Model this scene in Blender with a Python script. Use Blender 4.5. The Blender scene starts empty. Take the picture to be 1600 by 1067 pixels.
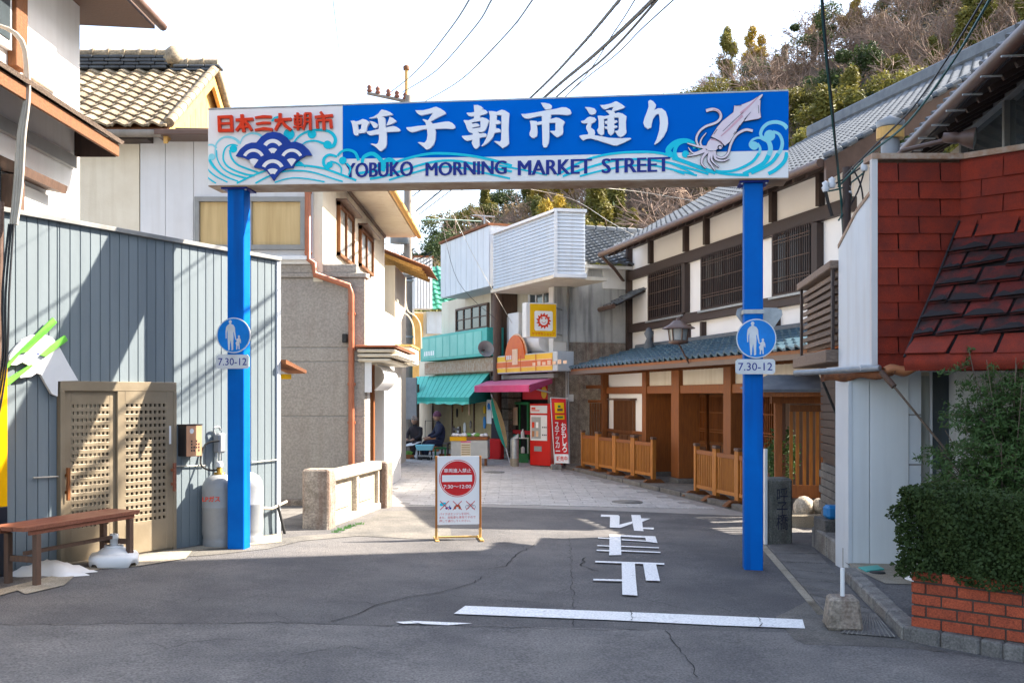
import bpy, bmesh, math, random
from mathutils import Vector, Matrix
from mathutils.geometry import tessellate_polygon
random.seed(7)
rad = math.radians
S = bpy.context.scene
# ---------------------------------------------------------------- camera
F_PX = 1600.0; EYE = 1.70; HOR = 618.0
cd = bpy.data.cameras.new('camera'); cam = bpy.data.objects.new('camera', cd)
S.collection.objects.link(cam); S.camera = cam
cam.location = (0, 0, EYE); cam.rotation_euler = (rad(90), 0, 0)
cd.sensor_width = 36; cd.lens = 36; cd.shift_y = (HOR - 533.5) / 1600.0
cd.clip_start = 0.1; cd.clip_end = 2000
# ---------------------------------------------------------------- sky and sun
SUN_AZ = rad(20); SUN_EL = rad(41)            # azimuth from +X towards +Y
w = bpy.data.worlds.new('World'); S.world = w; w.use_nodes = True
nt = w.node_tree; bg = nt.nodes['Background']
sky = nt.nodes.new('ShaderNodeTexSky'); sky.sky_type = 'NISHITA'; sky.sun_disc = False
sky.sun_elevation = SUN_EL; sky.sun_rotation = rad(90) - SUN_AZ
sky.air_density = 1.0; sky.dust_density = 2.2; sky.ozone_density = 1.0
hz = nt.nodes.new('ShaderNodeHueSaturation'); hz.inputs['Saturation'].default_value = 0.8   # hazy, milky winter sky
nt.links.new(sky.outputs[0], hz.inputs['Color']); nt.links.new(hz.outputs[0], bg.inputs[0]); bg.inputs[1].default_value = 0.14
sl = bpy.data.lights.new('sun', 'SUN'); sl.energy = 5.0; sl.angle = rad(0.5); sl.color = (1.0, 0.9, 0.76)
so = bpy.data.objects.new('sun', sl); S.collection.objects.link(so)
sv = Vector((math.cos(SUN_AZ)*math.cos(SUN_EL), math.sin(SUN_AZ)*math.cos(SUN_EL), math.sin(SUN_EL)))
so.rotation_euler = sv.to_track_quat('Z', 'Y').to_euler()
S.view_settings.view_transform = 'Standard'; S.view_settings.look = 'None'
S.view_settings.exposure = 2.05; S.view_settings.gamma = 1.0
S.render.engine = 'CYCLES'; S.cycles.max_bounces = 6; S.cycles.diffuse_bounces = 3; S.cycles.use_denoising = True
# ---------------------------------------------------------------- site survey helpers (metres)
TILT = -0.02                                    # the whole site falls gently to the right
def gz(x): return TILT * x
def ray(px, py): return ((px-800)/F_PX, 1.0, (HOR-py)/F_PX)
def at(px, py, Y): d = ray(px, py); return Vector((d[0]*Y, Y, EYE+d[2]*Y))
def G(px, py, dz=0.0):
    d = ray(px, py); t = (EYE-dz)/(-d[2]+TILT*d[0]); return Vector((d[0]*t, t, EYE+d[2]*t))
COL = S.collection
def props(o, label=None, cat=None, group=None, kind=None):
    if label: o['label'] = label
    if cat: o['category'] = cat
    if group: o['group'] = group
    if kind: o['kind'] = kind
    return o
def thing(name, label, cat, loc=(0, 0, 0), rot=0.0, group=None):
    o = bpy.data.objects.new(name, None); COL.objects.link(o); o.empty_display_size = .2
    o.location = loc; o.rotation_euler = (0, 0, rot); return props(o, label, cat, group)
class Frame:
    """vertical facade plane through plan points a -> b (left to right as seen); local x along, y into the building, z up"""
    def __init__(s, a, b, z0=0.0):
        s.a = Vector((a[0], a[1])); d = Vector((b[0], b[1])) - s.a; s.len = d.length; s.d = d.normalized()
        s.n = Vector((-s.d.y, s.d.x)); s.ang = math.atan2(s.d.y, s.d.x); s.z0 = z0
    def uz(s, px, py, y=0.0):
        r = ray(px, py); rv = Vector((r[0], r[1])); t = (s.a.dot(s.n)+y)/rv.dot(s.n)
        p = rv*t; return ((p-s.a).dot(s.d), EYE+r[2]*t-s.z0)
    def u(s, px, y=0.0): return s.uz(px, 600, y)[0]
    def loc(s, p):
        q = Vector((p[0], p[1])) - s.a; return Vector((q.dot(s.d), q.dot(s.n), (p[2] if len(p) > 2 else 0)-s.z0))
    def world(s, u, y, z): p = s.a+s.d*u+s.n*y; return Vector((p.x, p.y, z+s.z0))
    def thing(s, name, label, cat, group=None): return thing(name, label, cat, (s.a.x, s.a.y, s.z0), s.ang, group)
def link(o, parent=None):
    COL.objects.link(o)
    if parent: o.parent = parent
    return o
class MB:
    def __init__(s): s.v = []; s.f = []; s.sm = []
    def add(s, vs, fs, smooth=False):
        k = len(s.v); s.v += [tuple(v) for v in vs]
        for f in fs: s.f.append([k+i for i in f]); s.sm.append(smooth)
        return s
    def box(s, x0, x1, y0, y1, z0, z1):
        x0, x1 = sorted((x0, x1)); y0, y1 = sorted((y0, y1)); z0, z1 = sorted((z0, z1))
        return s.add([(x0,y0,z0),(x1,y0,z0),(x1,y1,z0),(x0,y1,z0),(x0,y0,z1),(x1,y0,z1),(x1,y1,z1),(x0,y1,z1)],
            [(0,3,2,1),(4,5,6,7),(0,1,5,4),(1,2,6,5),(2,3,7,6),(3,0,4,7)])
    def hexa(s, b, t):   # bottom 4 pts, top 4 pts
        return s.add(list(b)+list(t), [(0,3,2,1),(4,5,6,7),(0,1,5,4),(1,2,6,5),(2,3,7,6),(3,0,4,7)])
    def slab(s, pts, th):  # planar polygon pts extruded by vector th
        n = len(pts); th = Vector(th); P = [Vector(p) for p in pts]
        tri = tessellate_polygon([P])
        vs = P+[p+th for p in P]; fs = [tuple(t) for t in tri]+[tuple(n+i for i in reversed(t)) for t in tri]
        fs += [(i, i+n, (i+1) % n+n, (i+1) % n) for i in range(n)]
        return s.add(vs, fs)
    def tube(s, pts, r, n=8, caps=True, r2=None):
        P = [Vector(p) for p in pts]; m = len(P); vs = []; up = Vector((0, 0, 1))
        for i, p in enumerate(P):
            t = (P[min(i+1, m-1)]-P[max(i-1, 0)]).normalized()
            a = t.cross(up)
            if a.length < 1e-3: a = t.cross(Vector((1, 0, 0)))
            a.normalize(); b = a.cross(t); rr = r if r2 is None else r+(r2-r)*i/(m-1)
            if isinstance(r, (list, tuple)): rr = r[i]
            for k in range(n):
                an = 2*math.pi*k/n; vs.append(p+a*math.cos(an)*rr+b*math.sin(an)*rr)
        fs = [(i*n+k, i*n+(k+1) % n, (i+1)*n+(k+1) % n, (i+1)*n+k) for i in range(m-1) for k in range(n)]
        s.add(vs, fs, n > 5)
        if caps: s.add(vs[:n], [tuple(range(n))]); s.add(vs[-n:], [tuple(reversed(range(n)))])
        return s
    def lathe(s, prof, c=(0, 0, 0), n=20):
        vs = [(c[0]+r*math.cos(2*math.pi*k/n), c[1]+r*math.sin(2*math.pi*k/n), c[2]+z) for r, z in prof for k in range(n)]
        fs = [(i*n+k, i*n+(k+1) % n, (i+1)*n+(k+1) % n, (i+1)*n+k) for i in range(len(prof)-1) for k in range(n)]
        return s.add(vs, fs, True)
    def grid(s, fn, nu, nv, smooth=True):
        vs = [fn(i/nu, j/nv) for j in range(nv+1) for i in range(nu+1)]
        return s.add(vs, [(j*(nu+1)+i, j*(nu+1)+i+1, (j+1)*(nu+1)+i+1, (j+1)*(nu+1)+i) for j in range(nv) for i in range(nu)], smooth)
    def mesh(s, name, mat, bevel=0.0):
        me = bpy.data.meshes.new(name); me.from_pydata(s.v, [], s.f)
        me.polygons.foreach_set('use_smooth', s.sm)
        if bevel > 0:
            bm = bmesh.new(); bm.from_mesh(me)
            bmesh.ops.bevel(bm, geom=[e for e in bm.edges if len(e.link_faces) == 2 and e.calc_face_angle(0) > .6], offset=bevel, segments=1, affect='EDGES', clamp_overlap=True)
            bm.to_mesh(me); bm.free()
        for m in (mat if isinstance(mat, list) else [mat]): me.materials.append(m)
        me.update(); return me
    def build(s, name, mat, parent=None, bevel=0.0, **k):
        return props(link(bpy.data.objects.new(name, s.mesh(name, mat, bevel)), parent), **k)
_ub = {}
def piece(name, mat, parent, x0, x1, y0, y1, z0, z1, bev=True, rot=None):
    """one separate box-shaped piece; pieces of one material share a chamfered unit box"""
    key = (mat.name, bev)
    if key not in _ub: _ub[key] = MB().box(-.5,.5,-.5,.5,-.5,.5).mesh('piece', mat, .03 if bev else 0)
    o = bpy.data.objects.new(name, _ub[key]); link(o, parent)
    o.location = ((x0+x1)/2, (y0+y1)/2, (z0+z1)/2); o.scale = (abs(x1-x0), abs(y1-y0), abs(z1-z0))
    if rot: o.rotation_euler = rot
    return o
def inst(name, mesh, parent, loc=(0,0,0), rot=(0,0,0), scale=(1,1,1)):
    o = bpy.data.objects.new(name, mesh); link(o, parent); o.location = loc; o.rotation_euler = rot; o.scale = scale; return o
# flat print / raised shapes on a facade: groups of [outer, hole...] in (u,z)
def shapes(mb, groups, y, th, step=0.0):
    for gi, g in enumerate(groups):
        yy = y-gi*step; polys = [[Vector((p[0], p[1], 0)) for p in c] for c in g]
        flat = [p for c in polys for p in c]; tri = tessellate_polygon(polys); n = len(flat)
        vs = [(p.x, yy-th, p.y) for p in flat]
        fs = []
        for t in tri:
            a, b, c = (flat[i] for i in t)
            cr = (b-a).cross(c-a).z
            fs.append(tuple(t) if cr > 0 else tuple(reversed(t)))
        if th > .002:
            vs += [(p.x, yy, p.y) for p in flat]; k = 0
            for c in polys:
                m = len(c); fs += [(k+i, k+(i+1) % m, k+(i+1) % m+n, k+i+n) for i in range(m)]; k += m
        mb.add(vs, fs)
    return mb
def brush(pts, wd, cap=True):
    """a stroke with width as an outline polygon"""
    P = [Vector(p) for p in pts]; n = len(P)
    if not isinstance(wd, (list, tuple)): wd = [wd]*n
    L = []; Rr = []
    for i in range(n):
        t = (P[min(i+1, n-1)]-P[max(i-1, 0)]); t.normalize(); q = Vector((-t.y, t.x))*wd[i]/2
        L.append(P[i]+q); Rr.append(P[i]-q)
    return [tuple(p) for p in L+Rr[::-1]]
def smooth(pts, k=4):
    P = [Vector(p) for p in pts]; out = []
    for i in range(len(P)-1):
        a, b, c, d = P[max(i-1, 0)], P[i], P[i+1], P[min(i+2, len(P)-1)]
        for j in range(k):
            t = j/k; out.append(.5*((2*b)+(c-a)*t+(2*a-5*b+4*c-d)*t*t+(3*b-a-3*c+d)*t**3))
    out.append(P[-1]); return [tuple(p) for p in out]
def disc(cx, cy, r, n=20, a0=0, a1=360): return [(cx+r*math.cos(rad(a0+(a1-a0)*i/n)), cy+r*math.sin(rad(a0+(a1-a0)*i/n))) for i in range(n if a1-a0 == 360 else n+1)]
def band(cx, cy, r0, r1, a0, a1, n=12):   # y down coordinates
    o = [(cx+r1*math.cos(rad(a0+(a1-a0)*i/n)), cy-r1*math.sin(rad(a0+(a1-a0)*i/n))) for i in range(n+1)]
    return o+[(cx+r0*math.cos(rad(a1+(a0-a1)*i/n)), cy-r0*math.sin(rad(a1+(a0-a1)*i/n))) for i in range(n+1)]
def text(body, name, mat, parent, u0, u1, z0, z1, y, th=.002, bold=0.0, plane=None, vertical=False, flip=False):
    """lettering fitted into the rectangle u0..u1 x z0..z1 on the facade plane y"""
    cu = bpy.data.curves.new(name, 'FONT'); cu.body = '\n'.join(body) if vertical else body
    cu.size = 1; cu.offset = bold; cu.resolution_u = 3; cu.align_x = 'CENTER' if vertical else 'LEFT'
    if vertical: cu.space_line = .78
    if th > .003: cu.extrude = .05
    ob = bpy.data.objects.new(name, cu); COL.objects.link(ob); dg = bpy.context.evaluated_depsgraph_get(); dg.update()
    me = bpy.data.meshes.new_from_object(ob.evaluated_get(dg)); bpy.data.objects.remove(ob)
    me.name = name
    if not len(me.vertices): return None
    xs = [v.co.x for v in me.vertices]; ys = [v.co.y for v in me.vertices]; zs = [v.co.z for v in me.vertices]
    sx = (u1-u0)/max(1e-6, max(xs)-min(xs)); sy = (z1-z0)/max(1e-6, max(ys)-min(ys)); dz = max(zs)-min(zs)
    for v in me.vertices:
        x, yy, z = v.co; q = (z-min(zs))/dz*th if dz > 1e-6 else th
        uu = u0+(x-min(xs))*sx; zz = z0+(yy-min(ys))*sy
        if flip: uu = u0+u1-uu; zz = z0+z1-zz
        v.co = (uu, y-q, zz)
    me.materials.clear(); me.materials.append(mat)
    return link(bpy.data.objects.new(name, me), parent)
# ---------------------------------------------------------------- materials
M = {}
def mat(name, c, c2=None, rough=.7, ns=6.0, bump=.15, bs=None, metal=0, rand=.0, streak=None, sa=.4, fine=0, mix=.5, coat=0, spec=None, grain=None, objc=False, speck=None, blot=0):
    """procedural surface: two-tone noise, optional vertical streaks, fine speckle, per-piece variation and relief"""
    m = bpy.data.materials.new(name); m.use_nodes = True; N = m.node_tree.nodes; Lk = m.node_tree.links; b = N['Principled BSDF']
    b.inputs['Roughness'].default_value = rough; b.inputs['Metallic'].default_value = metal
    if spec is not None: b.inputs['Specular IOR Level'].default_value = spec
    if coat: b.inputs['Coat Weight'].default_value = coat; b.inputs['Coat Roughness'].default_value = .08
    if objc: co = N.new('ShaderNodeTexCoord').outputs['Object']
    else: co = N.new('ShaderNodeNewGeometry').outputs['Position']
    c = tuple(c)+(1,); c2 = tuple(c2)+(1,) if c2 else tuple(x*.78 for x in c[:3])+(1,)
    no = N.new('ShaderNodeTexNoise'); no.inputs['Scale'].default_value = ns; no.inputs['Detail'].default_value = 6; no.inputs['Roughness'].default_value = .6
    if grain:
        mp = N.new('ShaderNodeMapping'); mp.inputs['Scale'].default_value = grain; Lk.new(co, mp.inputs[0]); Lk.new(mp.outputs[0], no.inputs['Vector'])
    else: Lk.new(co, no.inputs['Vector'])
    rp = N.new('ShaderNodeValToRGB'); rp.color_ramp.elements[0].position = .5-mix*.35; rp.color_ramp.elements[1].position = .5+mix*.35
    rp.color_ramp.elements[0].color = c2; rp.color_ramp.elements[1].color = c; Lk.new(no.outputs['Fac'], rp.inputs[0]); col = rp.outputs[0]
    def mixc(a, colr, fac, mode='MIX'):
        x = N.new('ShaderNodeMix'); x.data_type = 'RGBA'; x.blend_type = mode; Lk.new(a, x.inputs[6])
        if isinstance(colr, tuple): x.inputs[7].default_value = colr
        else: Lk.new(colr, x.inputs[7])
        if isinstance(fac, float): x.inputs[0].default_value = fac
        else: Lk.new(fac, x.inputs[0])
        return x.outputs[2]
    if fine:
        n2 = N.new('ShaderNodeTexNoise'); n2.inputs['Scale'].default_value = fine; n2.inputs['Detail'].default_value = 2; Lk.new(co, n2.inputs['Vector'])
        r2 = N.new('ShaderNodeValToRGB'); r2.color_ramp.elements[0].position = .32; r2.color_ramp.elements[1].position = .68
        r2.color_ramp.elements[0].color = (.62,.62,.62,1); r2.color_ramp.elements[1].color = (1.35,1.35,1.35,1); Lk.new(n2.outputs['Fac'], r2.inputs[0])
        col = mixc(col, r2.outputs[0], .8 if speck is None else speck, 'MULTIPLY')
    if blot:
        n5 = N.new('ShaderNodeTexNoise'); n5.inputs['Scale'].default_value = blot; n5.inputs['Detail'].default_value = 7; n5.inputs['Roughness'].default_value = .68; Lk.new(co, n5.inputs['Vector'])
        r5 = N.new('ShaderNodeValToRGB'); r5.color_ramp.elements[0].position = .38; r5.color_ramp.elements[1].position = .62
        r5.color_ramp.elements[0].color = (.72,.72,.74,1); r5.color_ramp.elements[1].color = (1.22,1.2,1.17,1); Lk.new(n5.outputs['Fac'], r5.inputs[0]); col = mixc(col, r5.outputs[0], 1.0, 'MULTIPLY')
    if streak:
        mp = N.new('ShaderNodeMapping'); mp.inputs['Scale'].default_value = (7, 7, .55); Lk.new(co, mp.inputs[0])
        n3 = N.new('ShaderNodeTexNoise'); n3.inputs['Scale'].default_value = 1; n3.inputs['Detail'].default_value = 5; Lk.new(mp.outputs[0], n3.inputs['Vector'])
        r3 = N.new('ShaderNodeValToRGB'); r3.color_ramp.elements[0].position = .5; r3.color_ramp.elements[1].position = .72
        r3.color_ramp.elements[0].color = (0,0,0,1); r3.color_ramp.elements[1].color = (sa,sa,sa,1); Lk.new(n3.outputs['Fac'], r3.inputs[0])
        col = mixc(col, tuple(streak)+(1,), r3.outputs[0])
    if rand:
        oi = N.new('ShaderNodeObjectInfo'); mr = N.new('ShaderNodeMapRange'); mr.inputs[3].default_value = 1-rand; mr.inputs[4].default_value = 1+rand
        Lk.new(oi.outputs['Random'], mr.inputs[0]); hv = N.new('ShaderNodeHueSaturation'); Lk.new(mr.outputs[0], hv.inputs['Value']); Lk.new(col, hv.inputs['Color']); col = hv.outputs[0]
    Lk.new(col, b.inputs['Base Color'])
    if bump:
        bn = N.new('ShaderNodeBump'); bn.inputs['Strength'].default_value = bump; bn.inputs['Distance'].default_value = .02
        n4 = N.new('ShaderNodeTexNoise'); n4.inputs['Scale'].default_value = bs or (fine or ns*8); n4.inputs['Detail'].default_value = 4
        Lk.new(co, n4.inputs['Vector']); Lk.new(n4.outputs['Fac'], bn.inputs['Height']); Lk.new(bn.outputs[0], b.inputs['Normal'])
        mrr = N.new('ShaderNodeMapRange'); mrr.inputs[3].default_value = max(0, rough-.12); mrr.inputs[4].default_value = min(1, rough+.12)
        Lk.new(no.outputs['Fac'], mrr.inputs[0]); Lk.new(mrr.outputs[0], b.inputs['Roughness'])
    M[name] = m; return m
def leafmat(name, c, c2, tr=.25):
    m = mat(name, c, c2, rough=.6, ns=.6, bump=0, rand=.25, spec=.2); N = m.node_tree.nodes; Lk = m.node_tree.links
    b = N['Principled BSDF']; src = b.inputs['Base Color'].links[0].from_socket
    t = N.new('ShaderNodeBsdfTranslucent'); Lk.new(src, t.inputs[0]); mx = N.new('ShaderNodeMixShader'); mx.inputs[0].default_value = tr
    Lk.new(b.outputs[0], mx.inputs[1]); Lk.new(t.outputs[0], mx.inputs[2]); Lk.new(mx.outputs[0], N['Material Output'].inputs[0]); return m
mat('asphalt', (.135,.128,.126), (.1,.098,.1), rough=.88, ns=.9, fine=75, bump=.8, bs=80, speck=1.6, blot=.7)
mat('asphalt_old', (.175,.168,.162), (.135,.13,.13), rough=.9, ns=1.2, fine=65, bump=.9, bs=70, speck=1.9, blot=1.1)
mat('asphalt_patch', (.15,.14,.125), (.115,.11,.1), rough=.9, ns=2, fine=75, speck=1.3, blot=1.6, bump=.5, bs=100)
mat('concrete', (.38,.34,.27), (.26,.22,.16), rough=.9, ns=3, fine=90, bump=.3, streak=(.12,.1,.07), sa=.35)
mat('concrete_dark', (.17,.16,.15), (.09,.085,.08), rough=.9, ns=4, fine=70, bump=.3, rand=.12)
mat('kerb_stone', (.27,.26,.24), (.13,.12,.11), rough=.9, ns=5, fine=60, bump=.35, rand=.1)
mat('paver', (.5,.48,.46), (.36,.34,.32), rough=.8, ns=5, fine=60, bump=.15, rand=.08)
mat('paver_bed', (.33,.31,.29), rough=.9, ns=9)
mat('road_paint', (.8,.8,.79), (.42,.42,.42), rough=.7, ns=11, fine=60, speck=.5, bump=.2, mix=.12)
mat('crack', (.02,.02,.02), rough=1, bump=0)
mat('dirt', (.05,.045,.04), rough=1, ns=8)
mat('blue_paint', (.0,.14,.55), (.0,.115,.48), rough=.55, ns=3, bump=.03, streak=(.01,.05,.2), sa=.5, spec=.08)
mat('sign_blue', (.0,.145,.62), (.0,.13,.58), rough=.7, spec=.03, ns=1, bump=0)
mat('sign_white', (.84,.84,.84), (.8,.8,.81), rough=.4, ns=2, bump=0)
mat('letter_white', (.86,.87,.9), (.82,.83,.87), rough=.35, ns=4, bump=0)
mat('letter_red', (.72,.05,.015), (.65,.04,.012), rough=.35, ns=4, bump=0, spec=.2)
mat('emblem_blue', (.01,.055,.36), rough=.35, bump=0, spec=.2)
mat('navy', (.012,.03,.28), rough=.4, bump=0, spec=.2)
mat('cyan', (.0,.62,.78), (.0,.54,.7), rough=.4, ns=2, bump=0, spec=.2)
mat('light_cyan', (.3,.74,.84), (.24,.68,.8), rough=.4, ns=2, bump=0, spec=.2)
mat('squid_white', (.8,.74,.78), (.78,.6,.68), rough=.4, ns=9, bump=0, mix=1)
mat('squid_pink', (.75,.42,.5), rough=.4, bump=0)
mat('ink', (.01,.01,.03), rough=.5, bump=0)
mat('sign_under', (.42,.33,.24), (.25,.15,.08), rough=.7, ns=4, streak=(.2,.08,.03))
mat('road_sign_blue', (.0,.23,.75), rough=.3, bump=0, spec=.2)
mat('road_sign_white', (.68,.72,.76), rough=.35, bump=0)
mat('galvanised', (.42,.44,.45), (.3,.32,.33), rough=.45, metal=.6, ns=14)
mat('siding_grey', (.175,.212,.235), (.15,.183,.205), rough=.6, spec=.25, ns=2, bump=.06, rand=.035, grain=(3,3,.3))
mat('trim_grey', (.28,.28,.27), rough=.45, ns=5, bump=.05)
mat('bronze_frame', (.3,.245,.17), (.25,.2,.135), rough=.4, ns=4, bump=.04, metal=.25)
mat('beige_panel', (.55,.47,.35), rough=.5, ns=4, bump=.05)
mat('dark_glass', (.015,.015,.017), rough=.08, bump=0)
mat('window_glass', (.06,.075,.085), (.035,.045,.05), rough=.06, ns=1.5, bump=0)
mat('curtain_glass', (.42,.44,.42), (.3,.32,.3), rough=.15, ns=3, bump=0, grain=(9,9,.6))
mat('brass_curtain', (.58,.42,.2), (.45,.31,.13), rough=.35, ns=2, bump=0, grain=(7,7,.4))
mat('white_plaster', (.74,.73,.71), (.66,.65,.63), rough=.85, ns=1.6, bump=.12, bs=60, streak=(.42,.38,.33), sa=.18)
mat('white_boards', (.76,.75,.73), (.7,.69,.67), rough=.7, ns=2, bump=.05, streak=(.45,.4,.34), sa=.15, rand=.03)
mat('cream_stucco', (.78,.7,.56), (.7,.61,.47), rough=.9, ns=2.5, bump=.12, bs=40, streak=(.45,.35,.22), sa=.3)
mat('lavender_wall', (.7,.69,.69), (.64,.63,.63), rough=.8, ns=2, bump=.06, streak=(.4,.34,.28), sa=.2)
mat('cream_plaster', (.72,.66,.54), (.64,.57,.45), rough=.85, ns=1.5, bump=.1, streak=(.45,.33,.2), sa=.3)
mat('pebbledash', (.36,.33,.29), (.3,.27,.24), rough=.95, ns=1.6, fine=34, speck=.45, bump=.35, bs=34, streak=(.2,.16,.12), sa=.25)
mat('stone_rough', (.34,.29,.24), (.17,.14,.11), rough=.95, ns=7, fine=45, bump=.7, bs=50, streak=(.13,.06,.04), sa=.75)
mat('stone_parapet', (.58,.52,.43), (.42,.36,.28), rough=.95, ns=5, fine=55, bump=.5, bs=55, streak=(.25,.18,.12), sa=.5)
mat('granite_pillar', (.17,.165,.15), (.08,.085,.07), rough=.9, ns=8, fine=70, bump=.6, bs=60, streak=(.07,.05,.035), sa=.6)
mat('copper_pipe', (.4,.13,.06), (.32,.095,.04), rough=.45, ns=6, bump=.05)
mat('brown_metal', (.13,.075,.055), (.09,.05,.035), rough=.45, ns=6, bump=.06)
mat('kawara', (.34,.265,.17), (.17,.125,.075), rough=.7, ns=7, bump=.25, rand=.25, fine=30)
mat('kawara_dark', (.075,.08,.085), (.04,.042,.045), rough=.6, ns=7, bump=.3, rand=.25)
mat('kawara_grey', (.15,.165,.18), (.095,.105,.12), rough=.7, spec=.2, ns=4, bump=.15, rand=.12)
mat('kawara_blue', (.085,.15,.19), (.055,.1,.135), rough=.32, ns=5, bump=.1, rand=.1)
mat('tile_green', (.04,.24,.15), (.025,.15,.1), rough=.4, ns=6, bump=.1, rand=.15)
mat('wood_old', (.21,.075,.018), (.12,.042,.012), rough=.75, ns=5, bump=.3, grain=(10,10,1.2), rand=.12)
mat('wood_orange', (.27,.085,.014), (.18,.052,.009), rough=.6, ns=4, bump=.15, grain=(9,9,1), rand=.1)
mat('wood_gold', (.42,.16,.02), (.3,.1,.012), rough=.6, ns=4, bump=.15, grain=(9,9,1), rand=.1)
mat('wood_yellow', (.66,.4,.12), (.52,.28,.07), rough=.65, ns=4, bump=.2, grain=(9,9,1), rand=.1)
mat('wood_dark', (.055,.032,.026), (.035,.02,.016), rough=.6, ns=4, bump=.2, grain=(9,9,1), rand=.15)
mat('wood_bench', (.27,.11,.07), (.18,.065,.04), rough=.5, ns=4, bump=.15, grain=(3,12,12), rand=.1, spec=.2)
mat('wood_brown', (.13,.07,.045), (.08,.045,.03), rough=.65, ns=4, bump=.2, grain=(10,10,1), rand=.12)
mat('wood_weathered', (.27,.2,.15), (.1,.065,.05), rough=.85, ns=7, bump=.4, grain=(1.5,8,20), rand=.25)
mat('ryokan_plaster', (.88,.86,.84), (.84,.82,.8), rough=.85, ns=1.2, bump=.08, bs=50)
mat('rust', (.28,.1,.035), (.12,.045,.02), rough=.9, ns=9, bump=.4)
mat('rusty_trim', (.5,.42,.34), (.3,.13,.05), rough=.8, ns=12, bump=.3, mix=.7)
mat('shingle_red', (.27,.026,.008), (.16,.016,.006), rough=.85, ns=7, fine=160, bump=.35, rand=.13)
mat('shingle_worn', (.14,.014,.01), (.03,.013,.013), rough=.95, ns=6, fine=120, bump=.6, rand=.2, mix=.35)
mat('shingle_black', (.02,.015,.017), rough=.95, ns=9)
mat('white_panel', (.66,.7,.74), (.6,.64,.68), rough=.5, ns=2, bump=.04, streak=(.35,.28,.22), sa=.25)
mat('shop_white', (.74,.77,.78), (.68,.71,.72), rough=.55, ns=1.2, bump=.04, streak=(.42,.42,.42), sa=.2)
mat('brick', (.38,.075,.03), (.28,.05,.02), rough=.85, ns=14, fine=90, bump=.3, rand=.22)
mat('mortar', (.07,.055,.045), rough=.95, ns=9)
mat('corrugated', (.5,.54,.58), (.44,.48,.52), rough=.42, ns=2, bump=.03, metal=.2, streak=(.3,.2,.13), sa=.2)
mat('teal_sign', (.07,.46,.4), (.055,.4,.35), rough=.4, ns=2, bump=0, spec=.2)
mat('teal_sign_face', (.2,.56,.48), (.11,.46,.4), rough=.35, ns=1.2, bump=0, spec=.2)
mat('awning_teal', (.13,.62,.5), (.1,.54,.43), rough=.8, ns=3, bump=.08)
mat('awning_teal_dark', (.02,.38,.3), (.015,.3,.24), rough=.8, ns=3, bump=.08)
mat('awning_magenta', (.55,.06,.2), (.48,.04,.16), rough=.75, ns=3, bump=.08)
mat('awning_pink', (.68,.2,.36), (.6,.15,.3), rough=.75, ns=3, bump=.08)
mat('yellow_sign', (.82,.5,.01), (.78,.44,.008), rough=.35, ns=2, bump=0, spec=.2)
mat('orange_sign', (.72,.16,.01), (.6,.08,.01), rough=.35, ns=5, bump=0, mix=1, spec=.2)
mat('peach_sign', (.85,.55,.35), rough=.35, bump=0)
mat('yellow_board', (.8,.42,.0), rough=.4, ns=2, bump=0, spec=.2)
mat('black_board', (.012,.015,.025), rough=.35, ns=2, bump=0)
mat('logo_green', (.16,.55,.06), rough=.4, bump=0)
mat('shutter', (.42,.32,.16), (.33,.25,.12), rough=.6, ns=3, bump=.05, streak=(.2,.13,.06), sa=.4)
mat('red_plastic', (.6,.02,.015), (.5,.015,.012), rough=.35, ns=2, bump=0, coat=.3, spec=.2)
mat('banner_red', (.62,.015,.02), (.55,.012,.015), rough=.8, ns=4, bump=.05)
mat('white_plastic', (.74,.75,.76), (.68,.69,.7), rough=.45, ns=4, bump=.04)
mat('blue_plastic', (.02,.25,.62), rough=.4, bump=0)
mat('green_plastic', (.02,.22,.06), rough=.5, bump=0)
mat('gas_grey', (.3,.31,.32), (.24,.25,.26), rough=.45, ns=5, bump=.05)
mat('brass', (.5,.3,.06), rough=.35, metal=.8, bump=0)
mat('rubber', (.02,.02,.02), rough=.7, bump=0)
mat('cable', (.012,.013,.018), rough=.5, bump=0)
mat('cable_teal', (.012,.1,.1), rough=.5, bump=0)
mat('cable_white', (.55,.5,.42), rough=.6, bump=0)
mat('interior_dark', (.03,.025,.022), (.012,.01,.01), rough=.6, ns=4, bump=0, spec=.1)
mat('pole_concrete', (.27,.235,.2), (.2,.17,.14), rough=.85, ns=3, bump=.2, streak=(.1,.08,.06), sa=.4)
mat('mailbox_tan', (.58,.3,.17), rough=.4, ns=4, bump=.03)
mat('mailbox_dark', (.03,.025,.025), rough=.4, bump=0)
mat('lamp_glass', (.4,.42,.42), rough=.15, bump=0)
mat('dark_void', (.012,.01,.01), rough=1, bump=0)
mat('skin', (.42,.24,.16), rough=.6, bump=0)
mat('cloth_navy', (.02,.025,.06), (.012,.015,.035), rough=.95, ns=9, bump=.2)
mat('cloth_black', (.014,.014,.018), (.03,.02,.025), rough=.95, ns=9, bump=.2)
mat('cloth_purple', (.16,.06,.1), (.1,.04,.07), rough=.95, ns=14)
mat('cloth_check', (.4,.33,.28), (.08,.07,.07), rough=.95, ns=30, mix=.3)
mat('cabbage', (.1,.3,.05), (.2,.42,.1), rough=.6, ns=20, rand=.2)
mat('crate_orange', (.42,.16,.06), rough=.7, ns=6)
mat('foam_grey', (.5,.52,.52), (.42,.44,.44), rough=.8, ns=6)
mat('hill_soil', (.09,.07,.045), (.05,.05,.025), rough=1, ns=.3)
mat('bark', (.2,.145,.105), (.13,.095,.075), rough=.9, ns=3, bump=.2, rand=.15)
mat('twig', (.3,.205,.15), (.2,.14,.11), rough=.95, ns=1, bump=0, rand=.2)
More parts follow.
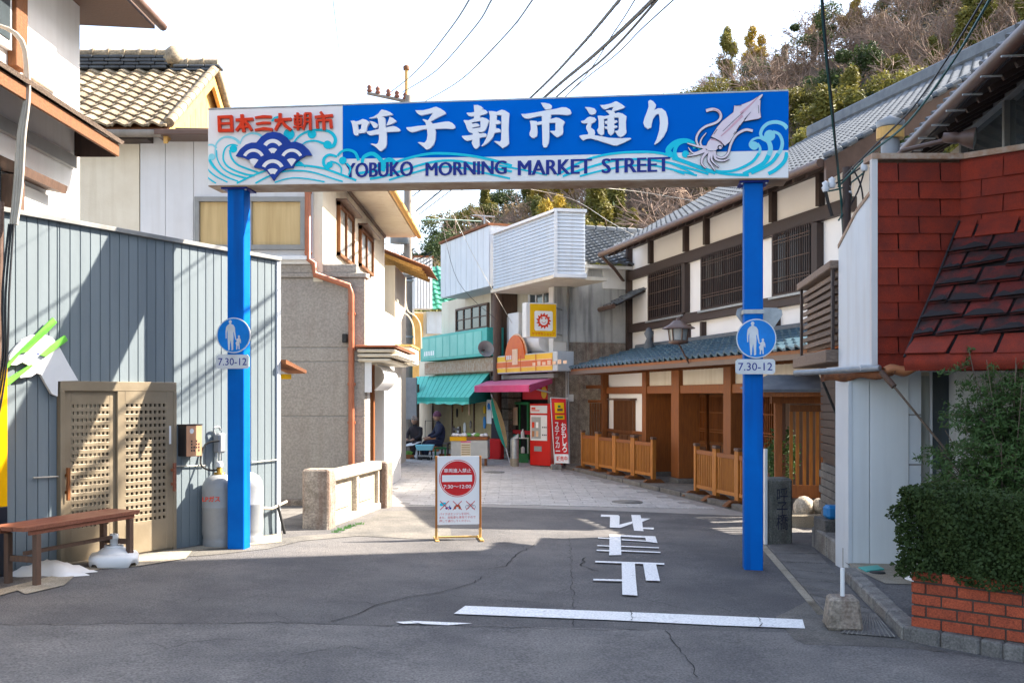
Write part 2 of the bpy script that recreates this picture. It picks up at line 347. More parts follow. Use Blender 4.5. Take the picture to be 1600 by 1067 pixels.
_r = [n for n in M['road_paint'].node_tree.nodes if n.type == 'VALTORGB'][0]; _r.color_ramp.elements[0].position = .30; _r.color_ramp.elements[1].position = .37
leafmat('leaf_dark', (.075,.1,.03), (.035,.06,.022))
leafmat('leaf_olive', (.2,.17,.035), (.11,.115,.028))
leafmat('leaf_gold', (.5,.34,.05), (.33,.25,.045))
leafmat('leaf_brush', (.26,.18,.1), (.18,.13,.07))
leafmat('leaf_hedge', (.075,.115,.03), (.026,.05,.016))
leafmat('leaf_nandina', (.085,.15,.045), (.045,.09,.03))
# ================================================================ GROUND
def sheet(name, m, pts, dz, parent=None, kind='structure', px=True):
    P = [G(*p) for p in pts] if px else [Vector((p[0], p[1], gz(p[0]))) for p in pts]
    P = [Vector((p.x, p.y, gz(p.x)+dz)) for p in P]
    mb = MB(); tri = tessellate_polygon([[Vector((p.x, p.y, 0)) for p in P]])
    fs = [tuple(t) if (P[t[1]]-P[t[0]]).cross(P[t[2]]-P[t[0]]).z > 0 else tuple(reversed(t)) for t in tri]
    mb.add(P, fs); return mb.build(name, m, parent, kind=kind) if kind else mb.build(name, m, parent)
sheet('ground', M['concrete_dark'], [(-260,-12),(260,-12),(260,500),(-260,500)], 0, px=False)
road = sheet('road', M['asphalt'], [(-14,-8),(14,-8),(14,9.5),(4.2,9.5),(3.5,15.6),(-2.6,15.9),(-2.6,13),(-14,13)], .004, px=False)
P0 = [G(-30,977), G(430,974), G(560,979), G(700,978), G(1000,984), G(1260,990), G(1640,1045)]
sheet('road_surface_old', M['asphalt_old'], [(-14,-8),(14,-8),(14,P0[-1].y-2)]+[(p.x, p.y) for p in P0[::-1]]+[(-14,P0[0].y+.3)], .008, px=False)
sheet('concrete_apron', M['asphalt_patch'], [(190,868),(300,856),(440,842),(470,838),(530,834),(600,799),(700,797),(706,845),(640,842),(560,838),(470,846),(420,858),(330,868),(260,872)], .009)
sheet('drain_surround', M['asphalt_patch'], [(1212,965),(1228,958),(1262,940),(1292,938),(1412,1001),(1480,1020),(1380,1012),(1258,1008),(1240,1000)], .010)
# tar cracks and joint
def crack(pts, wd, seed, parent=road, dz=.012):
    r = random.Random(seed); P = [G(*p) for p in pts]; Q = []
    for a, b in zip(P, P[1:]):
        n = max(3, int((b-a).length/.09))
        for i in range(n): q = a.lerp(b, i/n); Q.append((q.x+r.uniform(-.018,.018), q.y+r.uniform(-.03,.03)))
    Q.append((P[-1].x, P[-1].y)); o = brush(Q, [wd*r.uniform(.3,1.2) for _ in Q])
    n = len(Q); V = [Vector((p[0], p[1], gz(p[0])+dz)) for p in o]; mb = MB()
    mb.add(V, [(i, 2*n-1-i, 2*n-2-i, i+1) for i in range(n-1)]); return mb.build('crack', M['crack'], parent)
crack([(0,978),(200,976),(430,974),(560,979),(700,979),(900,985),(1020,986)], .012, 1)
crack([(512,974),(560,960),(590,945),(640,934),(690,926),(740,912),(752,902)], .011, 2)
crack([(700,892),(760,890),(790,885),(805,868),(835,852)], .010, 3); crack([(520,939),(570,943),(592,946)], .008, 4)
crack([(680,928),(720,934),(860,944)], .007, 5); crack([(890,840),(893,890),(897,980)], .005, 6)
crack([(1040,986),(1060,1010),(1090,1060)], .009, 7); crack([(560,838),(720,838),(1040,838)], .006, 8); crack([(915,872),(908,885),(935,893)],.016,9)
crack([(985,955),(990,962),(986,972)], .008, 31, dz=.02); crack([(1185,966),(1190,974),(1187,982)], .008, 32, dz=.02)
rc_ = random.Random(44)
for k in range(9):
    x, y = rc_.uniform(100,1150), rc_.uniform(905,1050); P_c = [(x,y)]
    for i in range(4): x += rc_.uniform(15,60)*(1 if k % 2 else -1); y += rc_.uniform(-9,9); P_c.append((x,y))
    crack(P_c, .005, 60+k)
# painted stop line and lettering on the road (read from the far side)
def paint(name, groups, ox, oy, sc, label, dz=.014):
    mb = MB()
    for gi, g in enumerate(groups):
        P = [G(ox+p[0]*sc, oy+p[1]*sc) for p in g]; P = [Vector((p.x, p.y, gz(p.x)+dz+gi*.0008)) for p in P]
        tri = tessellate_polygon([[Vector((p.x, p.y, 0)) for p in P]])
        mb.add(P, [tuple(t) if (P[t[1]]-P[t[0]]).cross(P[t[2]]-P[t[0]]).z > 0 else tuple(reversed(t)) for t in tri])
    return mb.build(name, M['road_paint'], road, label=label)
paint('stop_line', [[(727,948.5),(960,957.5),(1120,964),(1254,970),(1258,984),(1120,979),(960,971),(709,961)]], 0, 0, 1, 'broad white stop line')
paint('road_lettering', [
 [(260,100),(440,105),(455,120),(452,205),(590,170),(585,195),(460,240),(352,235),(355,125),(258,122)],
 [(575,103),(670,106),(680,140),(775,142),(690,178),(695,235),(810,238),(808,258),(698,250),(705,275),(605,270),(590,195)],
 [(350,312),(825,328),(850,400),(730,385),(475,370),(475,358),(730,375),(722,345),(465,332),(472,525),(345,528)],
 [(230,342),(352,348),(352,358),(230,352)], [(222,422),(350,428),(350,438),(222,432)], [(470,430),(865,447),(865,457),(470,440)],
 [(215,472),(350,478),(350,490),(215,484)], [(470,478),(880,496),(880,507),(470,490)],
 [(200,592),(920,615),(920,632),(200,607)], [(475,602),(612,606),(622,770),(640,958),(482,948)], [(698,615),(832,620),(875,805),(728,800)],
 [(180,783),(478,790),(478,808),(180,800)]], 900, 790, .15, 'white painted characters reading tomare, upside down from here')
paint('paint_scrap', [[(640,972),(690,974),(738,976),(700,979),(660,977)],[(618,974),(640,973),(655,976),(630,977)]], 0,0,1,'worn remains of white paint')
# paving of the shopping street
pvg = sheet('street_paving', M['paver_bed'], [(-2.3,15.2),(-.6,15.55),(1.2,15.4),(3.6,15.0),(1.1,24.6),(1.2,60),(-16,60),(-4.6,30),(-2.6,20)], .006, px=False)
def kerb_x(Y): return 3.55-(Y-15.1)*.283 if Y < 24 else 1.05
cnt = 0; far = MB(); pw, pd = .45, .3
pav = MB().box(-.5,.5,-.5,.5,-.5,.5).mesh('paving_stone', M['paver'], .02)
rows = []
for j in range(120):
    Y = 15.25+j*pd
    for i in range(-24, 9):
        X = i*pw+(.225 if j % 2 else 0)
        xl = (-1.75 if Y < 15.6 else -2.3) if Y < 18.5 else -3.2-(Y-18.5)*.25
        if X < xl or X+pw > kerb_x(Y)-.06: continue
        if Y > 31: continue
        rows.append((Y, X, j))
rows = [r for r in rows if r[0] > 15.62-.05*(r[1]-1)**2*(.2 if r[1] > 1 else .35) or r[0] > 15.7]
for k, (Y, X, j) in enumerate(rows):
    x, y = X+pw/2, Y+pd/2; z = gz(x)+.006
    if k < 300: inst('paving_stone', pav, pvg, (x, y, z), scale=(pw-.008, pd-.008, .02+random.uniform(-.002,.002)), rot=(0,.02,0))
    else: far.box(X+.004, X+pw-.004, Y+.004, Y+pd-.004, z-.01, z+.01+random.uniform(-.002,.001))
far.build('paving_stone_field', M['paver'], pvg, kind='stuff')
# manhole covers
for (px, py, r) in ((980,786,.25),(772,739,.23)):
    g = G(px, py); t = thing('manhole_cover', 'round iron manhole cover set in the pale paving '+('near the second fence' if r > .24 else 'in front of the corner shop'), 'manhole cover', (g.x, g.y, gz(g.x)+.018), group='manhole covers in the paving')
    MB().lathe([(0,.012),(r*.85,.012),(r*.86,.008),(r*.88,.012),(r,.012),(r,-.01)], n=28).build('cover', M['kerb_stone'], t)
# ================================================================ GREY PANEL HOUSE (left)
HF = Frame(G(0,898), G(436,833)); A = HF
hs = HF.thing('grey_panel_house', 'single-storey building clad in pale grey vertical boards with a sliding lattice door', 'house')
uL = -1.2; uR = HF.u(434); u24 = HF.u(24); pit = (HF.u(333.7)-u24)/21.0
def topz(u): a = HF.uz(10,333); b = HF.uz(435,408); return a[1]+(b[1]-a[1])*(u-a[0])/(b[0]-a[0])
MB().hexa([(uL,.03,-.4),(uR-.03,.03,-.4),(uR-.03,3.2,-.4),(uL,3.2,-.4)], [(uL,.03,topz(uL)-.05),(uR-.03,.03,topz(uR)-.05),(uR-.03,3.2,topz(uR)-.3),(uL,3.2,topz(uL)-.3)]).build('wall', M['trim_grey'], hs)
dl, dr = HF.u(89.4), HF.u(271); dtop = (HF.uz(180,597)[1])
gzl = lambda u: gz(HF.world(u,0,0).x)
i0 = int(math.floor((uL-u24)/pit))
for i in range(i0, 60):
    a = u24+i*pit; b = a+pit
    if a > uR: break
    b = min(b, uR); segs = []
    if b <= dl or a >= dr: segs = [(a, b, gzl(a)-.05)]
    else:
        if a < dl: segs.append((a, dl, gzl(a)-.05))
        if b > dr: segs.append((dr, b, gzl(b)-.05))
        segs.append((max(a, dl), min(b, dr), dtop))
    for (p, q, z0) in segs:
        if q-p < .01: continue
        mb = MB(); t0, t1 = topz(p), topz(q); g = .006
        mb.hexa([(p+g/2,0,z0),(q-g/2,0,z0),(q-g/2,.035,z0),(p+g/2,.035,z0)], [(p+g/2,0,t0),(q-g/2,0,t1),(q-g/2,.035,t1),(p+g/2,.035,t0)])
        mb.build('wall_board', M['siding_grey'], hs, bevel=.004)
MB().hexa([(uL,-.04,topz(uL)),(uR+.03,-.04,topz(uR)),(uR+.03,.3,topz(uR)),(uL,.3,topz(uL))], [(uL,-.04,topz(uL)+.045),(uR+.03,-.04,topz(uR)+.045),(uR+.03,.3,topz(uR)+.045),(uL,.3,topz(uL)+.045)]).build('coping', M['trim_grey'], hs, bevel=.004)
MB().box(uR-.028,uR+.03,-.02,.5,-.2,topz(uR)-.003).build('corner_trim', M['white_panel'], hs)
# sliding lattice door
fr = MB(); zb = lambda u: gzl(u)+.02
fr.box(dl,dr,-.05,.03,dtop-.09,dtop+.005); fr.box(dl,dl+.045,-.052,.03,-.1,dtop-.09); fr.box(dr-.04,dr,-.052,.03,-.1,dtop-.09)
fr.box(dl+.045,dr-.04,-.03,.03,zb(dl)-.08,zb(dl)+.0)
df = fr.build('door_frame', M['bronze_frame'], hs, bevel=.003)
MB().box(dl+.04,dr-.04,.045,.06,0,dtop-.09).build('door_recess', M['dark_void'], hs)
def lattice(ua, ub, y, back):
    d = MB(); z0 = zb(ua)+.0; z1 = dtop-.09; st = .09
    d.box(ua,ua+st,y-.012,y+.012,z0,z1); d.box(ub-st,ub,y-.012,y+.012,z0,z1); d.box(ua+st,ub-st,y-.012,y+.012,z1-.11,z1); d.box(ua+st,ub-st,y-.012,y+.012,z0,z0+.3)
    door = d.build('sliding_door', M['bronze_frame'], hs, bevel=.003)
    xa, xb, za, zc = ua+st, ub-st, z0+.3, z1-.11; nc, nr = 9, 18; px_ = (xb-xa)/nc; pz = (zc-za)/nr
    for i in range(nc+1): x = xa+i*px_; piece('slat', M['bronze_frame'], door, x-px_*.24, x+px_*.24, y-.009, y+.009, za, zc)
    for j in range(nr+1): z = za+j*pz; piece('slat', M['bronze_frame'], door, xa, xb, y-.0115, y-.0005+.007, z-pz*.27, z+pz*.27)
    if back: MB().box(xa,xa+(xb-xa)*.8,y+.013,y+.02,za,zc).build('door_backing', M['beige_panel'], door); MB().box(xa+(xb-xa)*.8,xb,y+.013,y+.02,za,zc).build('door_glass', M['dark_glass'], door)
    else: MB().box(xa,xb,y+.013,y+.02,za,zc).build('door_glass', M['dark_glass'], door)
    return door
um = HF.u(179)
d1 = lattice(dl+.045, um+.02, -.005, True); d2 = lattice(um-.0, dr-.04, -.034, False)
for door, px, py0, py1, mm, yy in ((d1,100,731,782,'wood_orange',-.02),(d2,272,723,767,'wood_bench',-.05)):
    u, za = HF.uz(px, py1, yy-.04); _, zc = HF.uz(px, py0, yy-.04)
    u = min(max(u, dl+.07), dr-.07)
    MB().box(u-.015,u+.015,yy-.06,yy-.035,za,zc).box(u-.01,u+.01,yy-.036,yy,za+.06,za+.09).box(u-.01,u+.01,yy-.036,yy,zc-.09,zc-.06).build('handle', M[mm], door, bevel=.002)
u, z = HF.uz(266,680,-.05); MB().box(u-.012,u+.012,-.051,-.046,z-.09,z+.1).build('door_sticker', M['white_plastic'], d2)
# thin pipe strung along the boards
for a, b, y in (((50,746),(89,744),-.02),((272,728),(318,727),-.02),((392,722),(432,718),-.02)):
    p = HF.uz(*a); q = HF.uz(*b); MB().tube([(p[0],y,p[1]),(q[0],y,q[1])], .008, 6).build('wall_wire', M['cable_white'], hs)
p = HF.uz(395,793); q = HF.uz(443,783); MB().tube([(p[0],-.05,p[1]),((p[0]+q[0])/2,-.06,p[1]-.03),(q[0],-.05,q[1])], .018, 8).build('wall_pipe', M['cable_white'], hs)
p = HF.uz(428,788); q = HF.uz(436,836); MB().tube([(p[0],-.06,p[1]),(q[0]+.0,-.1,q[1])], .018, 8).build('drain_hose', M['rubber'], hs)
# hand with chopsticks shop emblem (zoomed outline, 0.3187 px per unit from 0,300)
Z2 = lambda p, y=-.05: HF.uz(p[0]*.3187, 300+p[1]*.3187, y)
lg = HF.thing('chopsticks_emblem', 'white cut-out hand holding two green chopsticks fixed on the grey boards', 'shop emblem')
hand = [(50,800),(70,770),(110,725),(160,700),(210,697),(255,712),(290,755),(330,830),(385,925),(285,928),(283,1003),(255,990),(225,940),(200,895),(180,888),(155,905),(100,912),(96,900),(125,880),(150,855),(110,835),(80,850),(52,848),(45,820)]
mb = MB(); shapes(mb, [[[Z2(p) for p in hand]]], -.02, .03); mb.build('hand', M['white_plastic'], lg, bevel=.002)
mb = MB(); shapes(mb, [[[Z2(p) for p in [(170,790),(197,792),(190,798)]]]], -.051, .001); mb.build('finger_gap', M['navy'], lg)
for k, q in enumerate(([(258,615),(278,640),(230,690),(130,785),(100,790),(40,860),(-30,905),(-60,905),(30,845)], [(315,702),(330,728),(220,808),(195,800),(250,750)], [(150,845),(158,852),(45,942),(-60,990),(-60,960),(40,912)])):
    mb = MB(); shapes(mb, [[[Z2(p, -.06) for p in q]]], -.05, .02+.004*k); mb.build('chopstick', M['logo_green'], lg, bevel=.002)
# yellow and black board at the near end of the wall
u0_, z1_ = HF.uz(12,558,-.12); _, z2_ = HF.uz(11,791,-.12)
bd = HF.thing('yellow_and_black_board', 'upright board, yellow above and black below, at the left edge by the wall', 'signboard')
MB().box(u0_-.9,u0_,-.12,-.07,z2_,z1_).build('upper_panel', M['yellow_board'], bd, bevel=.004)
MB().box(u0_-.9,u0_-.001,-.122,-.07,.02,z2_-.002).build('lower_panel', M['black_board'], bd, bevel=.004)
# bench: built from its four feet
def seatframe(): pass
bl = thing('wooden_bench', 'long reddish-brown wooden bench standing in front of the lattice door', 'bench')
f2 = G(61,916); f3 = G(206,884)
Lv = Vector((f3.x-f2.x, f3.y-f2.y)); bl_a = math.atan2(Lv.y, Lv.x); bl.location = (f2.x, f2.y, gz(f2.x)+.0); bl.rotation_euler = (0,0,bl_a); L = Lv.length; W = .36
H = .52
t = MB()
for k in range(3): piece('seat_board', M['wood_bench'], bl, -.18, L+.1, .005+k*.128-.02, .005+k*.128+.103, H-.035, H)
MB().box(-.1,L+.04,.0,.025,H-.075,H-.036).box(-.1,L+.04,W-.04,W-.015,H-.075,H-.036).build('apron', M['wood_bench'], bl, bevel=.003)
for x in (0, L):
    for y in (0, W-.05): MB().box(x-.028,x+.028,y,y+.05,-.02,H-.077).build('leg', M['wood_brown'], bl, bevel=.004)
    MB().box(x-.015,x+.015,.052,W-.052,.2,.25).build('stretcher', M['wood_brown'], bl, bevel=.003)
MB().box(.02,L-.02,W/2-.015,W/2+.02,.252,.285).build('stretcher', M['wood_brown'], bl, bevel=.003)
# parasol base
g = G(175,884); pb = thing('parasol_base', 'white plastic parasol base with an empty socket at the foot of the bench', 'parasol base', (g.x, g.y+.05, gz(g.x)), .35)
def sq(rr, n=32, p=4.0): return [(rr*abs(math.cos(2*math.pi*k/n))**(2/p)*math.copysign(1, math.cos(2*math.pi*k/n)), rr*abs(math.sin(2*math.pi*k/n))**(2/p)*math.copysign(1, math.sin(2*math.pi*k/n))) for k in range(n)]
mb = MB(); prof = [(.21,.0,.04),(.225,.03,.04),(.225,.085,.0),(.21,.11,0),(.15,.125,0)]; vs = []
for r, z, lift in prof:
    for k, (x, y) in enumerate(sq(r)): vs.append((x, y, z+(lift*(1 if abs(math.cos(4*math.pi*k/32)) < .5 else 0) if z < .05 else 0)))
n = 32; mb.add(vs, [(i*n+k, i*n+(k+1) % n, (i+1)*n+(k+1) % n, (i+1)*n+k) for i in range(4) for k in range(n)], True)
mb.build('foot', M['white_plastic'], pb)
MB().lathe([(.16,.12),(.13,.15),(.1,.17),(.06,.185),(.045,.19)], n=24).build('dome', M['white_plastic'], pb)
MB().lathe([(.036,.18),(.036,.25),(.042,.252),(.042,.3),(.034,.302),(.03,.27),(0,.27)], n=18).build('socket', M['white_plastic'], pb)
MB().lathe([(.085,.17),(.09,.185),(.085,.195),(.07,.19)], n=20).build('water_cap', M['white_plastic'], pb)
# crumpled white sack under the bench
g = G(75,900); mb = MB(); rr = random.Random(3)
mb.grid(lambda u, v: (g.x+(u-.5)*(.62+.1*math.sin(v*9)), g.y+.12+(v-.5)*(.34+.08*math.sin(u*11)), gz(g.x)+.004+max(0, .11*(1-((u-.42)*2.1)**2)*(1-((v-.5)*2)**2))+.025*abs(math.sin(u*17+v*9)*math.sin(v*13+u*5))*(1 if 0 < u < 1 and 0 < v < 1 else 0)), 16, 10)
mb.build('sack', M['white_plastic'], None, label='crumpled white plastic sack on the ground under the bench', cat='sack')
# concrete strip at the foot of the wall, broken edge
sheet('wall_footing', M['concrete'], [(-40,950),(0,932),(28,924),(40,930),(100,916),(120,898),(160,890),(215,886),(290,874),(300,862),(440,848),(440,834),(200,872),(0,922),(-40,930)], .013)
# mailbox
mbx = HF.thing('mailbox', 'small tan letter box with dark sides mounted right of the lattice door', 'mailbox')
(ua, za), (ub, zc) = HF.uz(292,713,-.14), HF.uz(315,664,-.14)
MB().box(ua,ub,-.13,.0,za,zc).build('body', M['mailbox_dark'], mbx, bevel=.006)
MB().box(ua-.003,ub+.003,-.145,-.131,za-.003,zc).build('front', M['mailbox_tan'], mbx, bevel=.004)
MB().box(ua-.006,ub+.006,-.15,.0,zc+.001,zc+.012).build('lid', M['mailbox_dark'], mbx)
mb = MB(); shapes(mb, [[disc(ua+(ub-ua)*.3, zc-.06, .028, 16)]], -.146, .001); mb.build('label', M['white_plastic'], mbx)
mb = MB(); rr = random.Random(4)
for i in range(4):
    for j in range(4):
        if rr.random() < .6: x = ua+.05+i*.033; z = za+.05+j*.033; shapes(mb, [[[(x,z),(x+.02,z),(x+.02,z+.02),(x,z+.02)]]], -.146, .001)
mb.build('pattern', M['mailbox_dark'], mbx)
# gas cylinder with regulator
gp = HF.world(HF.u(343,-.2), -.2, 0); gg = gz(gp.x)
gc = thing('gas_cylinder', 'grey propane gas cylinder with regulator hose, nearer of the pair behind the left blue post', 'gas cylinder', (gp.x, gp.y, gg), group='gas cylinders against the boards')
gp2 = HF.world(HF.u(343,-.2)+.4, -.2, 0)
gc2 = thing('gas_cylinder', 'second grey gas cylinder, mostly hidden behind the left blue post', 'gas cylinder', (gp2.x, gp2.y, gz(gp2.x)), group='gas cylinders against the boards')
gm = MB().lathe([(.175,.0),(.178,.07),(.176,.075),(.172,.09),(.18,.13),(.185,.16),(.185,.42),(.187,.425),(.187,.435),(.185,.44),(.185,.62),(.175,.68),(.14,.74),(.08,.775),(.05,.78),(0,.78)], n=28).mesh('tank', M['gas_grey']); inst('tank', gm, gc); inst('tank', gm, gc2)
MB().lathe([(.06,.77),(.06,.8),(.03,.8),(.03,.86),(0,.86)], n=14).build('valve', M['brass'], gc)
MB().lathe([(.036,.86),(.036,.9),(.03,.92),(0,.92)], n=14).build('hand_wheel', M['white_plastic'], gc)
MB().tube(smooth([(.0,0,.83),(-.1,-.05,.83),(-.2,-.02,.9),(-.17,.05,1.1),(-.03,.1,1.14)]), .011, 8).build('hose', M['rubber'], gc)
mb = MB(); text('LPガス', 'lettering', M['letter_red'], gc, -.13,.06,.5,.56,-.187,.001,bold=.02)
rg = HF.thing('gas_meter', 'small grey gas regulator with pipes on the wall above the gas cylinder', 'gas meter')
(ua, za), (ub, zc) = HF.uz(341,722,-.1), HF.uz(352,672,-.1)
MB().box(ua,ub,-.12,-.01,za+.1,zc-.03).build('body', M['gas_grey'], rg, bevel=.02)
MB().tube(smooth([(ua,-.05,zc-.05),(ua-.02,-.05,zc+.02),(ua+.05,-.05,zc+.04),(ua+.08,-.05,zc)]), .012, 8).build('pipe', M['galvanised'], rg); MB().tube([(ua+.02,-.05,za+.1),(ua+.02,-.05,za-.08)], .012, 8).build('pipe', M['galvanised'], rg)
MB().tube([(ub-.03,-.04,.1),(ub-.03,-.04,za+.1)], .013, 8).build('riser', M['galvanised'], rg)
# ================================================================ GATE
PL = G(355,858.5); PR = G(1163,890.5)
GF = Frame(PL, PR); gdir = GF.ang
gate = GF.thing('street_gate', 'tall blue gate spanning the street under a long Yobuko Morning Market Street sign', 'gate')
ysgn = -.09
uA, zA = GF.uz(325,290,ysgn); uA2, zA2 = GF.uz(325,172,ysgn); uB, zB = GF.uz(1232,278,ysgn); _, zB2 = GF.uz(1232,143,ysgn)
zb0, zb1 = (zA+zB)/2, (zA2+zB2)/2
def GS(px, py, y=ysgn):  # survey of a point on the sign face
    return GF.uz(px, py, y)
print('sign z', zA, zB, zA2, zB2, 'len', uB-uA)
def sz(u, z): # sign slopes a few centimetres with the road
    return z
bz0 = lambda u: zA+(zB-zA)*(u-uA)/(uB-uA); bz1 = lambda u: zA2+(zB2-zA2)*(u-uA)/(uB-uA)
pw_ = .185
for k, u in enumerate((0.0, GF.len)):
    g0 = gz(GF.world(u,0,0).x)
    o = MB().box(u,u+pw_,0,pw_,g0-.05,bz0(u)-.012).build('post', M['blue_paint'], gate, bevel=.008)
    MB().box(u-.05,u+pw_+.05,-.05,pw_+.05,bz0(u)-.03,bz0(u)-.012).build('mounting_plate', M['navy'], gate, bevel=.002)
    for du in (-.035, pw_+.02): MB().box(u+du,u+du+.018,-.03,-.01,bz0(u)-.045,bz0(u)-.031).build('bolt', M['galvanised'], gate)
SD = .36
box = MB().hexa([(uA,ysgn,bz0(uA)),(uB,ysgn,bz0(uB)),(uB,ysgn+SD,bz0(uB)),(uA,ysgn+SD,bz0(uA))], [(uA,ysgn,bz1(uA)),(uB,ysgn,bz1(uB)),(uB,ysgn+SD,bz1(uB)),(uA,ysgn+SD,bz1(uA))]).build('sign_box', M['sign_white'], gate, bevel=.004)
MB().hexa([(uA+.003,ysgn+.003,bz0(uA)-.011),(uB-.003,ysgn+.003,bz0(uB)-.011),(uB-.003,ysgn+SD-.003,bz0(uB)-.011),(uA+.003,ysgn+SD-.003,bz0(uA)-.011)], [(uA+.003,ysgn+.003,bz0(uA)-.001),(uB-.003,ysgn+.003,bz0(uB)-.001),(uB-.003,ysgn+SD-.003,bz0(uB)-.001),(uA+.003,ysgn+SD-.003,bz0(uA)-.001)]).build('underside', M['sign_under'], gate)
MB().hexa([(uA,ysgn-.004,bz1(uA)+.001),(uB,ysgn-.004,bz1(uB)+.001),(uB,ysgn+SD,bz1(uB)+.001),(uA,ysgn+SD,bz1(uA)+.001)], [(uA,ysgn-.004,bz1(uA)+.016),(uB,ysgn-.004,bz1(uB)+.016),(uB,ysgn+SD,bz1(uB)+.016),(uA,ysgn+SD,bz1(uA)+.016)]).build('top_trim', M['galvanised'], gate)
def zoomer(ox, oy, sc): return lambda p: GS(ox+p[0]*sc, oy+p[1]*sc)
bz = [GS(535.5,164),GS(535.5,248.5),GS(780,245),GS(1232,235),(uB,bz1(uB)),(uA+(GS(535.5,164)[0]-uA),bz1(GS(535.5,164)[0]))]
mb = MB(); shapes(mb, [[[bz[5],bz[1],bz[2],bz[3],bz[4]]]], ysgn, .002); mb.build('blue_face', M['sign_blue'], gate)
def art(name, m, groups, zz, base, th=.0012, step=.0003, **k):
    mb = MB(); shapes(mb, [[[zz(p) for p in c] for c in g] for g in groups], ysgn-base, th, step); return mb.build(name, M[m], gate, **k)
ZG = zoomer(320,160,.15); ZF = zoomer(1050,140,.1405); Z4 = zoomer(320,130,.3); Z5 = zoomer(780,130,.3); ZE = zoomer(330,165,.125)
def st(pts, w0, w1=None, k=4):
    q = smooth(pts, k); n = len(q); w1 = w0 if w1 is None else w1
    return [brush(q, [w0+(w1-w0)*i/(n-1) for i in range(n)])]
def clipz(zz):   # keep the printed waves inside the sign face
    def f(p):
        u, z = zz(p); u = min(max(u, uA+.004), uB-.004); return (u, min(max(z, bz0(u)+.004), bz1(u)-.004))
    return f
ZG, ZF, Z4, Z5 = clipz(ZG), clipz(ZF), clipz(Z4), clipz(Z5)
art('wave_pale', 'light_cyan', [st([(20,450),(80,445),(125,480)],16,22), st([(130,590),(110,520),(120,440),(165,385),(230,362),(310,380),(365,425)],10,30), st([(368,440),(390,380),(430,345),(490,325),(560,335),(610,375)],10,28), [disc(75,572,36,18)], st([(45,575),(60,640),(110,700)],24,18)], ZG, .002)
art('wave', 'cyan', [[disc(300,487,40,18)], st([(345,455),(290,442),(230,465),(200,520),(195,600),(240,670),(330,720),(440,755),(520,765)],14,22), st([(262,500),(280,580),(340,650),(430,690),(560,735)],20,20), st([(125,500),(135,600),(190,690),(290,750),(440,795)],10,22), st([(50,600),(120,700),(220,775),(350,825)],26,14), st([(20,690),(110,770),(240,835)],18,14), st([(20,775),(70,815),(120,845)],16,14),
  st([(335,845),(480,775),(620,720),(760,680),(900,660),(1080,665),(1250,695),(1420,755),(1580,815)],18,24), st([(530,845),(640,785),(760,738),(900,716),(1060,720),(1200,752),(1330,795),(1440,828)],18,16), st([(730,838),(850,800),(960,790),(1100,803),(1250,832)],14,14), st([(920,640),(990,630),(1050,680)],50,10),
  st([(930,420),(990,350),(1100,300),(1230,292),(1320,320),(1362,385),(1345,450),(1290,470)],16,44), [disc(1280,445,44,18)], st([(1000,460),(1060,415),(1150,405),(1250,435)],10,26), [disc(1118,335,46,18)], [disc(880,335,58,18)], st([(700,200),(740,165),(800,160)],20,30),
  st([(1300,690),(1245,655),(1245,590),(1300,550),(1380,570)],36,24), [disc(1302,655,34,16)], st([(1385,560),(1430,515),(1500,500),(1570,530),(1605,610)],22,34), [disc(1440,610,40,16)], st([(1310,620),(1380,640),(1425,690),(1420,750)],20,14), st([(1480,640),(1520,690),(1500,760)],24,14)], ZG, .0036)
art('wave', 'cyan', [st([(900,440),(960,400),(1000,425)],30,20), st([(800,470),(900,455),(1000,412),(1100,382),(1200,367),(1350,375),(1500,402),(1600,432)],14,14), st([(860,500),(930,487),(1050,450),(1180,413),(1300,405),(1450,432),(1600,462)],12,12), st([(960,505),(1080,470),(1200,440),(1320,440),(1440,465),(1590,498)],10,10),
  st([(820,420),(830,385),(880,370),(930,420),(925,460)],16,26)], Z4, .0036)
art('wave', 'cyan', [st([(0,430),(160,460),(250,480)],10,8), st([(300,480),(430,410),(550,375),(700,360),(850,368),(1000,420),(1150,470),(1300,480)],12,14), st([(330,486),(450,445),(600,405),(740,398),(880,415),(1000,448),(1090,475)],12,12), st([(420,486),(540,455),(680,432),(800,430),(920,455),(1030,482)],10,10), st([(900,385),(880,350),(920,310),(975,300),(1020,320),(1050,350)],34,14), [disc(968,372,17,14)]], Z5, .0036)
art('wave_pale', 'light_cyan', [st([(1284,440),(1240,390),(1160,365),(1070,380),(1010,430),(985,500),(1020,560)],46,34), [disc(1085,515,62,20)], st([(1120,470),(1190,500),(1225,580),(1215,660),(1180,720)],30,44), st([(1040,570),(970,540),(900,560),(865,610),(880,650)],26,26), [disc(912,628,48,18)], st([(1000,540),(1070,580),(1095,660),(1075,740)],50,56), st([(950,600),(980,660),(965,720)],26,34)], ZF, .0036)
art('wave', 'cyan', [st([(1180,715),(1120,800),(1020,870),(880,935)],44,30), st([(1075,735),(1020,820),(900,890),(790,940)],54,34), st([(965,715),(900,800),(800,860),(680,905),(560,915),(480,905)],34,24), st([(1280,700),(1250,800),(1160,890),(1070,940)],46,40), st([(0,770),(150,820),(320,885),(480,940)],24,22), st([(0,830),(130,885),(240,940)],22,20), st([(0,890),(80,925),(140,945)],20,16), [disc(150,722,40,16)], st([(60,790),(30,700),(60,620),(140,580),(220,600),(255,660)],44,36)], ZF, .0056)
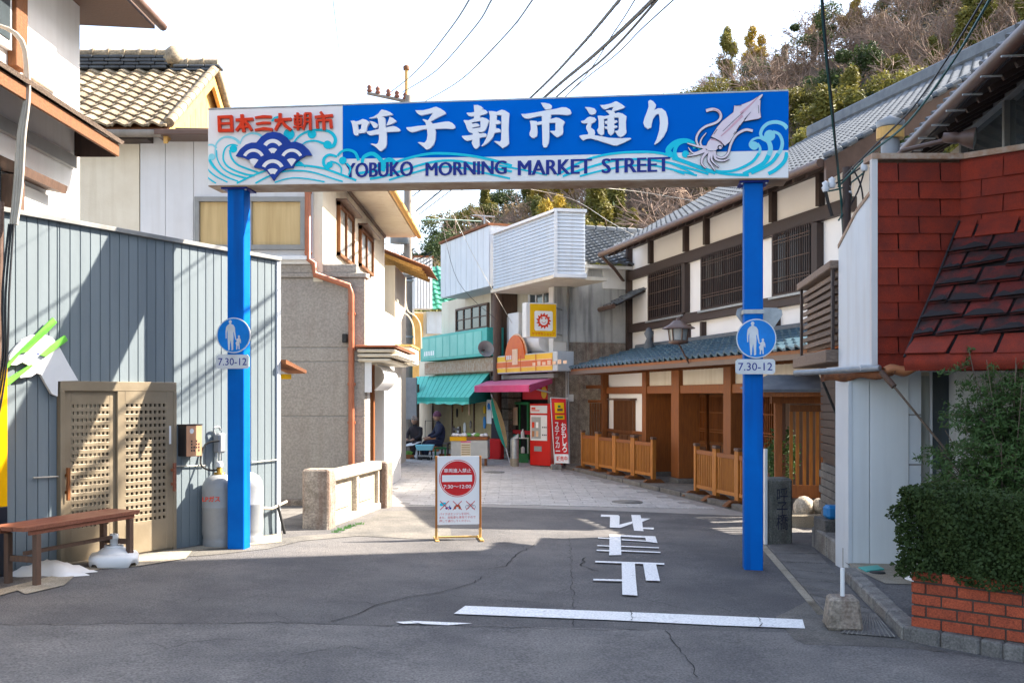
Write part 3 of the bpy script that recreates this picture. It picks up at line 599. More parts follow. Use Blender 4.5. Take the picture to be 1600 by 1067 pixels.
# white raised characters
ZA = zoomer(540,160,.0875); ZB = zoomer(670,150,.0875); ZC = zoomer(800,155,.0875); ZD = zoomer(900,145,.1)
def raised(name, m, groups, zz, th=.03, base=.012, label=None):
    mb = MB(); shapes(mb, [[[zz(p) for p in c] for c in g] for g in groups], ysgn-base+.008, th, .0008); return mb.build(name, M[m], gate, label=label)
raised('character', 'letter_white', [[[(105,350),(160,345),(200,358),(240,352),(320,315),(380,330),(448,378),(405,440),(385,530),(360,560),(245,572),(240,605),(210,612),(170,595),(155,560),(145,480),(125,390)],[(232,415),(300,402),(290,490),(245,517)]],
 [[(430,300),(520,275),(600,220),(635,170),(660,148),(740,165),(810,195),(858,230),(850,242),(740,262),(655,278),(700,290),(725,310),(730,470),(760,462),(860,440),(920,455),(975,490),(995,520),(960,540),(760,548),(742,560),(750,620),(745,780),(725,830),(650,888),(620,880),(560,820),(510,785),(460,760),(490,753),(560,765),(590,745),(610,680),(612,585),(560,590),(470,608),(430,598),(390,560),(387,535),(460,530),(600,495),(608,480),(600,380),(590,310),(570,290),(480,308)]],
 [[(440,355),(490,358),(540,375),(590,410),(580,460),(545,478),(510,468),(490,430)]], [[(800,278),(860,300),(925,355),(910,370),(840,405),(745,435),(755,400),(785,330)]]], ZA, label='white raised character for the first syllable group of Yobuko')
raised('character', 'letter_white', [[[(-231,274),(-200,276),(-90,275),(20,250),(100,222),(140,212),(220,245),(290,290),(320,325),(310,340),(210,385),(60,465),(45,480),(85,515),(190,495),(300,478),(370,475),(430,500),(475,545),(485,590),(440,608),(300,600),(125,608),(137,660),(130,790),(100,880),(50,940),(14,964),(-36,972),(-86,924),(-136,884),(-186,849),(-156,839),(-66,854),(-26,804),(-11,714),(-21,609),(-86,614),(-206,649),(-286,667),(-336,649),(-386,604),(-388,579),(-306,574),(-186,554),(-36,544),(-46,494),(-101,444),(-86,432),(-6,454),(10,435),(85,325),(-26,344),(-116,367),(-156,354),(-206,314)]]], ZB)
raised('character', 'letter_white', [[[(812,182),(880,182),(940,205),(980,235),(945,265),(990,260),(1030,275),(1065,312),(1030,340),(925,372),(920,410),(965,400),(1030,418),(1088,458),(1070,510),(1035,600),(1010,640),(950,665),(885,655),(915,690),(990,680),(1030,690),(1045,720),(1030,745),(915,765),(912,800),(915,900),(880,950),(845,960),(815,940),(775,860),(780,830),(800,800),(760,805),(690,820),(640,790),(600,745),(605,730),(720,722),(795,710),(790,680),(750,672),(720,655),(690,600),(665,520),(630,465),(640,448),(720,455),(815,420),(815,375),(770,385),(720,370),(685,330),(690,320),(760,318),(822,305),(815,230)],[(778,490),(930,462),(930,580),(790,605),(788,582),(905,560),(915,540),(890,515),(850,505),(785,520)]],
 [[(1075,290),(1140,290),(1220,305),(1260,285),(1310,265),(1370,280),(1447,330),(1440,400),(1430,600),(1440,870),(1400,910),(1325,950),(1280,910),(1230,870),(1172,830),(1190,822),(1280,832),(1300,800),(1305,640),(1305,360),(1222,362),(1222,450),(1260,455),(1290,480),(1292,512),(1205,525),(1205,595),(1260,600),(1290,625),(1290,662),(1180,680),(1165,730),(1130,790),(1060,860),(965,915),(945,910),(990,860),(1040,760),(1070,660),(1090,560),(1100,380),(1090,340)]]], ZB)
raised('character', 'letter_white', [[[(522,85),(600,88),(680,105),(718,140),(705,190),(630,208),(600,203),(560,150)]],
 [[(170,285),(240,285),(400,262),(600,225),(800,190),(900,165),(970,168),(1040,205),(1065,260),(1050,290),(990,305),(850,292),(700,295),(708,322),(685,375),(750,360),(790,345),(850,360),(920,400),(950,430),(915,500),(920,600),(905,650),(815,702),(780,680),(680,592),(690,585),(770,585),(780,560),(780,440),(670,440),(672,700),(660,800),(630,870),(600,882),(565,870),(550,820),(545,600),(540,465),(450,482),(462,600),(450,680),(400,712),(360,705),(320,660),(318,620),(342,560),(340,480),(322,410),(350,402),(445,412),(455,430),(540,410),(535,315),(440,330),(300,368),(240,360),(195,330)]]], ZC)
raised('character', 'letter_white', [[[(145,240),(220,245),(290,262),(320,300),(305,345),(245,360),(215,345),(180,290)]],
 [[(80,460),(130,450),(180,405),(220,392),(290,405),(320,435),(300,470),(245,500),(235,560),(290,600),(300,640),(290,680),(420,700),(520,720),(700,728),(850,720),(865,735),(760,790),(640,840),(590,838),(440,790),(330,755),(240,730),(170,735),(120,760),(90,740),(58,700),(60,685),(120,675),(190,668),(195,640),(160,570),(165,530),(190,490),(130,495),(95,485)]],
 [[(378,210),(440,210),(550,185),(610,155),(640,155),(720,200),(768,240),(740,260),(600,305),(560,290),(590,240),(540,245),(455,278),(420,265)]], [[(468,295),(530,290),(590,300),(612,335),(600,375),(520,380),(520,345)]],
 [[(340,380),(380,375),(440,385),(520,370),(610,345),(660,328),(730,345),(790,385),(780,470),(785,600),(790,640),(750,685),(695,712),(660,690),(605,615),(655,608),(668,580),(668,405),(600,402),(440,428),(442,560),(440,660),(400,685),(350,650),(330,600),(355,560),(355,450)]],
 [[(495,380),(600,370),(600,640),(545,685),(505,650),(490,590)]], [[(450,465),(500,455),(500,510),(455,500)]], [[(600,450),(640,450),(650,475),(600,500)]], [[(445,545),(500,545),(500,590),(455,575)]], [[(600,530),(645,535),(650,560),(600,575)]]], ZD)
raised('character', 'letter_white', [[[(1128,150),(1160,128),(1205,150),(1250,205),(1245,240),(1215,290),(1280,260),(1340,262),(1400,310),(1430,400),(1438,500),(1420,600),(1370,700),(1300,780),(1235,825),(1222,815),(1260,740),(1300,600),(1310,480),(1300,370),(1285,345),(1250,360),(1205,420),(1185,490),(1175,560),(1120,580),(1070,540),(1052,480),(1070,410),(1110,310),(1135,230)]]], ZD)
# red raised characters
s_ = lambda a, b, wd, c=None: [brush(([a, c, b] if c else [a, b]), wd)]
RC = [[s_((110,142),(118,335),38), s_((100,322),(288,320),38), s_((262,140),(272,325),38), s_((100,158),(275,150),36), s_((130,238),(262,232),28)],
 [s_((318,192),(535,180),36), s_((395,122),(420,340),40), s_((405,190),(325,325),[30,38,34],(375,265)), s_((430,195),(518,322),[30,40,34],(480,260)), s_((365,282),(480,275),26)],
 [s_((560,162),(765,152),[22,34,32],(660,150)), s_((572,240),(752,228),[22,32,28],(660,228)), s_((558,318),(778,312),[26,38,34],(670,300))],
 [s_((803,196),(1012,180),36), s_((872,108),(812,320),[38,40,34],(872,210)), s_((888,195),(1008,318),[30,42,38],(940,265))],
 [s_((1045,140),(1150,135),20), s_((1090,100),(1095,318),28), s_((1045,172),(1145,168),18), s_((1052,170),(1056,250),20), s_((1138,168),(1135,250),22), s_((1052,210),(1140,207),14), s_((1050,248),(1140,244),20), s_((1040,282),(1152,277),20), s_((1185,115),(1160,315),[30,28,22],(1182,240)), s_((1180,112),(1262,112),26), s_((1250,110),(1252,318),32), s_((1190,170),(1240,168),18), s_((1190,218),(1240,216),18)],
 [s_((1375,90),(1405,130),32), s_((1305,158),(1530,135),34), s_((1415,140),(1420,316),36), s_((1332,195),(1340,298),32), s_((1330,200),(1512,190),26), s_((1502,190),(1512,295),36)]]
for gch in RC: raised('red_character', 'letter_red', gch, ZE, th=.03)
# emblem of stacked wave fans
raised('wave_emblem', 'emblem_blue', [[[(335,570),(380,500),(440,450),(500,430),(550,430),(600,370),(660,330),(730,318),(800,330),(860,370),(905,425),(960,420),(1030,445),(1090,500),(1125,560),(1060,565),(1000,600),(950,640),(930,690),(850,700),(790,740),(750,790),(728,825),(705,790),(660,730),(600,700),(530,690),(510,650),(470,610),(410,585)]]], ZG, th=.03, base=.016)
art('emblem_arcs', 'sign_white', [[band(722,505,72,112,30,150)], [band(722,560,22,74,52,128)], [band(522,612,85,118,25,155)], [band(525,680,0,84,55,125)], [band(920,612,85,118,25,155)], [band(918,678,0,84,55,125)], [band(722,728,86,124,25,155)], [band(722,790,36,92,55,125)]], ZG, .0395, .0012)
for wd, a, b, py0, py1 in (('YOBUKO',540,645,254,277),('MORNING',666,791,253,274),('MARKET',810,924,250,273),('STREET',941,1046,247,270)):
    pa, pb2, pc, pd2 = GS(a,py1), GS(b,py1), GS(a,py0), GS(b,py0)
    for k_ in range(3): text(wd, 'english_lettering', M['navy'], gate, pa[0]+(k_-1)*.007, pb2[0]+(k_-1)*.007, (pa[1]+pb2[1])/2, (pc[1]+pd2[1])/2, ysgn-.008-.0005*k_, .001)
# squid
sq_p = {'fin': [[(960,130),(980,130),(975,240),(985,320),(960,335),(870,350),(800,365),(860,270)], [(680,270),(690,190),(760,185),(860,145),(900,125),(760,215)]],
 'mantle': [[(430,540),(500,430),(560,360),(680,265),(860,150),(940,100),(1000,62),(1005,75),(960,140),(870,260),(760,400),(690,510),(640,590),(580,640),(540,600),(480,565)]],
 'head': [[(430,555),(520,575),(560,620),(560,650),(510,670),(470,690),(400,690),(370,660),(400,590)]]}
tent = [([(290,630),(268,560),(300,480),(370,420),(480,380),(530,340),(540,290),(510,245),(450,228),(378,245)],20,34), ([(480,690),(490,745),(560,765),(620,720),(650,620),(690,540),(740,490),(820,455),(895,468)],18,30),
 ([(385,650),(290,640),(170,605)],34,12), ([(350,660),(315,610),(330,550),(380,490)],24,8), ([(370,670),(240,715),(180,650)],28,8), ([(380,680),(290,720),(170,748)],34,12), ([(400,690),(340,760),(330,830),(375,882)],34,10), ([(425,695),(405,790),(440,850),(475,908)],34,10), ([(450,695),(440,790),(520,872)],30,8), ([(470,690),(480,775),(560,800),(635,775)],30,12)]
sqd = art('squid', 'ink', [[(lambda q: q)(brush(smooth(p, 4), [a+(b-a)*i/(len(smooth(p, 4))-1)+11 for i in range(len(smooth(p, 4)))]))] for p, a, b in tent]+[[brush([Vector(x) for x in q]+[q[0], q[1]], 13)] for v in sq_p.values() for q in v], ZF, .012, .004, .0002, label='raised pink and white squid cut-out')
def sart(name, m, groups, base):
    mb = MB(); shapes(mb, [[[ZF(p) for p in c] for c in g] for g in groups], ysgn-base, .0015, .0004); return mb.build(name, M[m], sqd)
sart('tentacle', 'squid_white', [st(p, a, b) for p, a, b in tent], .021)
sart('fin', 'squid_white', [[q] for q in sq_p['fin']], .028); sart('mantle', 'squid_white', [[q] for q in sq_p['mantle']+sq_p['head']], .031)
sart('shading', 'squid_pink', [st([(960,90),(860,190),(760,280)],6,34), st([(780,300),(640,440),(540,530)],30,10), st([(430,565),(520,580),(555,620)],14,22), st([(450,232),(510,250),(530,300)],10,14)], .0335)
sart('outline', 'ink', [[brush([(790,262),(700,345),(560,478)],5)], [brush([(870,265),(800,345)],5)], [brush([(430,540),(480,562),(540,600),(580,640)],11)], [brush([(750,410),(715,465)],6)], [brush([(700,480),(680,510)],6)], [brush([(500,455),(460,510)],6)], [disc(528,655,26,16)], [brush([(955,190),(960,280)],5)], [brush([(700,195),(770,190)],5)]], .0365)
sart('eye', 'squid_white', [[disc(532,658,17,14)]], .041)
# ---------------------------------------------------------------- road signs on the posts
adult = [(285,275),(290,268),(285,258),(278,246),(284,228),(300,218),(318,226),(326,246),(316,258),(314,272),(350,290),(370,325),(375,390),(388,480),(375,492),(355,400),(345,380),(350,460),(346,560),(345,640),(320,650),(318,600),(310,500),(298,560),(292,640),(275,648),(268,560),(262,460),(262,360),(250,400),(248,480),(235,480),(232,380),(240,320),(262,290)]
child = [(418,474),(422,466),(412,452),(420,438),(432,434),(442,444),(444,458),(436,468),(445,476),(458,500),(460,550),(450,545),(446,520),(438,545),(440,632),(425,632),(422,585),(410,580),(404,635),(390,635),(392,580),(380,545),(400,510),(378,497),(378,484),(400,490)]
def post_sign(cx, cy, r, bx0, bx1, by0, by1, lab):
    t = GF.thing('pedestrian_road_sign', lab, 'road sign', group='round blue pedestrian signs with hours plate')
    y = -.06; u, z = GF.uz(cx, cy, y); R_ = GF.uz(cx+r, cy, y)[0]-u
    mb = MB(); shapes(mb, [[disc(u, z, R_, 40)]], y, .012); mb.build('disc', M['road_sign_white'], t)
    mb = MB(); shapes(mb, [[disc(u, z, R_*.945, 40)]], y-.012, .001); mb.build('disc_face', M['road_sign_blue'], t)
    mb = MB(); k = R_/250; shapes(mb, [[[(u+(p[0]-348)*k, z-(p[1]-435)*k) for p in q]] for q in (adult, child)], y-.0135, .001); mb.build('pictogram', M['road_sign_white'], t)
    (ua, za), (ub, zc) = GF.uz(bx0, by1, y), GF.uz(bx1, by0, y); q = .02
    pl = [(ua+q,za),(ub-q,za),(ub,za+q),(ub,zc-q),(ub-q,zc),(ua+q,zc),(ua,zc-q),(ua,za+q)]
    mb = MB(); shapes(mb, [[pl]], y, .01); p = mb.build('hours_plate', M['road_sign_white'], t)
    text('7.30-12', 'lettering', M['navy'], p, ua+(ub-ua)*.07, ub-(ub-ua)*.07, za+(zc-za)*.24, zc-(zc-za)*.24, y-.011, .001, bold=.004)
    MB().box(u-.05,u+.05,y,.0,z-.02,z+.02).box(u-.05,u+.05,y,.0,(za+zc)/2-.015,(za+zc)/2+.015).build('bracket', M['galvanised'], t)
post_sign(365.5, 524, 26.5, 338, 389.5, 554, 576, 'round blue sign of adult and child with 7.30-12 plate on the left gate post')
post_sign(1181.5, 529, 31.5, 1149, 1211, 561, 584.5, 'round blue sign of adult and child with 7.30-12 plate on the right gate post')
t = GF.thing('triangular_road_sign', 'back of a grey triangular road sign behind the right gate post', 'road sign')
tri = [GF.uz(*p, .22) for p in ((1150,492),(1152,483),(1160,480),(1214,481),(1222,485),(1223,492),(1196,531),(1187,540),(1178,531))]
mb = MB(); shapes(mb, [[tri]], .235, .012); mb.build('plate', M['galvanised'], t)
(ua, za), (ub, zc) = GF.uz(1164,490,-.02), GF.uz(1206,483,-.02)
MB().box(GF.len-.012,GF.len+pw_+.012,-.012,-.002,za,zc).box(GF.len+pw_+.003,GF.len+pw_+.012,-.002,.22,za,zc).box(GF.len-.012,GF.len-.003,-.002,.22,za,zc).build('clamp', M['galvanised'], t)
# ================================================================ LEFT SIDE BUILDINGS
def tile_mesh(m, pw, pl, h=.035, th=.03, name='roof_tile'):
    """one curved pantile, x across, y up the slope, z normal"""
    mb = MB(); prof = [(i/7, h*(math.sin(i/7*2*math.pi-.6)*.6+.6*max(0, math.cos((i/7-.86)*9))*1.0)) for i in range(8)]
    top = [(x*pw-pw/2, 0, z+th) for x, z in prof]+[(x*pw-pw/2, pl*1.08, z) for x, z in prof]
    bot = [(x*pw-pw/2, 0, z) for x, z in prof]
    mb.add(top, [(i, i+1, i+9, i+8) for i in range(7)], True); mb.add(bot+top[:8], [(i, i+1, i+9, i+8) for i in range(7)])
    mb.add([bot[0], top[0], top[8]], [(0,1,2)]).add([bot[7], top[7], top[15]], [(0,2,1)])
    return mb.mesh(name, m)
def tiled(parent, m, E0, E1, T0, pw, pl, h=.035, th=.03, single=True, limit=300, skip=None, name='roof_tile'):
    """cover the slope E0->E1 (eave) up to T0 with pantiles"""
    E0, E1, T0 = Vector(E0), Vector(E1), Vector(T0); U = E1-E0; V = T0-E0; nu = round(U.length/pw); nv = round(V.length/pl)
    ux = U.normalized(); vy = V.normalized(); nz = ux.cross(vy).normalized(); vy2 = nz.cross(ux)
    R = Matrix((ux, vy2, nz)).transposed(); a, b = U.length/nu, V.length/nv; me = tile_mesh(m, a, b, h, th, name); n = 0
    sk = V.dot(ux)/nv; joined = MB(); rr = random.Random(5)
    for j in range(nv):
        for i in range(nu):
            if skip and skip((i+.5)/nu, (j+.5)/nv): continue
            p = E0+ux*((i+.5)*a)+V*(j/nv)
            if single and n < limit:
                o = inst(name, me, parent, p, scale=(1, 1, 1)); o.rotation_euler = (R @ Matrix.Rotation(rr.uniform(-.012, .012), 3, 'Y')).to_euler()
            else:
                joined.add([p+R @ v.co for v in me.vertices], [tuple(q.vertices) for q in me.polygons], True)
            n += 1
    if joined.v: joined.build('roof_tiles', m, parent, kind='stuff')
    return me
def window(parent, F, px0, px1, py0, py1, y, frame, glass, nx=2, ny=1, fw=.05, name='window', dep=.06, slats=0, z0=None, z1=None, u0=None, u1=None):
    if u0 is None: u0, u1 = F.u(px0, y), F.u(px1, y); um = (px0+px1)/2; z1 = F.uz(um, py0, y)[1]; z0 = F.uz(um, py1, y)[1]
    fr = MB().box(u0,u1,y-dep,y,z1-fw,z1).box(u0,u1,y-dep,y,z0,z0+fw).box(u0,u0+fw,y-dep,y,z0+fw,z1-fw).box(u1-fw,u1,y-dep,y,z0+fw,z1-fw)
    for i in range(1, nx): x = u0+(u1-u0)*i/nx; fr.box(x-fw*.4,x+fw*.4,y-dep*.8,y-.005,z0+fw,z1-fw)
    w_ = fr.build(name, frame, parent, bevel=.003)
    for i in range(nx):
        a = u0+fw+(u1-u0-2*fw)*i/nx; b = u0+fw+(u1-u0-2*fw)*(i+1)/nx
        for j in range(ny):
            c = z0+fw+(z1-z0-2*fw)*j/ny; d = z0+fw+(z1-z0-2*fw)*(j+1)/ny
            MB().box(a+.002,b-.002,y-.02,y-.006,c+.002,d-.002).build('pane', glass, w_)
    for j in range(1, ny): z = z0+(z1-z0)*j/ny; piece('glazing_bar', frame, w_, u0+fw, u1-fw, y-dep*.6, y-.021, z-.015, z+.015)
    if slats:
        nn = slats
        for i in range(nn): x = u0+fw+(u1-u0-2*fw)*(i+.5)/nn; piece('slat', frame, w_, x-.011, x+.011, y-dep-.02, y-dep+.002, z0+fw*.5, z1-fw*.5)
    return w_
# ---- cream house with stone-faced ground floor
CF = Frame((-6.0, 15.3), (-2.0, 15.3)); CS = Frame((-2.965, 15.3), (-2.965, 26)); 
ch = CF.thing('cream_house', 'cream two-storey house with pantiled gable roof over a pebble-dashed lower wall', 'house')
X = lambda x: x+6.0        # world X to local x
c0 = X(-5.55); sx = X(-2.965); zt = CF.uz(220,205)[1]; zb_ = CF.uz(220,411)[1]
MB().box(X(-9),c0-.02,.0,.2,1.0,CF.uz(180,215)[1]).build('wall', M['cream_stucco'], ch)
zz0 = zb_
xs = [c0, CF.u(259), CF.u(303), sx-.0]
for a, b in zip(xs, xs[1:]): MB().box(a+.003,b-.003,-.02,.1,zz0,zt).build('wall_panel', M['lavender_wall'], ch, bevel=.003)
MB().box(c0,sx-.02,.101,.25,1.0,zt).build('inner_wall', M['lavender_wall'], ch)
wz1 = CF.uz(400,308)[1]; wz0 = CF.uz(400,391)[1]
window(ch, CF, 306, 478, 309, 391, -.02, M['trim_grey'], M['brass_curtain'], nx=2, fw=.07, dep=.08)
MB().box(CF.u(300),CF.u(482),-.14,-.021,wz0-.16,wz0-.1).build('window_sill', M['white_plastic'], ch, bevel=.006)
MB().box(c0+.3,sx+.02,-.06,-.021,zb_-.02,zb_+.06).build('base_moulding', M['white_boards'], ch)
# upper side wall facing the street
def sidez(px, py, y=0): u, z = CS.uz(px, py, y); return (X(-2.965), u, z)
ez = 5.25
MB().box(sx,sx+.14,-.021,7.4,3.4,ez).build('side_wall', M['cream_plaster'], ch)
for (a, b, c, d) in ((512,537,333,408), (548,569,368,424)):
    ua, ub = CS.u(a), CS.u(b); z1 = CS.uz((a+b)/2, c)[1]+.05; z0 = CS.uz((a+b)/2, d)[1]
    fr = MB().box(sx+.141,sx+.2,ua,ub,z1-.06,z1).box(sx+.141,sx+.2,ua,ub,z0,z0+.05).box(sx+.141,sx+.2,ua,ua+.06,z0,z1).box(sx+.141,sx+.2,ub-.06,ub,z0,z1).box(sx+.141,sx+.19,(ua+ub)/2-.03,(ua+ub)/2+.03,z0,z1)
    wn = fr.build('window', M['wood_old'], ch); MB().box(sx+.141,sx+.155,ua+.06,ub-.06,z0+.05,z1-.06).build('pane', M['curtain_glass'], wn)
    MB().box(sx+.141,sx+.32,ua-.06,ub+.06,z1+.01,z1+.04).build('window_hood', M['brown_metal'], wn)
# broad soffit and copper gutter over the street
MB().hexa([(sx-.3,-.4,ez+.0),(sx+.80,-.4,ez),(sx+.80,7.7,ez),(sx-.3,7.7,ez)], [(sx-.3,-.4,ez+.5),(sx+.84,-.4,ez+.08),(sx+.84,7.7,ez+.08),(sx-.3,7.7,ez+.5)]).build('soffit', M['cream_plaster'], ch)
MB().tube([(sx+.88,-.4,ez+.03),(sx+.88,7.75,ez+.03)], .06, 8).build('gutter', M['wood_yellow'], ch)
MB().box(sx+.141,sx+.17,-.02,7.4,ez-.07,ez-.002).build('frieze', M['brown_metal'], ch)
# main roof
eY, rY = -.35, 2.0; ezr = CF.uz(200,199,eY)[1]; rz = ezr+ (rY-eY)*.66; xr = X(-5.03)
MB().box(X(-9.2),c0+.2,eY+.05,.0,ezr-.16,ezr-.04).build('eaves_board', M['wood_dark'], ch)
MB().tube([(X(-9.2),eY-.04,ezr-.1),(X(-5.1),eY-.04,ezr-.1)], .06, 8).build('gutter', M['pole_concrete'], ch)
p0 = CF.uz(255,207,-.1); p1 = CF.uz(330,227,-.1)
MB().hexa([(X(-5.2),-.45,p0[1]-.12),(X(-2.9),-.45,p0[1]-.12),(X(-2.9),.3,p0[1]-.12),(X(-5.2),.3,p0[1]-.12)], [(X(-5.2),-.45,p0[1]-.04),(X(-2.9),-.45,p0[1]-.04),(X(-2.9),.3,p0[1]+.1),(X(-5.2),.3,p0[1]+.1)]).build('flashing', M['brown_metal'], ch, bevel=.01)
roof = MB().hexa([(X(-9.2),eY,ezr-.05),(xr,eY,ezr-.05),(xr,rY,rz-.05),(X(-9.2),rY,rz-.05)], [(X(-9.2),eY,ezr-.01),(xr,eY,ezr-.01),(xr,rY,rz-.01),(X(-9.2),rY,rz-.01)]).hexa([(X(-9.2),rY,rz-.05),(xr,rY,rz-.05),(xr,2*rY-eY,ezr-.05),(X(-9.2),2*rY-eY,ezr-.05)], [(X(-9.2),rY,rz-.01),(xr,rY,rz-.01),(xr,2*rY-eY,ezr-.01),(X(-9.2),2*rY-eY,ezr-.01)]).build('roof', M['wood_old'], ch)
tiled(roof, M['kawara'], (X(-9.2),eY-.06,ezr), (xr,eY-.06,ezr), (X(-9.2),rY,rz+.02), .265, .225, h=.05, th=.035)
tiled(roof, M['kawara'], (xr,2*rY-eY,ezr), (xr-2,2*rY-eY,ezr), (xr,rY,rz+.02), .265, .225, h=.05, th=.035, single=False)
rg_ = random.Random(8)   # ridge of stacked tiles
for k, (x0, x1, zz, nlay) in enumerate(((X(-9.2), X(-5.75), rz+.02, 4), (X(-5.75), xr+.05, rz-.02, 2))):
    for l in range(nlay):
        x = x0
        while x < x1-.05:
            L_ = .27; inst('ridge_tile', MB().box(-.13,.13,-.1,.1,0,.05).mesh('ridge_tile', M['kawara_dark'], .012) if 'rtm' not in globals() else rtm, roof, (x+.13+(l % 2)*.05,rY+rg_.uniform(-.01,.01),zz+l*.062), scale=(1,1-.05*l,1)) if False else None
            if 'rtm' not in globals(): rtm = MB().box(-.128,.128,-.12,.12,0,.048).mesh('ridge_tile', M['kawara_dark'], .012)
            inst('ridge_tile', rtm, roof, (x+.13+(l % 2)*.06,rY+rg_.uniform(-.012,.012),zz+l*.062), scale=(1,1.1-.08*l,1)); x += .262
    x = x0
    while x < x1-.1:
        if 'rcm' not in globals(): rcm = MB().tube([(-.13,0,0),(.13,0,0)], .075, 10).mesh('ridge_cap', M['kawara']); rcb = MB().tube([(-.02,0,0),(.02,0,0)], .09, 10).mesh('ridge_cap', M['kawara'])
        inst('ridge_cap', rcm, roof, (x+.13,rY,zz+nlay*.062+.03)); inst('ridge_cap', rcb, roof, (x+.01,rY,zz+nlay*.062+.035)); x += .265
MB().lathe([(.0,.0),(.14,.0),(.17,.12),(.12,.26),(.05,.33),(0,.34)], c=(X(-5.72),rY,rz+.1), n=10).build('ridge_end_ornament', M['kawara'], roof)
for j in range(11):      # verge tiles on the gable edge
    f = (j+.5)/11; inst('verge_tile', rcm, roof, (xr+.02, eY+(rY-eY)*f, ezr+(rz-ezr)*f+.06), rot=(0, -.0, rad(90)), scale=(.9,1,1)).rotation_euler = Vector((0, rY-eY, rz-ezr)).to_track_quat('X','Z').to_euler()
    inst('verge_tile', rcm, roof, (xr+.02, 2*rY-eY-(rY-eY)*f, ezr+(rz-ezr)*f+.06)).rotation_euler = Vector((0, -(rY-eY), rz-ezr)).to_track_quat('X','Z').to_euler()
gx = xr-.14   # gable wall of boards and its barge boards
for j in range(14):
    a = .05+j*.28; b = a+.27; hh = lambda y: ezr-.06+(rz-ezr)*(1-abs(y-rY)/(rY-eY))
    MB().hexa([(gx-.03,a,ezr-.1),(gx,a,ezr-.1),(gx,b,ezr-.1),(gx-.03,b,ezr-.1)], [(gx-.03,a,hh(a)),(gx,a,hh(a)),(gx,b,hh(b)),(gx-.03,b,hh(b))]).build('gable_board', M['wood_yellow'], ch)
for sgn in (1, -1):
    ya = eY if sgn > 0 else 2*rY-eY
    MB().hexa([(xr-.06,ya,ezr-.24),(xr,ya,ezr-.24),(xr,rY,rz-.24),(xr-.06,rY,rz-.24)] if sgn > 0 else [(xr-.06,rY,rz-.24),(xr,rY,rz-.24),(xr,ya,ezr-.24),(xr-.06,ya,ezr-.24)],
      [(xr-.06,ya,ezr-.055),(xr,ya,ezr-.055),(xr,rY,rz-.055),(xr-.06,rY,rz-.055)] if sgn > 0 else [(xr-.06,rY,rz-.055),(xr,rY,rz-.055),(xr,ya,ezr-.055),(xr-.06,ya,ezr-.055)]).build('barge_board', M['wood_yellow'], ch)
MB().box(gx,gx+.05,.2,3.8,ezr-.12,ezr+.0).build('tie_beam', M['wood_yellow'], ch)
# lower roof wing behind the gate sign
MB().hexa([(xr,.0,zt),(sx+.7,.0,zt-.05),(sx+.7,7.4,ez+.5),(xr,7.4,zt)], [(xr,.0,zt+.05),(sx+.7,.0,zt),(sx+.5,7.4,ez+.6),(xr,7.4,zt+.3)]).build('side_roof', M['kawara_dark'], ch)
# pebble-dashed lower storey in courses
xa, xb = X(-3.75), X(-2.2); zs = [-1.6, CF.uz(500,650)[1], CF.uz(500,565)[1], CF.uz(500,543)[1], CF.uz(500,434)[1]]
for a, b in zip(zs, zs[1:]): MB().box(xa,xb,0,.28,a+.006,b-.006).build('wall_block', M['pebbledash'], ch, bevel=.006)
MB().box(xa+.01,xb-.002,.012,.27,-1.6,zs[-1]).build('wall_core', M['trim_grey'], ch)
z4 = zs[-1]; MB().box(xa-.02,xb+.03,-.04,.3,z4,z4+.07).build('string_course', M['pebbledash'], ch, bevel=.01); MB().box(xa,xb-.12,-.02,.3,z4+.071,z4+.2).build('parapet_block', M['pebbledash'], ch, bevel=.01)
MB().box(xa,X(-2.5),-.1,-.001,-1.6,CF.uz(460,780,-.1)[1]).build('footing', M['stone_rough'], ch, bevel=.02)
MB().box(X(-9),xa-.005,.02,7,-1.6,3.3).build('rear_wall', M['cream_stucco'], ch)
# white street front of the lower storey
SF = Frame((-2.2, 15.3), (-2.2, 26)); PW = lambda px, py: SF.uz(px, py)
prof = [PW(570.5,425),PW(577,428),PW(577,440),PW(584,444),PW(588,458),PW(596,466),PW(600,486),PW(607,490),PW(610,492)]
us = [0.281]+[p[0] for p in prof[1:]]+[5.0]; zs2 = [prof[0][1]]+[p[1] for p in prof[1:]]+[prof[-1][1]]
pts = [(xb, us[0], 2.25)]+[(xb, u, z) for u, z in zip(us, zs2)]+[(xb, 5.0, 2.25)]
MB().slab(pts, (-.2,0,0)).build('street_front', M['white_plaster'], ch)
MB().box(xb-.2,xb,.281,.55,-.2,2.249).build('door_jamb', M['white_boards'], ch); MB().box(xb-.2,xb,2.1,5.0,-.2,2.249).build('door_pier', M['white_boards'], ch)
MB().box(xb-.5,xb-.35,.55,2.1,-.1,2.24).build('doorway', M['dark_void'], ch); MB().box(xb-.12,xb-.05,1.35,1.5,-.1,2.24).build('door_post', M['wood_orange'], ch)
MB().box(xb-.07,xb+.03,2.102,2.45,0,2.0).build('notice_strip', M['white_plastic'], ch)
nf = Frame((-2.165,17.45),(-2.165,20)); 
cp = MB(); 
for l, (o_, z_) in enumerate(((.5,2.2),(.62,2.27),(.58,2.34))): cp.box(xb-.1,xb+o_-.1,-.1-.02*l,2.6,z_+.0,z_+.05)
cp.build('door_canopy', M['cream_plaster'], ch, bevel=.03)
MB().box(xb-.12,xb+.52,-.16,2.62,2.415,2.45).build('canopy_roof', M['copper_pipe'], ch, bevel=.01)
MB().grid(lambda u, v: (xb+.02+.16*math.sin(v*3.0)+.12, -.02+u*1.75, 1.78+.4*v), 6, 8).build('rolled_sign', M['white_plastic'], ch)
MB().box(xb+.0,xb+.1,-.0,.05,1.75,2.2).build('meter_box', M['white_plastic'], ch)
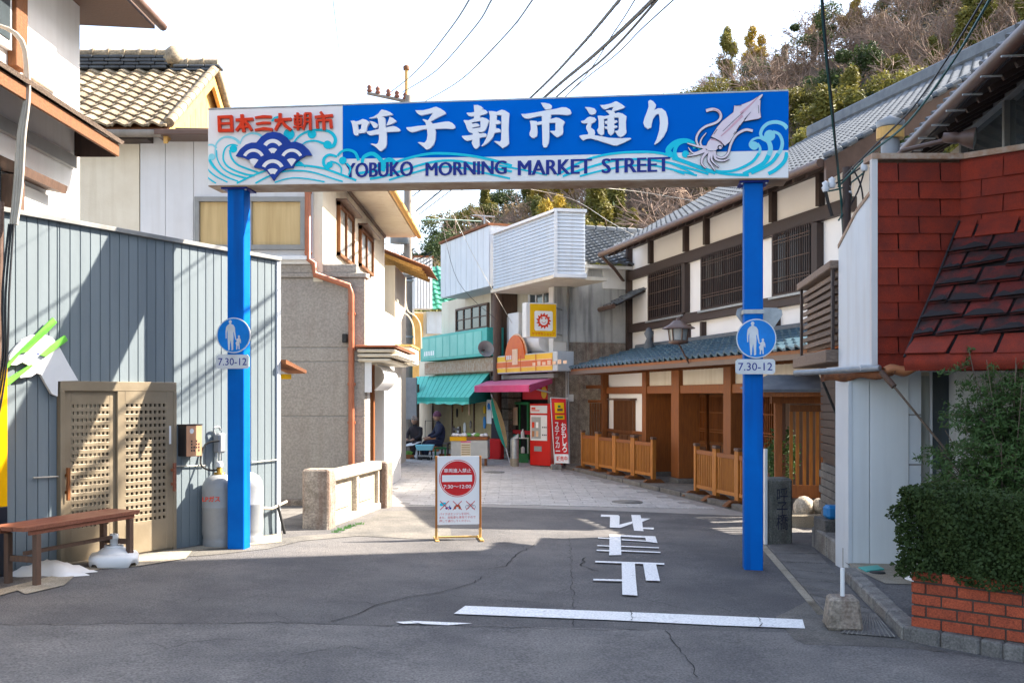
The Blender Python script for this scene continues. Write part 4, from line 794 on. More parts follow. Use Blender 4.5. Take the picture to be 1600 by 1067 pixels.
# copper downpipe
P_ = lambda px, py, y=-.09: (CF.uz(px,py,y)[0], y, CF.uz(px,py,y)[1])
MB().tube([P_(481,225),P_(481,405),P_(491,412),P_(492,429),P_(546,447),P_(549,460),P_(549,745)], .045, 10).build('downpipe', M['copper_pipe'], ch)
for y in (300, 395): p = P_(481,y); piece('pipe_bracket', M['copper_pipe'], ch, p[0]-.05, p[0]+.05, -.1, 0, p[2]-.015, p[2]+.015)
for y in (490, 545, 600, 660): p = P_(549,y); piece('pipe_bracket', M['copper_pipe'], ch, p[0]-.055, p[0]+.055, -.1, 0, p[2]-.02, p[2]+.02)
p = P_(538,530); MB().box(p[0]-.03,p[0]+.04,-.12,-.0,p[2]-.05,p[2]+.08).build('wall_lamp', M['rubber'], ch, bevel=.01)
# ---- white timber house at upper left
WF = Frame((-4.77, 4.0), (-4.77, 11.3))
wh = thing('white_timber_house', 'tall white house with old wooden window posts and deep plank eaves at upper left', 'house', (-4.77, 4.0, 0), 0)
WU = lambda px, y=0: WF.u(px, y)
def WP(px, py, out=0.0):     # local (x, y, z) of a point on the street wall, out metres proud of it
    u, z = WF.uz(px, py, -out); return (out, u, z)
xe = 7.3
MB().box(-3,0,0,xe,2.0,7.2).build('wall', M['white_boards'], wh)
a = WP(40,10,.03); b = WP(88,10,.03)
MB().box(.002,.03,a[1],b[1],WP(64,130,.03)[2],7.0).build('wall_panel', M['white_boards'], wh, bevel=.004)
a = WP(21,10,.06); b = WP(39,10,.06); MB().box(.002,.09,a[1],b[1],WP(30,115)[2],7.0).build('window_post', M['wood_old'], wh, bevel=.006)
MB().box(.002,.05,0,a[1]-.01,WP(8,78)[2],7.0).build('window_frame', M['white_plastic'], wh); MB().box(.051,.06,0,a[1]-.06,WP(8,78)[2]+.08,7.0).build('window_pane', M['window_glass'], wh)
a = WP(36,120,.08); b = WP(80,150,.08); MB().box(.002,.1,a[1]-.05,b[1],a[2]-.12,a[2]-.02).build('window_sill', M['wood_yellow'], wh, bevel=.006)
# plank eaves
zo = WF.uz(172,238,-.42)[1]; zi = zo+.38; ye = WF.u(178,-.42)
for k in range(22):
    y1 = ye-k*.33; y0 = y1-.325
    if y0 < -1: break
    MB().hexa([(0,y0,zi-.03),(.44,y0,zo),(.44,y1,zo),(0,y1,zi-.03)], [(0,y0,zi-.01),(.44,y0,zo+.02),(.44,y1,zo+.02),(0,y1,zi-.01)]).build('eaves_plank', M['wood_brown'], wh)
MB().box(.44,.47,-1,ye+.02,zo-.02,zo+.11).build('fascia', M['wood_old'], wh, bevel=.004)
MB().hexa([(0,-1,zi+.01),(.5,-1,zo+.115),(.5,ye+.04,zo+.115),(0,ye+.04,zi+.01)], [(0,-1,zi+.05),(.52,-1,zo+.15),(.52,ye+.04,zo+.15),(0,ye+.04,zi+.05)]).build('eaves_cover', M['wood_weathered'], wh)
MB().hexa([(0,ye-.03,zo-.03),(.44,ye-.03,zo-.03),(.44,ye,zo-.03),(0,ye,zo-.03)], [(0,ye-.03,zi),(.44,ye-.03,zo+.02),(.44,ye,zo+.02),(0,ye,zi)]).build('end_board', M['wood_dark'], wh)
MB().box(.002,.06,0,ye-.1,zo-.18,zo-.05).build('wall_beam', M['trim_grey'], wh)
# window hood below
a = WP(26,262,.16); b = WP(97,290,.16); zh = a[2]
hd = MB().hexa([(0,a[1],zh-.02),(.2,a[1],zh-.06),(.2,b[1],zh-.06),(0,b[1],zh-.02)], [(0,a[1],zh+.12),(.22,a[1],zh+.02),(.22,b[1],zh+.02),(0,b[1],zh+.12)]).build('window_hood', M['wood_brown'], wh)
MB().box(.002,.15,a[1],a[1]+.18,2.2,zh-.06).build('window_post', M['wood_brown'], wh); MB().box(.002,.02,0,a[1]-.01,2.2,zh).build('window_pane', M['window_glass'], wh)
MB().box(.002,.05,a[1]+.2,b[1]-.06,2.2,zh-.08).build('wall_panel', M['white_boards'], wh, bevel=.004)
# upper eaves corner
zU = 1.7+600/1600*11.3; MB().hexa([(-3,-1,zU+.2),(.62,-1,zU+.02),(.62,xe+.6,zU+.02),(-3,xe+.6,zU+.2)], [(-3,-1,zU+.4),(.62,-1,zU+.12),(.62,xe+.6,zU+.12),(-3,xe+.6,zU+.4)]).build('roof', M['wood_brown'], wh)
MB().tube([(.7,-1,zU+.06),(.7,xe+.65,zU+.06)], .05, 8).build('gutter', M['brown_metal'], wh)
# old meter cables hanging down the front
cb = thing('cable_bundle', 'bundle of pale cables running down the wall at the far left', 'cables', (-4.3, 8.6, 0))
Q = [(-.75,.35,4.85),(-.35,.45,4.98),(-.08,.5,4.85),(-.02,.48,4.4),(-.06,.46,4.0),(-.08,.44,3.55),(-.1,.4,3.2)]
for k in range(4): MB().tube(smooth([(x+.014*k+.01*math.sin(i+k), y, z) for i, (x, y, z) in enumerate(Q)]), .014, 8).build('cable', M['cable_white'], cb)
for k in range(3): MB().tube(smooth([(-.1+.02*k,.36,3.2),(-.13+.03*k,.3,2.6),(-.12+.02*k,.28,2.0),(-.2+.03*k,.25,1.5)]), .01, 6).build('cable', M['cable'], cb)
MB().tube([(-.2,.4,3.4),(-.2,.33,1.55)], .035, 8).build('conduit', M['brown_metal'], cb)
# ---- stone bridge parapet
PF = Frame((-2.26,12.6), (-1.86,15.1)); bp = PF.thing('bridge_parapet', 'weathered low stone bridge parapet with panelled sides and square end posts', 'parapet')
g_ = gz(-2)
MB().box(0,.3,0,.34,g_-.3,.79).build('end_post', M['stone_rough'], bp, bevel=.02); MB().box(PF.len-.02,PF.len+.3,-.02,.32,g_-.3,.72).build('end_post', M['stone_rough'], bp, bevel=.02)
MB().box(.302,PF.len-.022,.06,.26,g_-.3,.13).build('plinth', M['stone_parapet'], bp, bevel=.012); MB().box(.302,PF.len-.022,.05,.27,.6,.74).build('top_rail', M['stone_parapet'], bp, bevel=.025)
nP = 2; Ls = PF.len-.32
for k in range(nP):
    a = .3+Ls*k/nP; b = .3+Ls*(k+1)/nP
    MB().box(a+.1,b-.1,.13,.2,.131,.599).build('panel', M['stone_parapet'], bp); MB().box(a+.002,a+.098,.08,.24,.131,.599).build('stile', M['stone_parapet'], bp, bevel=.01)
    MB().box(a+.22,b-.22,.11,.128,.22,.5).build('raised_panel', M['stone_parapet'], bp, bevel=.01)
MB().box(PF.len-.12,PF.len-.03,.08,.24,.131,.599).build('stile', M['stone_parapet'], bp)
rr = random.Random(12)
for k in range(5):
    g = G(525+k*9+rr.uniform(-3,3), 832-k*3); mb = MB()
    for i in range(40):
        an = rr.uniform(0,6.28); d = rr.uniform(0,.05); l = rr.uniform(.02,.05); x, y = g.x+math.cos(an)*d, g.y+math.sin(an)*d*.6
        mb.add([(x-.006,y,gz(x)),(x+.006,y,gz(x)),(x+math.cos(an)*.02,y+.01,gz(x)+l)], [(0,1,2)])
    mb.build('weed_tuft', M['cabbage'], None, label='small green weeds at the foot of the bridge parapet', cat='weed', group='weeds along the parapet')
# canal gap
# ---- rusty lean-to beyond and far shops on the left
LT = thing('rusty_lean_to', 'rusted corrugated lean-to roof jutting out beyond the cream house', 'lean-to', (-3.0, 23.2, 0))
zl = 1.7+205/1600*23
mb = MB(); mb.grid(lambda u, v: (-.4+1.55*u, v*2.6-.2, zl+.55-.62*u+.02*math.sin(v*60)), 4, 60); mb.build('roof_sheet', M['rust'], LT)
for k in range(5): piece('rafter', M['wood_yellow'], LT, -.3, 1.0, k*.55, k*.55+.06, zl+.1, zl+.18, rot=(0,.38,0))
MB().box(-.2,.35,0,2.4,0,zl).build('wall', M['cream_plaster'], LT)
FL = Frame((-9.6,36.5),(-3.2,38.2))
sh = FL.thing('peach_house', 'peach-walled house with cream sheet siding and a green tiled roof at the bend', 'house')
q = lambda px, py, y=0: FL.uz(px, py, y)
MB().box(q(560,0)[0],q(712,0)[0],0,5,-.5,q(650,487)[1]).build('wall', M['cream_stucco'], sh)
MB().box(q(604,0)[0],q(661,0)[0],-.05,0,-.2,q(640,490)[1]).build('wall_panel', M['wood_yellow'], sh)
for (a, b, t, bt, yy) in ((598,648,425,492,-.3),(648,676,402,482,-.9)):
    n_ = 6; ua, ub = q(a,500,yy)[0], q(b,500,yy)[0]; z1, z0 = q(a,t,yy)[1], q(a,bt,yy)[1]
    for i in range(n_): x = ua+(ub-ua)*i/n_; piece('siding_board', M['white_boards'], sh, x+.01, x+(ub-ua)/n_-.01, yy, yy+.6, z0, z1, bev=False)
    MB().box(ua-.03,ub+.03,yy-.04,yy+.62,z1,z1+.06).build('cap', M['rust'], sh)
ua, z0 = q(668,484,-.3); ub, z1 = q(712,418,1.5)
tiled(sh, M['tile_green'], (ua,-.4,z0), (ub+.8,-.4,z0), (ua,1.6,z1), .33, .3, h=.05, th=.05, single=True)
MB().box(ua,ub+.5,-.2,-.05,q(680,522)[1],z0-.05).build('corrugated_panel', M['corrugated'], sh)
BF = Frame((-5.4,30.2),(-2.6,31.4)); bs = BF.thing('brown_shopfront', 'dark brown timber shopfront with vertical slats at the end of the left side', 'shop')
q = lambda px, py, y=0: BF.uz(px, py, y)
MB().box(q(590,0)[0],q(656,0)[0],.05,3,-.3,q(620,600)[1]).build('wall', M['wood_brown'], bs)
ua, ub = q(606,0)[0], q(642,0)[0]; zt_, zb2 = q(620,628)[1], q(620,678)[1]
for i in range(12): x = ua+(ub-ua)*i/12; piece('slat', M['wood_dark'], bs, x+.02, x+(ub-ua)/12-.03, -.0, .05, zb2, zt_)
MB().box(ua-.1,ub+.1,-.06,.05,zb2-.14,zb2-.002).build('sill', M['wood_brown'], bs); MB().box(ua-.1,ub+.3,-.1,.049,-.2,zb2-.25).build('base', M['kerb_stone'], bs)
MB().box(ua-.2,ub+.15,-.35,-.0,zt_+.02,zt_+.12).build('beam', M['wood_dark'], bs)
hs2 = thing('hanging_shop_sign', 'tall plain grey sign box hanging between the brown shopfront and the teal awning', 'shop sign', tuple(at(643,655,29.0)))
w2 = 8.5/1600*29; MB().box(-w2,w2,-.1,.1,0,(655-590)/1600*29).build('box', M['gas_grey'], hs2, bevel=.01); MB().box(-w2-.1,-w2-.02,-.04,.04,(655-600)/1600*29*.9,(655-590)/1600*29+.2).build('bracket', M['brown_metal'], hs2)
# balcony with curved steel rail and bits beyond the white front
bl2 = thing('outdoor_stair', 'small cream stair landing with a curved handrail above the door canopy', 'stair', (-2.15, 19.2, 0))
MB().box(-.3,.25,0,1.6,2.3,2.62).build('landing', M['cream_plaster'], bl2, bevel=.02); MB().box(-.3,.27,-.02,1.62,2.621,2.66).build('landing_edge', M['wood_yellow'], bl2)
MB().tube(smooth([(.0,.0,3.5),(.05,.0,3.3),(.2,.0,3.2),(.3,.0,3.0),(.32,.0,2.65)]), .012, 8).build('handrail', M['cream_plaster'], bl2)
MB().tube(smooth([(.0,1.5,3.6),(.05,1.5,3.4),(.2,1.5,3.3),(.3,1.5,3.1),(.32,1.5,2.65)]), .012, 8).build('handrail', M['cream_plaster'], bl2)
# utility pole
up = thing('utility_pole', 'weathered concrete utility pole with crossarm and insulators on the left of the street', 'utility pole', tuple(Vector((-3.05, 30.0, 0))))
hh_ = 1.7+(618-150)/1600*30
MB().tube([(0,0,-.2),(0,0,hh_)], .15, 12, r2=.1).build('pole', M['pole_concrete'], up)
xo = (626-800)/1600*30+3.05
MB().tube([(xo*.2,0,hh_-.6),(xo*.2,0,1.7+(618-106)/1600*30)], .05, 8).build('mast_extension', M['wood_yellow'], up)
MB().lathe([(.09,0),(.1,.1),(.05,.14)], c=(xo*.2,0,1.7+(618-110)/1600*30), n=8).build('mast_cap', M['wood_old'], up)
ax = [(575,146),(660,160)]; a = at(574,146,30)-Vector((-3.05,30,0)); b = at(640,160,30)-Vector((-3.05,30,0))
MB().tube([a,b], .05, 6).build('crossarm', M['pole_concrete'], up)
for f in (.05,.25,.5,.7,.9): p = a.lerp(b, f); MB().lathe([(.05,0),(.09,.05),(.05,.1),(.08,.15),(.03,.22)], c=tuple(p+Vector((0,0,.04))), n=8).build('insulator', M['wood_bench'], up)
p = at(632,335,30)-Vector((-3.05,30,0)); MB().lathe([(0,0),(.28,0),(.28,.75),(.2,.8),(0,.8)], c=tuple(p+Vector((-.1,-.35,-.9))), n=14).build('transformer', M['gas_grey'], up)
for z in (1.7+(618-528)/1600*30, 1.7+(618-440)/1600*30): MB().tube([(0,0,z),(0,0,z+.06)], .165, 12).build('pole_band', M['galvanised'], up)
for k in range(5):
    z = 1.7+(618-430)/1600*30+.12*k; MB().tube(smooth([(-.6+.2*k,0,z+.3),(-.3,-.1,z),(0,-.17,z-.12),(.35,-.1,z-.02),(.7,0,z+.2)]), .018, 6).build('loose_wire', M['cable_white' if k % 2 else 'cable'], up)
# small eaves lamp at end of the grey house
el = HF.thing('eaves_box', 'small rusty sheet-metal hood with a yellow lamp at the end of the grey boards', 'lamp hood')
u, z = HF.uz(437,575); MB().hexa([(u,-.1,z+.05),(u+.36,-.1,z-.06),(u+.36,.2,z-.06),(u,.2,z+.05)], [(u,-.1,z+.1),(u+.36,-.1,z-.02),(u+.36,.2,z-.02),(u,.2,z+.1)]).build('hood', M['rust'], el); MB().box(u+.06,u+.2,0,.1,z-.13,z-.07).build('lamp', M['yellow_board'], el)
# ================================================================ SHOPS AT THE END
TH = Frame((-3.54, 35.4), (1.02, 25.2)); TI = Frame((1.02, 25.2), (4.2, 26.4))
def T(px, py, y=0): return TH.uz(px, py, y)
def panel(F, parent, name, m, px0, px1, pt0, pt1, pb0, pb1, y0, y1, bevel=0, **k):
    """prism on a facade whose face y0 is outlined by pixels: left x, right x, top-left y, top-right y, bottom-left y, bottom-right y"""
    a, b, c, d = F.uz(px0,pb0,y0), F.uz(px1,pb1,y0), F.uz(px1,pt1,y0), F.uz(px0,pt0,y0)
    return MB().hexa([(a[0],y0,a[1]),(b[0],y0,b[1]),(b[0],y1,b[1]),(a[0],y1,a[1])], [(d[0],y0,d[1]),(c[0],y0,c[1]),(c[0],y1,c[1]),(d[0],y1,d[1])]).build(name, m, parent, bevel, **k)
def lvl(F, parent, name, m, px0, px1, py, pyb, y0, y1, bevel=0, at_=None, **k):
    """level box: heights read at pixel column at_"""
    c = at_ or (px0+px1)/2; u0, u1 = F.u(px0,y0), F.u(px1,y0); z1, z0 = F.uz(c,py,y0)[1], F.uz(c,pyb,y0)[1]
    return MB().box(u0,u1,y0,y1,z0,z1).build(name, m, parent, bevel, **k)
tsh = TH.thing('teal_awning_shop', 'closed shop with teal awning, pale teal sign and yellow roller shutters', 'shop')
ub = T(770,0)[0]; uc = TH.len
lvl(TH, tsh, 'wall', M['cream_plaster'], 690, 769, 455, 760, .05, 4, at_=765)
lvl(TH, tsh, 'lower_wall', M['cream_stucco'], 655, 690, 560, 760, .05, 4, at_=690)
# projecting white parapet box
u0, u1 = T(690,0,-.7)[0], T(766,0,-.7)[0]; z1, z0 = T(766,352,-.7)[1], T(766,447,-.7)[1]
MB().box(u0,u1,-.7,2.2,z0,z1).build('parapet_box', M['white_panel'], tsh)
n_ = 9
for i in range(n_): x = u0+(u1-u0)*i/n_; piece('siding_board', M['white_panel'], tsh, x+.01, x+(u1-u0)/n_-.01, -.73, -.702, z0, z1-.02, bev=False)
MB().box(u0-.04,u1+.04,-.78,2.25,z1+.001,z1+.06).build('parapet_cap', M['rust'], tsh)
window(tsh, TH, 714, 764, 478, 516, .02, M['wood_brown'], M['window_glass'], nx=4, ny=2, fw=.06)
# teal sign board
u0, u1 = T(657,0,-.5)[0], T(753,0,-.5)[0]; z1, z0 = T(755,512,-.5)[1], T(755,556,-.5)[1]
sb = MB().box(u0,u1+.35,-.5,.0,z0,z1).build('sign_board', M['teal_sign'], tsh, bevel=.01)
MB().box(u0+.25,u1-.0,-.515,-.501,z0+.08,z1-.08).build('sign_face', M['teal_sign_face'], sb)
for i in range(1,8): x = u0+.25+(u1-u0-.25)*i/8; MB().box(x-.006,x+.006,-.522,-.516,z0+.08,z1-.08).build('sign_seam', M['teal_sign'], sb)
mb = MB(); rr = random.Random(2)
for i in range(6): x = u0+.4+i*.16; shapes(mb, [[[(x,z0+.16),(x+.1,z0+.16),(x+.12,z0+.3),(x+.03,z0+.3)]]], -.516, .001)
mb.build('faded_marks', M['sign_white'], sb)
MB().box(u0-.2,u1+.5,-.3,.04,z0-.42,z0-.03).build('fascia_beam', M['rusty_trim'], tsh, bevel=.02)
# awning
zt = z0-.45; a0, a1 = T(650,0,-.1)[0], T(765,0,-.1)[0]; af = -1.3; f0, f1 = T(640,0,af)[0], T(733,0,af)[0]; zf = T(735,622,af)[1]; zv = T(735,632,af)[1]
ns = 14
aw = MB().hexa([(f0,af,zf-.0),(f1,af,zf),(a1,-.1,zt-.03),(a0,-.1,zt-.03)], [(f0,af,zf+.02),(f1,af,zf+.02),(a1,-.1,zt),(a0,-.1,zt)])
awn = aw.build('awning', M['awning_teal'], tsh)
for i in range(1, ns):
    t = i/ns; p = Vector((f0+(f1-f0)*t,af-.002,zf+.021)); q_ = Vector((a0+(a1-a0)*t,-.102,zt+.001)); MB().tube([p,q_], .006, 4).build('awning_seam', M['awning_teal_dark'], awn)
MB().box(f0,f1,af-.006,af,zf-.1,zf+.02).build('awning_band', M['awning_teal_dark'], awn)
mb = MB(); mb.grid(lambda u, v: (f0+(f1-f0)*u, af-.01+.02*math.sin(u*44+v), zf-.1-(zf-.1-zv)*v+.015*math.sin(u*33)*v), 90, 2); mb.build('valance', M['awning_teal'], awn)
MB().add([(f1,af,zf+.02),(f1,af,zv),(a1+.1,-.1,zv+.1),(a1,-.1,zt)], [(0,1,2,3)]).build('awning_side', M['awning_teal_dark'], awn)
MB().add([(f0,af,zf+.02),(f0,af,zv),(a0,-.1,zv+.1),(a0,-.1,zt)], [(0,1,2,3)]).build('awning_side', M['awning_teal_dark'], awn)
# shutters in slats
edges = [T(676,0)[0],T(707,0)[0],T(741,0)[0],T(768,0)[0]]; zs_ = T(730,640)[1]+.3
for a, b in zip(edges, edges[1:]):
    s0 = MB().box(a+.03,b-.03,.02,.05,-.3,zs_).build('shutter', M['shutter'], tsh); k = 0; z = -.25
    while z < zs_-.05: piece('slat', M['shutter'], s0, a+.04, b-.04, .002, .02, z, z+.085); z += .095
    piece('shutter_post', M['brown_metal'], tsh, a-.03, a+.03, -.03, .04, -.3, zs_, bev=False)
rr = random.Random(6)   # plain cut-out decorations on the shutters
for px, py, wd, hg, m_ in ((714,645,7,16,'cloth_black'),(722,638,6,13,'crate_orange'),(733,640,8,20,'peach_sign'),(716,672,11,12,'sign_white'),(726,668,11,18,'sign_white'),(735,663,8,14,'cloth_check'),(757,640,9,13,'yellow_sign'),(757,660,10,20,'blue_plastic'),(753,682,4,6,'cloth_black'),(761,682,5,6,'cloth_black')):
    u, z = T(px,py,-.02); k = 28.0/1600; a = [(u+k*wd*.55*math.cos(t*.5236)*(1+.12*math.sin(t*2.3+px)), z+k*hg*.5*math.sin(t*.5236)) for t in range(12)]
    mb = MB(); shapes(mb, [[a]], -.012, .015); mb.build('shutter_decoration', M[m_], tsh)
u, z = T(765,643,-.35); t = TH.thing('small_hanging_notice', 'small white hanging notice with a blue shape beside the teal awning', 'notice')
MB().box(u-.17,u+.17,-.37,-.34,z-.33,z+.33).build('plate', M['white_plastic'], t); mb = MB(); shapes(mb, [[[(u-.12,z+.15),(u-.05,z+.24),(u+.06,z+.22),(u+.13,z+.12),(u+.1,z+.02),(u+.02,z+.08),(u-.06,z+.02)]]], -.372, .001); mb.build('blue_shape', M['road_sign_blue'], t)
# ---- corner shop with yellow sign
csh = TH.thing('corner_shop', 'corner shop with pink awning, yellow and orange sign and a ribbed steel parapet', 'shop')
lvl(TH, csh, 'wall', M['cream_plaster'], 785, 866, 424, 560, .6, 4, at_=860)
MB().box(ub+.1,uc,.5,.59,-.3,3.2).build('rear_wall', M['interior_dark'], csh)
MB().box(ub-.02,ub+.35,-.05,4,-.3,T(775,450)[1]).build('corner_pillar', M['wood_brown'], csh)
MB().box(uc-.28,uc,-.02,.5,-.3,T(860,560)[1]).build('corner_pillar', M['stone_rough'], csh)
u0, u1 = T(770,0,-.75)[0], T(868,0,-.75)[0]; z1, z0 = T(868,331,-.75)[1], T(868,428,-.75)[1]
crn = TH.world(u1,-.75,0); C2 = Frame((crn.x, crn.y), (crn.x+3, crn.y+.55))
MB().box(u0,u1,-.72,-.3,z0+.03,z1-.02).build('parapet', M['trim_grey'], csh)
nn = 17
for i in range(nn): z = z0+(z1-z0)*i/nn; MB().hexa([(u0,-.745,z),(u1,-.745,z),(u1,-.721,z),(u0,-.721,z)], [(u0,-.73,z+(z1-z0)/nn-.002),(u1,-.73,z+(z1-z0)/nn-.006),(u1,-.721,z+(z1-z0)/nn-.006),(u0,-.721,z+(z1-z0)/nn-.006)]).build('ribbed_sheet', M['corrugated'], csh)
c2 = C2.thing('corner_parapet_return', 'white ribbed steel parapet side of the corner shop facing the gate', 'parapet')
w2 = C2.u(914); 
for i in range(nn): z = z0+(z1-z0)*i/nn; MB().hexa([(0,-.03,z),(w2,-.03,z),(w2,.3,z),(0,.3,z)], [(0,-.01,z+(z1-z0)/nn-.006),(w2,-.01,z+(z1-z0)/nn-.006),(w2,.3,z+(z1-z0)/nn-.006),(0,.3,z+(z1-z0)/nn-.006)]).build('ribbed_sheet', M['white_panel'], c2)
MB().box(-.05,w2+.03,-.07,.32,z1,z1+.07).build('cap', M['white_plastic'], c2); MB().box(-.05,w2+.03,-.07,.3,z0-.08,z0-.002).build('bottom_edge', M['white_plastic'], c2); MB().box(-.045,.03,-.065,-.041,z0,z1).build('corner_trim', M['white_plastic'], c2)
MB().box(u0-.03,u1+.02,-.8,-.3,z1,z1+.06).build('parapet_cap', M['white_plastic'], csh); MB().box(u0-.03,u1,-.8,.6,z0-.1,z0-.02).build('parapet_soffit', M['cream_plaster'], csh)
window(csh, TH, 828, 862, 452, 478, .58, M['white_plastic'], M['window_glass'], nx=3, ny=1, fw=.05)
# upper clutter: water tank, air-conditioner
ac = TH.thing('air_conditioner', 'white outdoor air-conditioning unit on the corner shop ledge', 'air conditioner')
u, z = T(812,545,.1); MB().box(u-.35,u+.35,-.1,.25,z-.1,z+.95).build('casing', M['white_plastic'], ac, bevel=.02); MB().box(u-.32,u-.28,-.13,-.101,z,z+.85).build('grille', M['gas_grey'], ac)
ac = TH.thing('air_conditioner', 'round-fronted white tank above the yellow fascia', 'tank'); ac.name = 'water_tank'
u, z = T(846,540,.1); MB().tube([(u-.3,.1,z+.1),(u+.45,.1,z+.1)], .3, 16).build('drum', M['white_plastic'], ac); MB().box(u-.25,u+.4,-.05,.25,z-.45,z-.2).build('stand', M['gas_grey'], ac)
# fascia sign
fz0 = T(864,580,-.35)[1]; fz1 = T(864,549,-.35)[1]; u0, u1 = T(771,0,-.35)[0], T(864,0,-.35)[0]
fs = TH.thing('yellow_fascia_sign', 'long yellow and orange fascia sign with a round sun emblem over the pink awning', 'shop sign')
MB().box(u0,u1+.22,-.35,.1,fz0,fz1).build('box', M['corrugated'], fs, bevel=.01); MB().box(u0+.02,u1-.02,-.362,-.351,fz0+.03,fz1-.03).build('face', M['yellow_sign'], fs)
h_ = fz1-fz0; MB().box(u0+.02,u1-.02,-.368,-.363,fz0+h_*.28,fz0+h_*.66).build('pale_band', M['peach_sign'], fs); MB().box(u0+.02,u1-.02,-.374,-.369,fz0+h_*.32,fz0+h_*.62).build('orange_band', M['orange_sign'], fs)
uc_ = T(805,0,-.35)[0]; mb = MB(); shapes(mb, [[disc(uc_, fz0+h_*.75, .62, 28, 0, 180)]], -.33, .04); mb.build('sun_disc', M['orange_sign'], fs)
mb = MB(); shapes(mb, [[disc(uc_, fz0+h_*.75, .66, 28, 0, 180)]], -.30, .03); mb.build('sun_rim', M['peach_sign'], fs)
MB().box(uc_-.12,uc_+.22,-.385,-.372,fz0+h_*.45,fz0+h_*1.3).build('sun_panel', M['peach_sign'], fs)
for k in range(3): MB().box(uc_-.5+k*.12,uc_-.43+k*.12,-.378,-.3745,fz0+h_*.75,fz0+h_*.98).build('faded_print', M['sign_white'], fs)
for k in range(7): MB().box(uc_+1.1+k*.28,uc_+1.28+k*.28,-.378,-.3745,fz0+h_*.34,fz0+h_*(.5+.06*(k % 2))).build('faded_print', M['peach_sign'], fs)
for i in range(1,4): x = u0+(u1-u0)*i/4; MB().box(x-.012,x+.012,-.38,-.375,fz0+.03,fz1-.03).build('seam', M['orange_sign'], fs)
# upright yellow sign
ys = TI.thing('yellow_sun_sign', 'square yellow box sign with an orange sun face projecting from the corner', 'shop sign')
q = lambda px, py, y=-.55: TI.uz(px, py, y)
(a, zc), (b, zd) = q(828,527), q(870,474)
MB().box(a-.1,b,-.55,-.3,zc,zd).build('box', M['white_plastic'], ys, bevel=.01); MB().box(a,b-.02,-.56,-.551,zc+.02,zd-.03).build('face', M['yellow_sign'], ys)
cx, cz = (a+b)/2, zc+(zd-zc)*.48; s_q = (b-a)*.34
mb = MB(); shapes(mb, [[[(cx-s_q+.03,cz-s_q),(cx+s_q-.03,cz-s_q),(cx+s_q,cz-s_q+.03),(cx+s_q,cz+s_q-.03),(cx+s_q-.03,cz+s_q),(cx-s_q+.03,cz+s_q),(cx-s_q,cz+s_q-.03),(cx-s_q,cz-s_q+.03)]]], -.56, .003); mb.build('white_square', M['sign_white'], ys)
sun_o = [(cx+s_q*(.84 if k % 2 == 0 else .6)*math.cos(k*math.pi/13+(.1 if k % 2 else 0)), cz+s_q*(.84 if k % 2 == 0 else .6)*math.sin(k*math.pi/13+(.1 if k % 2 else 0))) for k in range(26)]
mb = MB(); shapes(mb, [[sun_o]], -.564, .002); mb.build('sun', M['letter_red'], ys); mb = MB(); shapes(mb, [[disc(cx,cz,s_q*.44,20)]], -.567, .002); mb.build('sun_face', M['sign_white'], ys)
mb = MB(); shapes(mb, [[[ (cx+s_q*.25*math.cos(rad(t)),cz+s_q*.25*math.sin(rad(t))) for t in range(200,341,20)]+[(cx+s_q*.2*math.cos(rad(t)),cz+s_q*.2*math.sin(rad(t))) for t in range(340,199,-20)]], [disc(cx-.05,cz+.06,.022,8)], [disc(cx+.05,cz+.06,.022,8)]], -.57, .001); mb.build('smile', M['letter_red'], ys)
text('ヤマザキショップ', 'lettering', M['letter_red'], ys, a+.05, b-.06, zc+.05, zc+.13, -.561, .001, bold=.01)
MB().tube([(b,-.42,zc+.1),(b+.35,-.05,zc+.1)], .02, 6).build('bracket', M['galvanised'], ys); MB().tube([(b,-.42,zd-.1),(b+.35,-.05,zd-.1)], .02, 6).build('bracket', M['galvanised'], ys)
# pink awning
a0, a1 = T(800,0,-.1)[0], T(866,0,-.1)[0]; zt = fz0-.16; af = -1.5; f0, f1 = T(742,0,af)[0], T(828,0,af)[0]; zf = T(785,603,af)[1]; zv = T(785,613,af)[1]
pa = TH.thing('pink_awning', 'faded pink and magenta retractable awning over the corner shop door', 'awning')
MB().hexa([(f0,af,zf),(f1,af,zf),(a1-.1,-.1,zt-.02),(a0-1.6,-.1,zt-.02)], [(f0,af,zf+.02),(f1,af,zf+.02),(a1-.1,-.1,zt),(a0-1.6,-.1,zt)]).build('canopy', M['awning_pink'], pa)
mb = MB(); mb.grid(lambda u, v: (f0+(f1-f0)*u, af-.015+.012*math.sin(u*30), zf+.01-(zf-zv)*v), 40, 2); mb.build('valance', M['awning_magenta'], pa)
MB().add([(f1,af,zf+.02),(f1,af,zv),(a1-.1,-.1,zt-.12),(a1-.1,-.1,zt)], [(0,1,2,3)]).build('awning_side', M['awning_magenta'], pa)
MB().box(ub+.1,a1,-.12,.0,zt+.02,zt+.12).build('cassette', M['trim_grey'], pa)
MB().tube([(f1-.1,af+.05,zf-.05),(a1-.3,-.05,zt-.35)], .02, 6).build('arm', M['white_plastic'], pa)
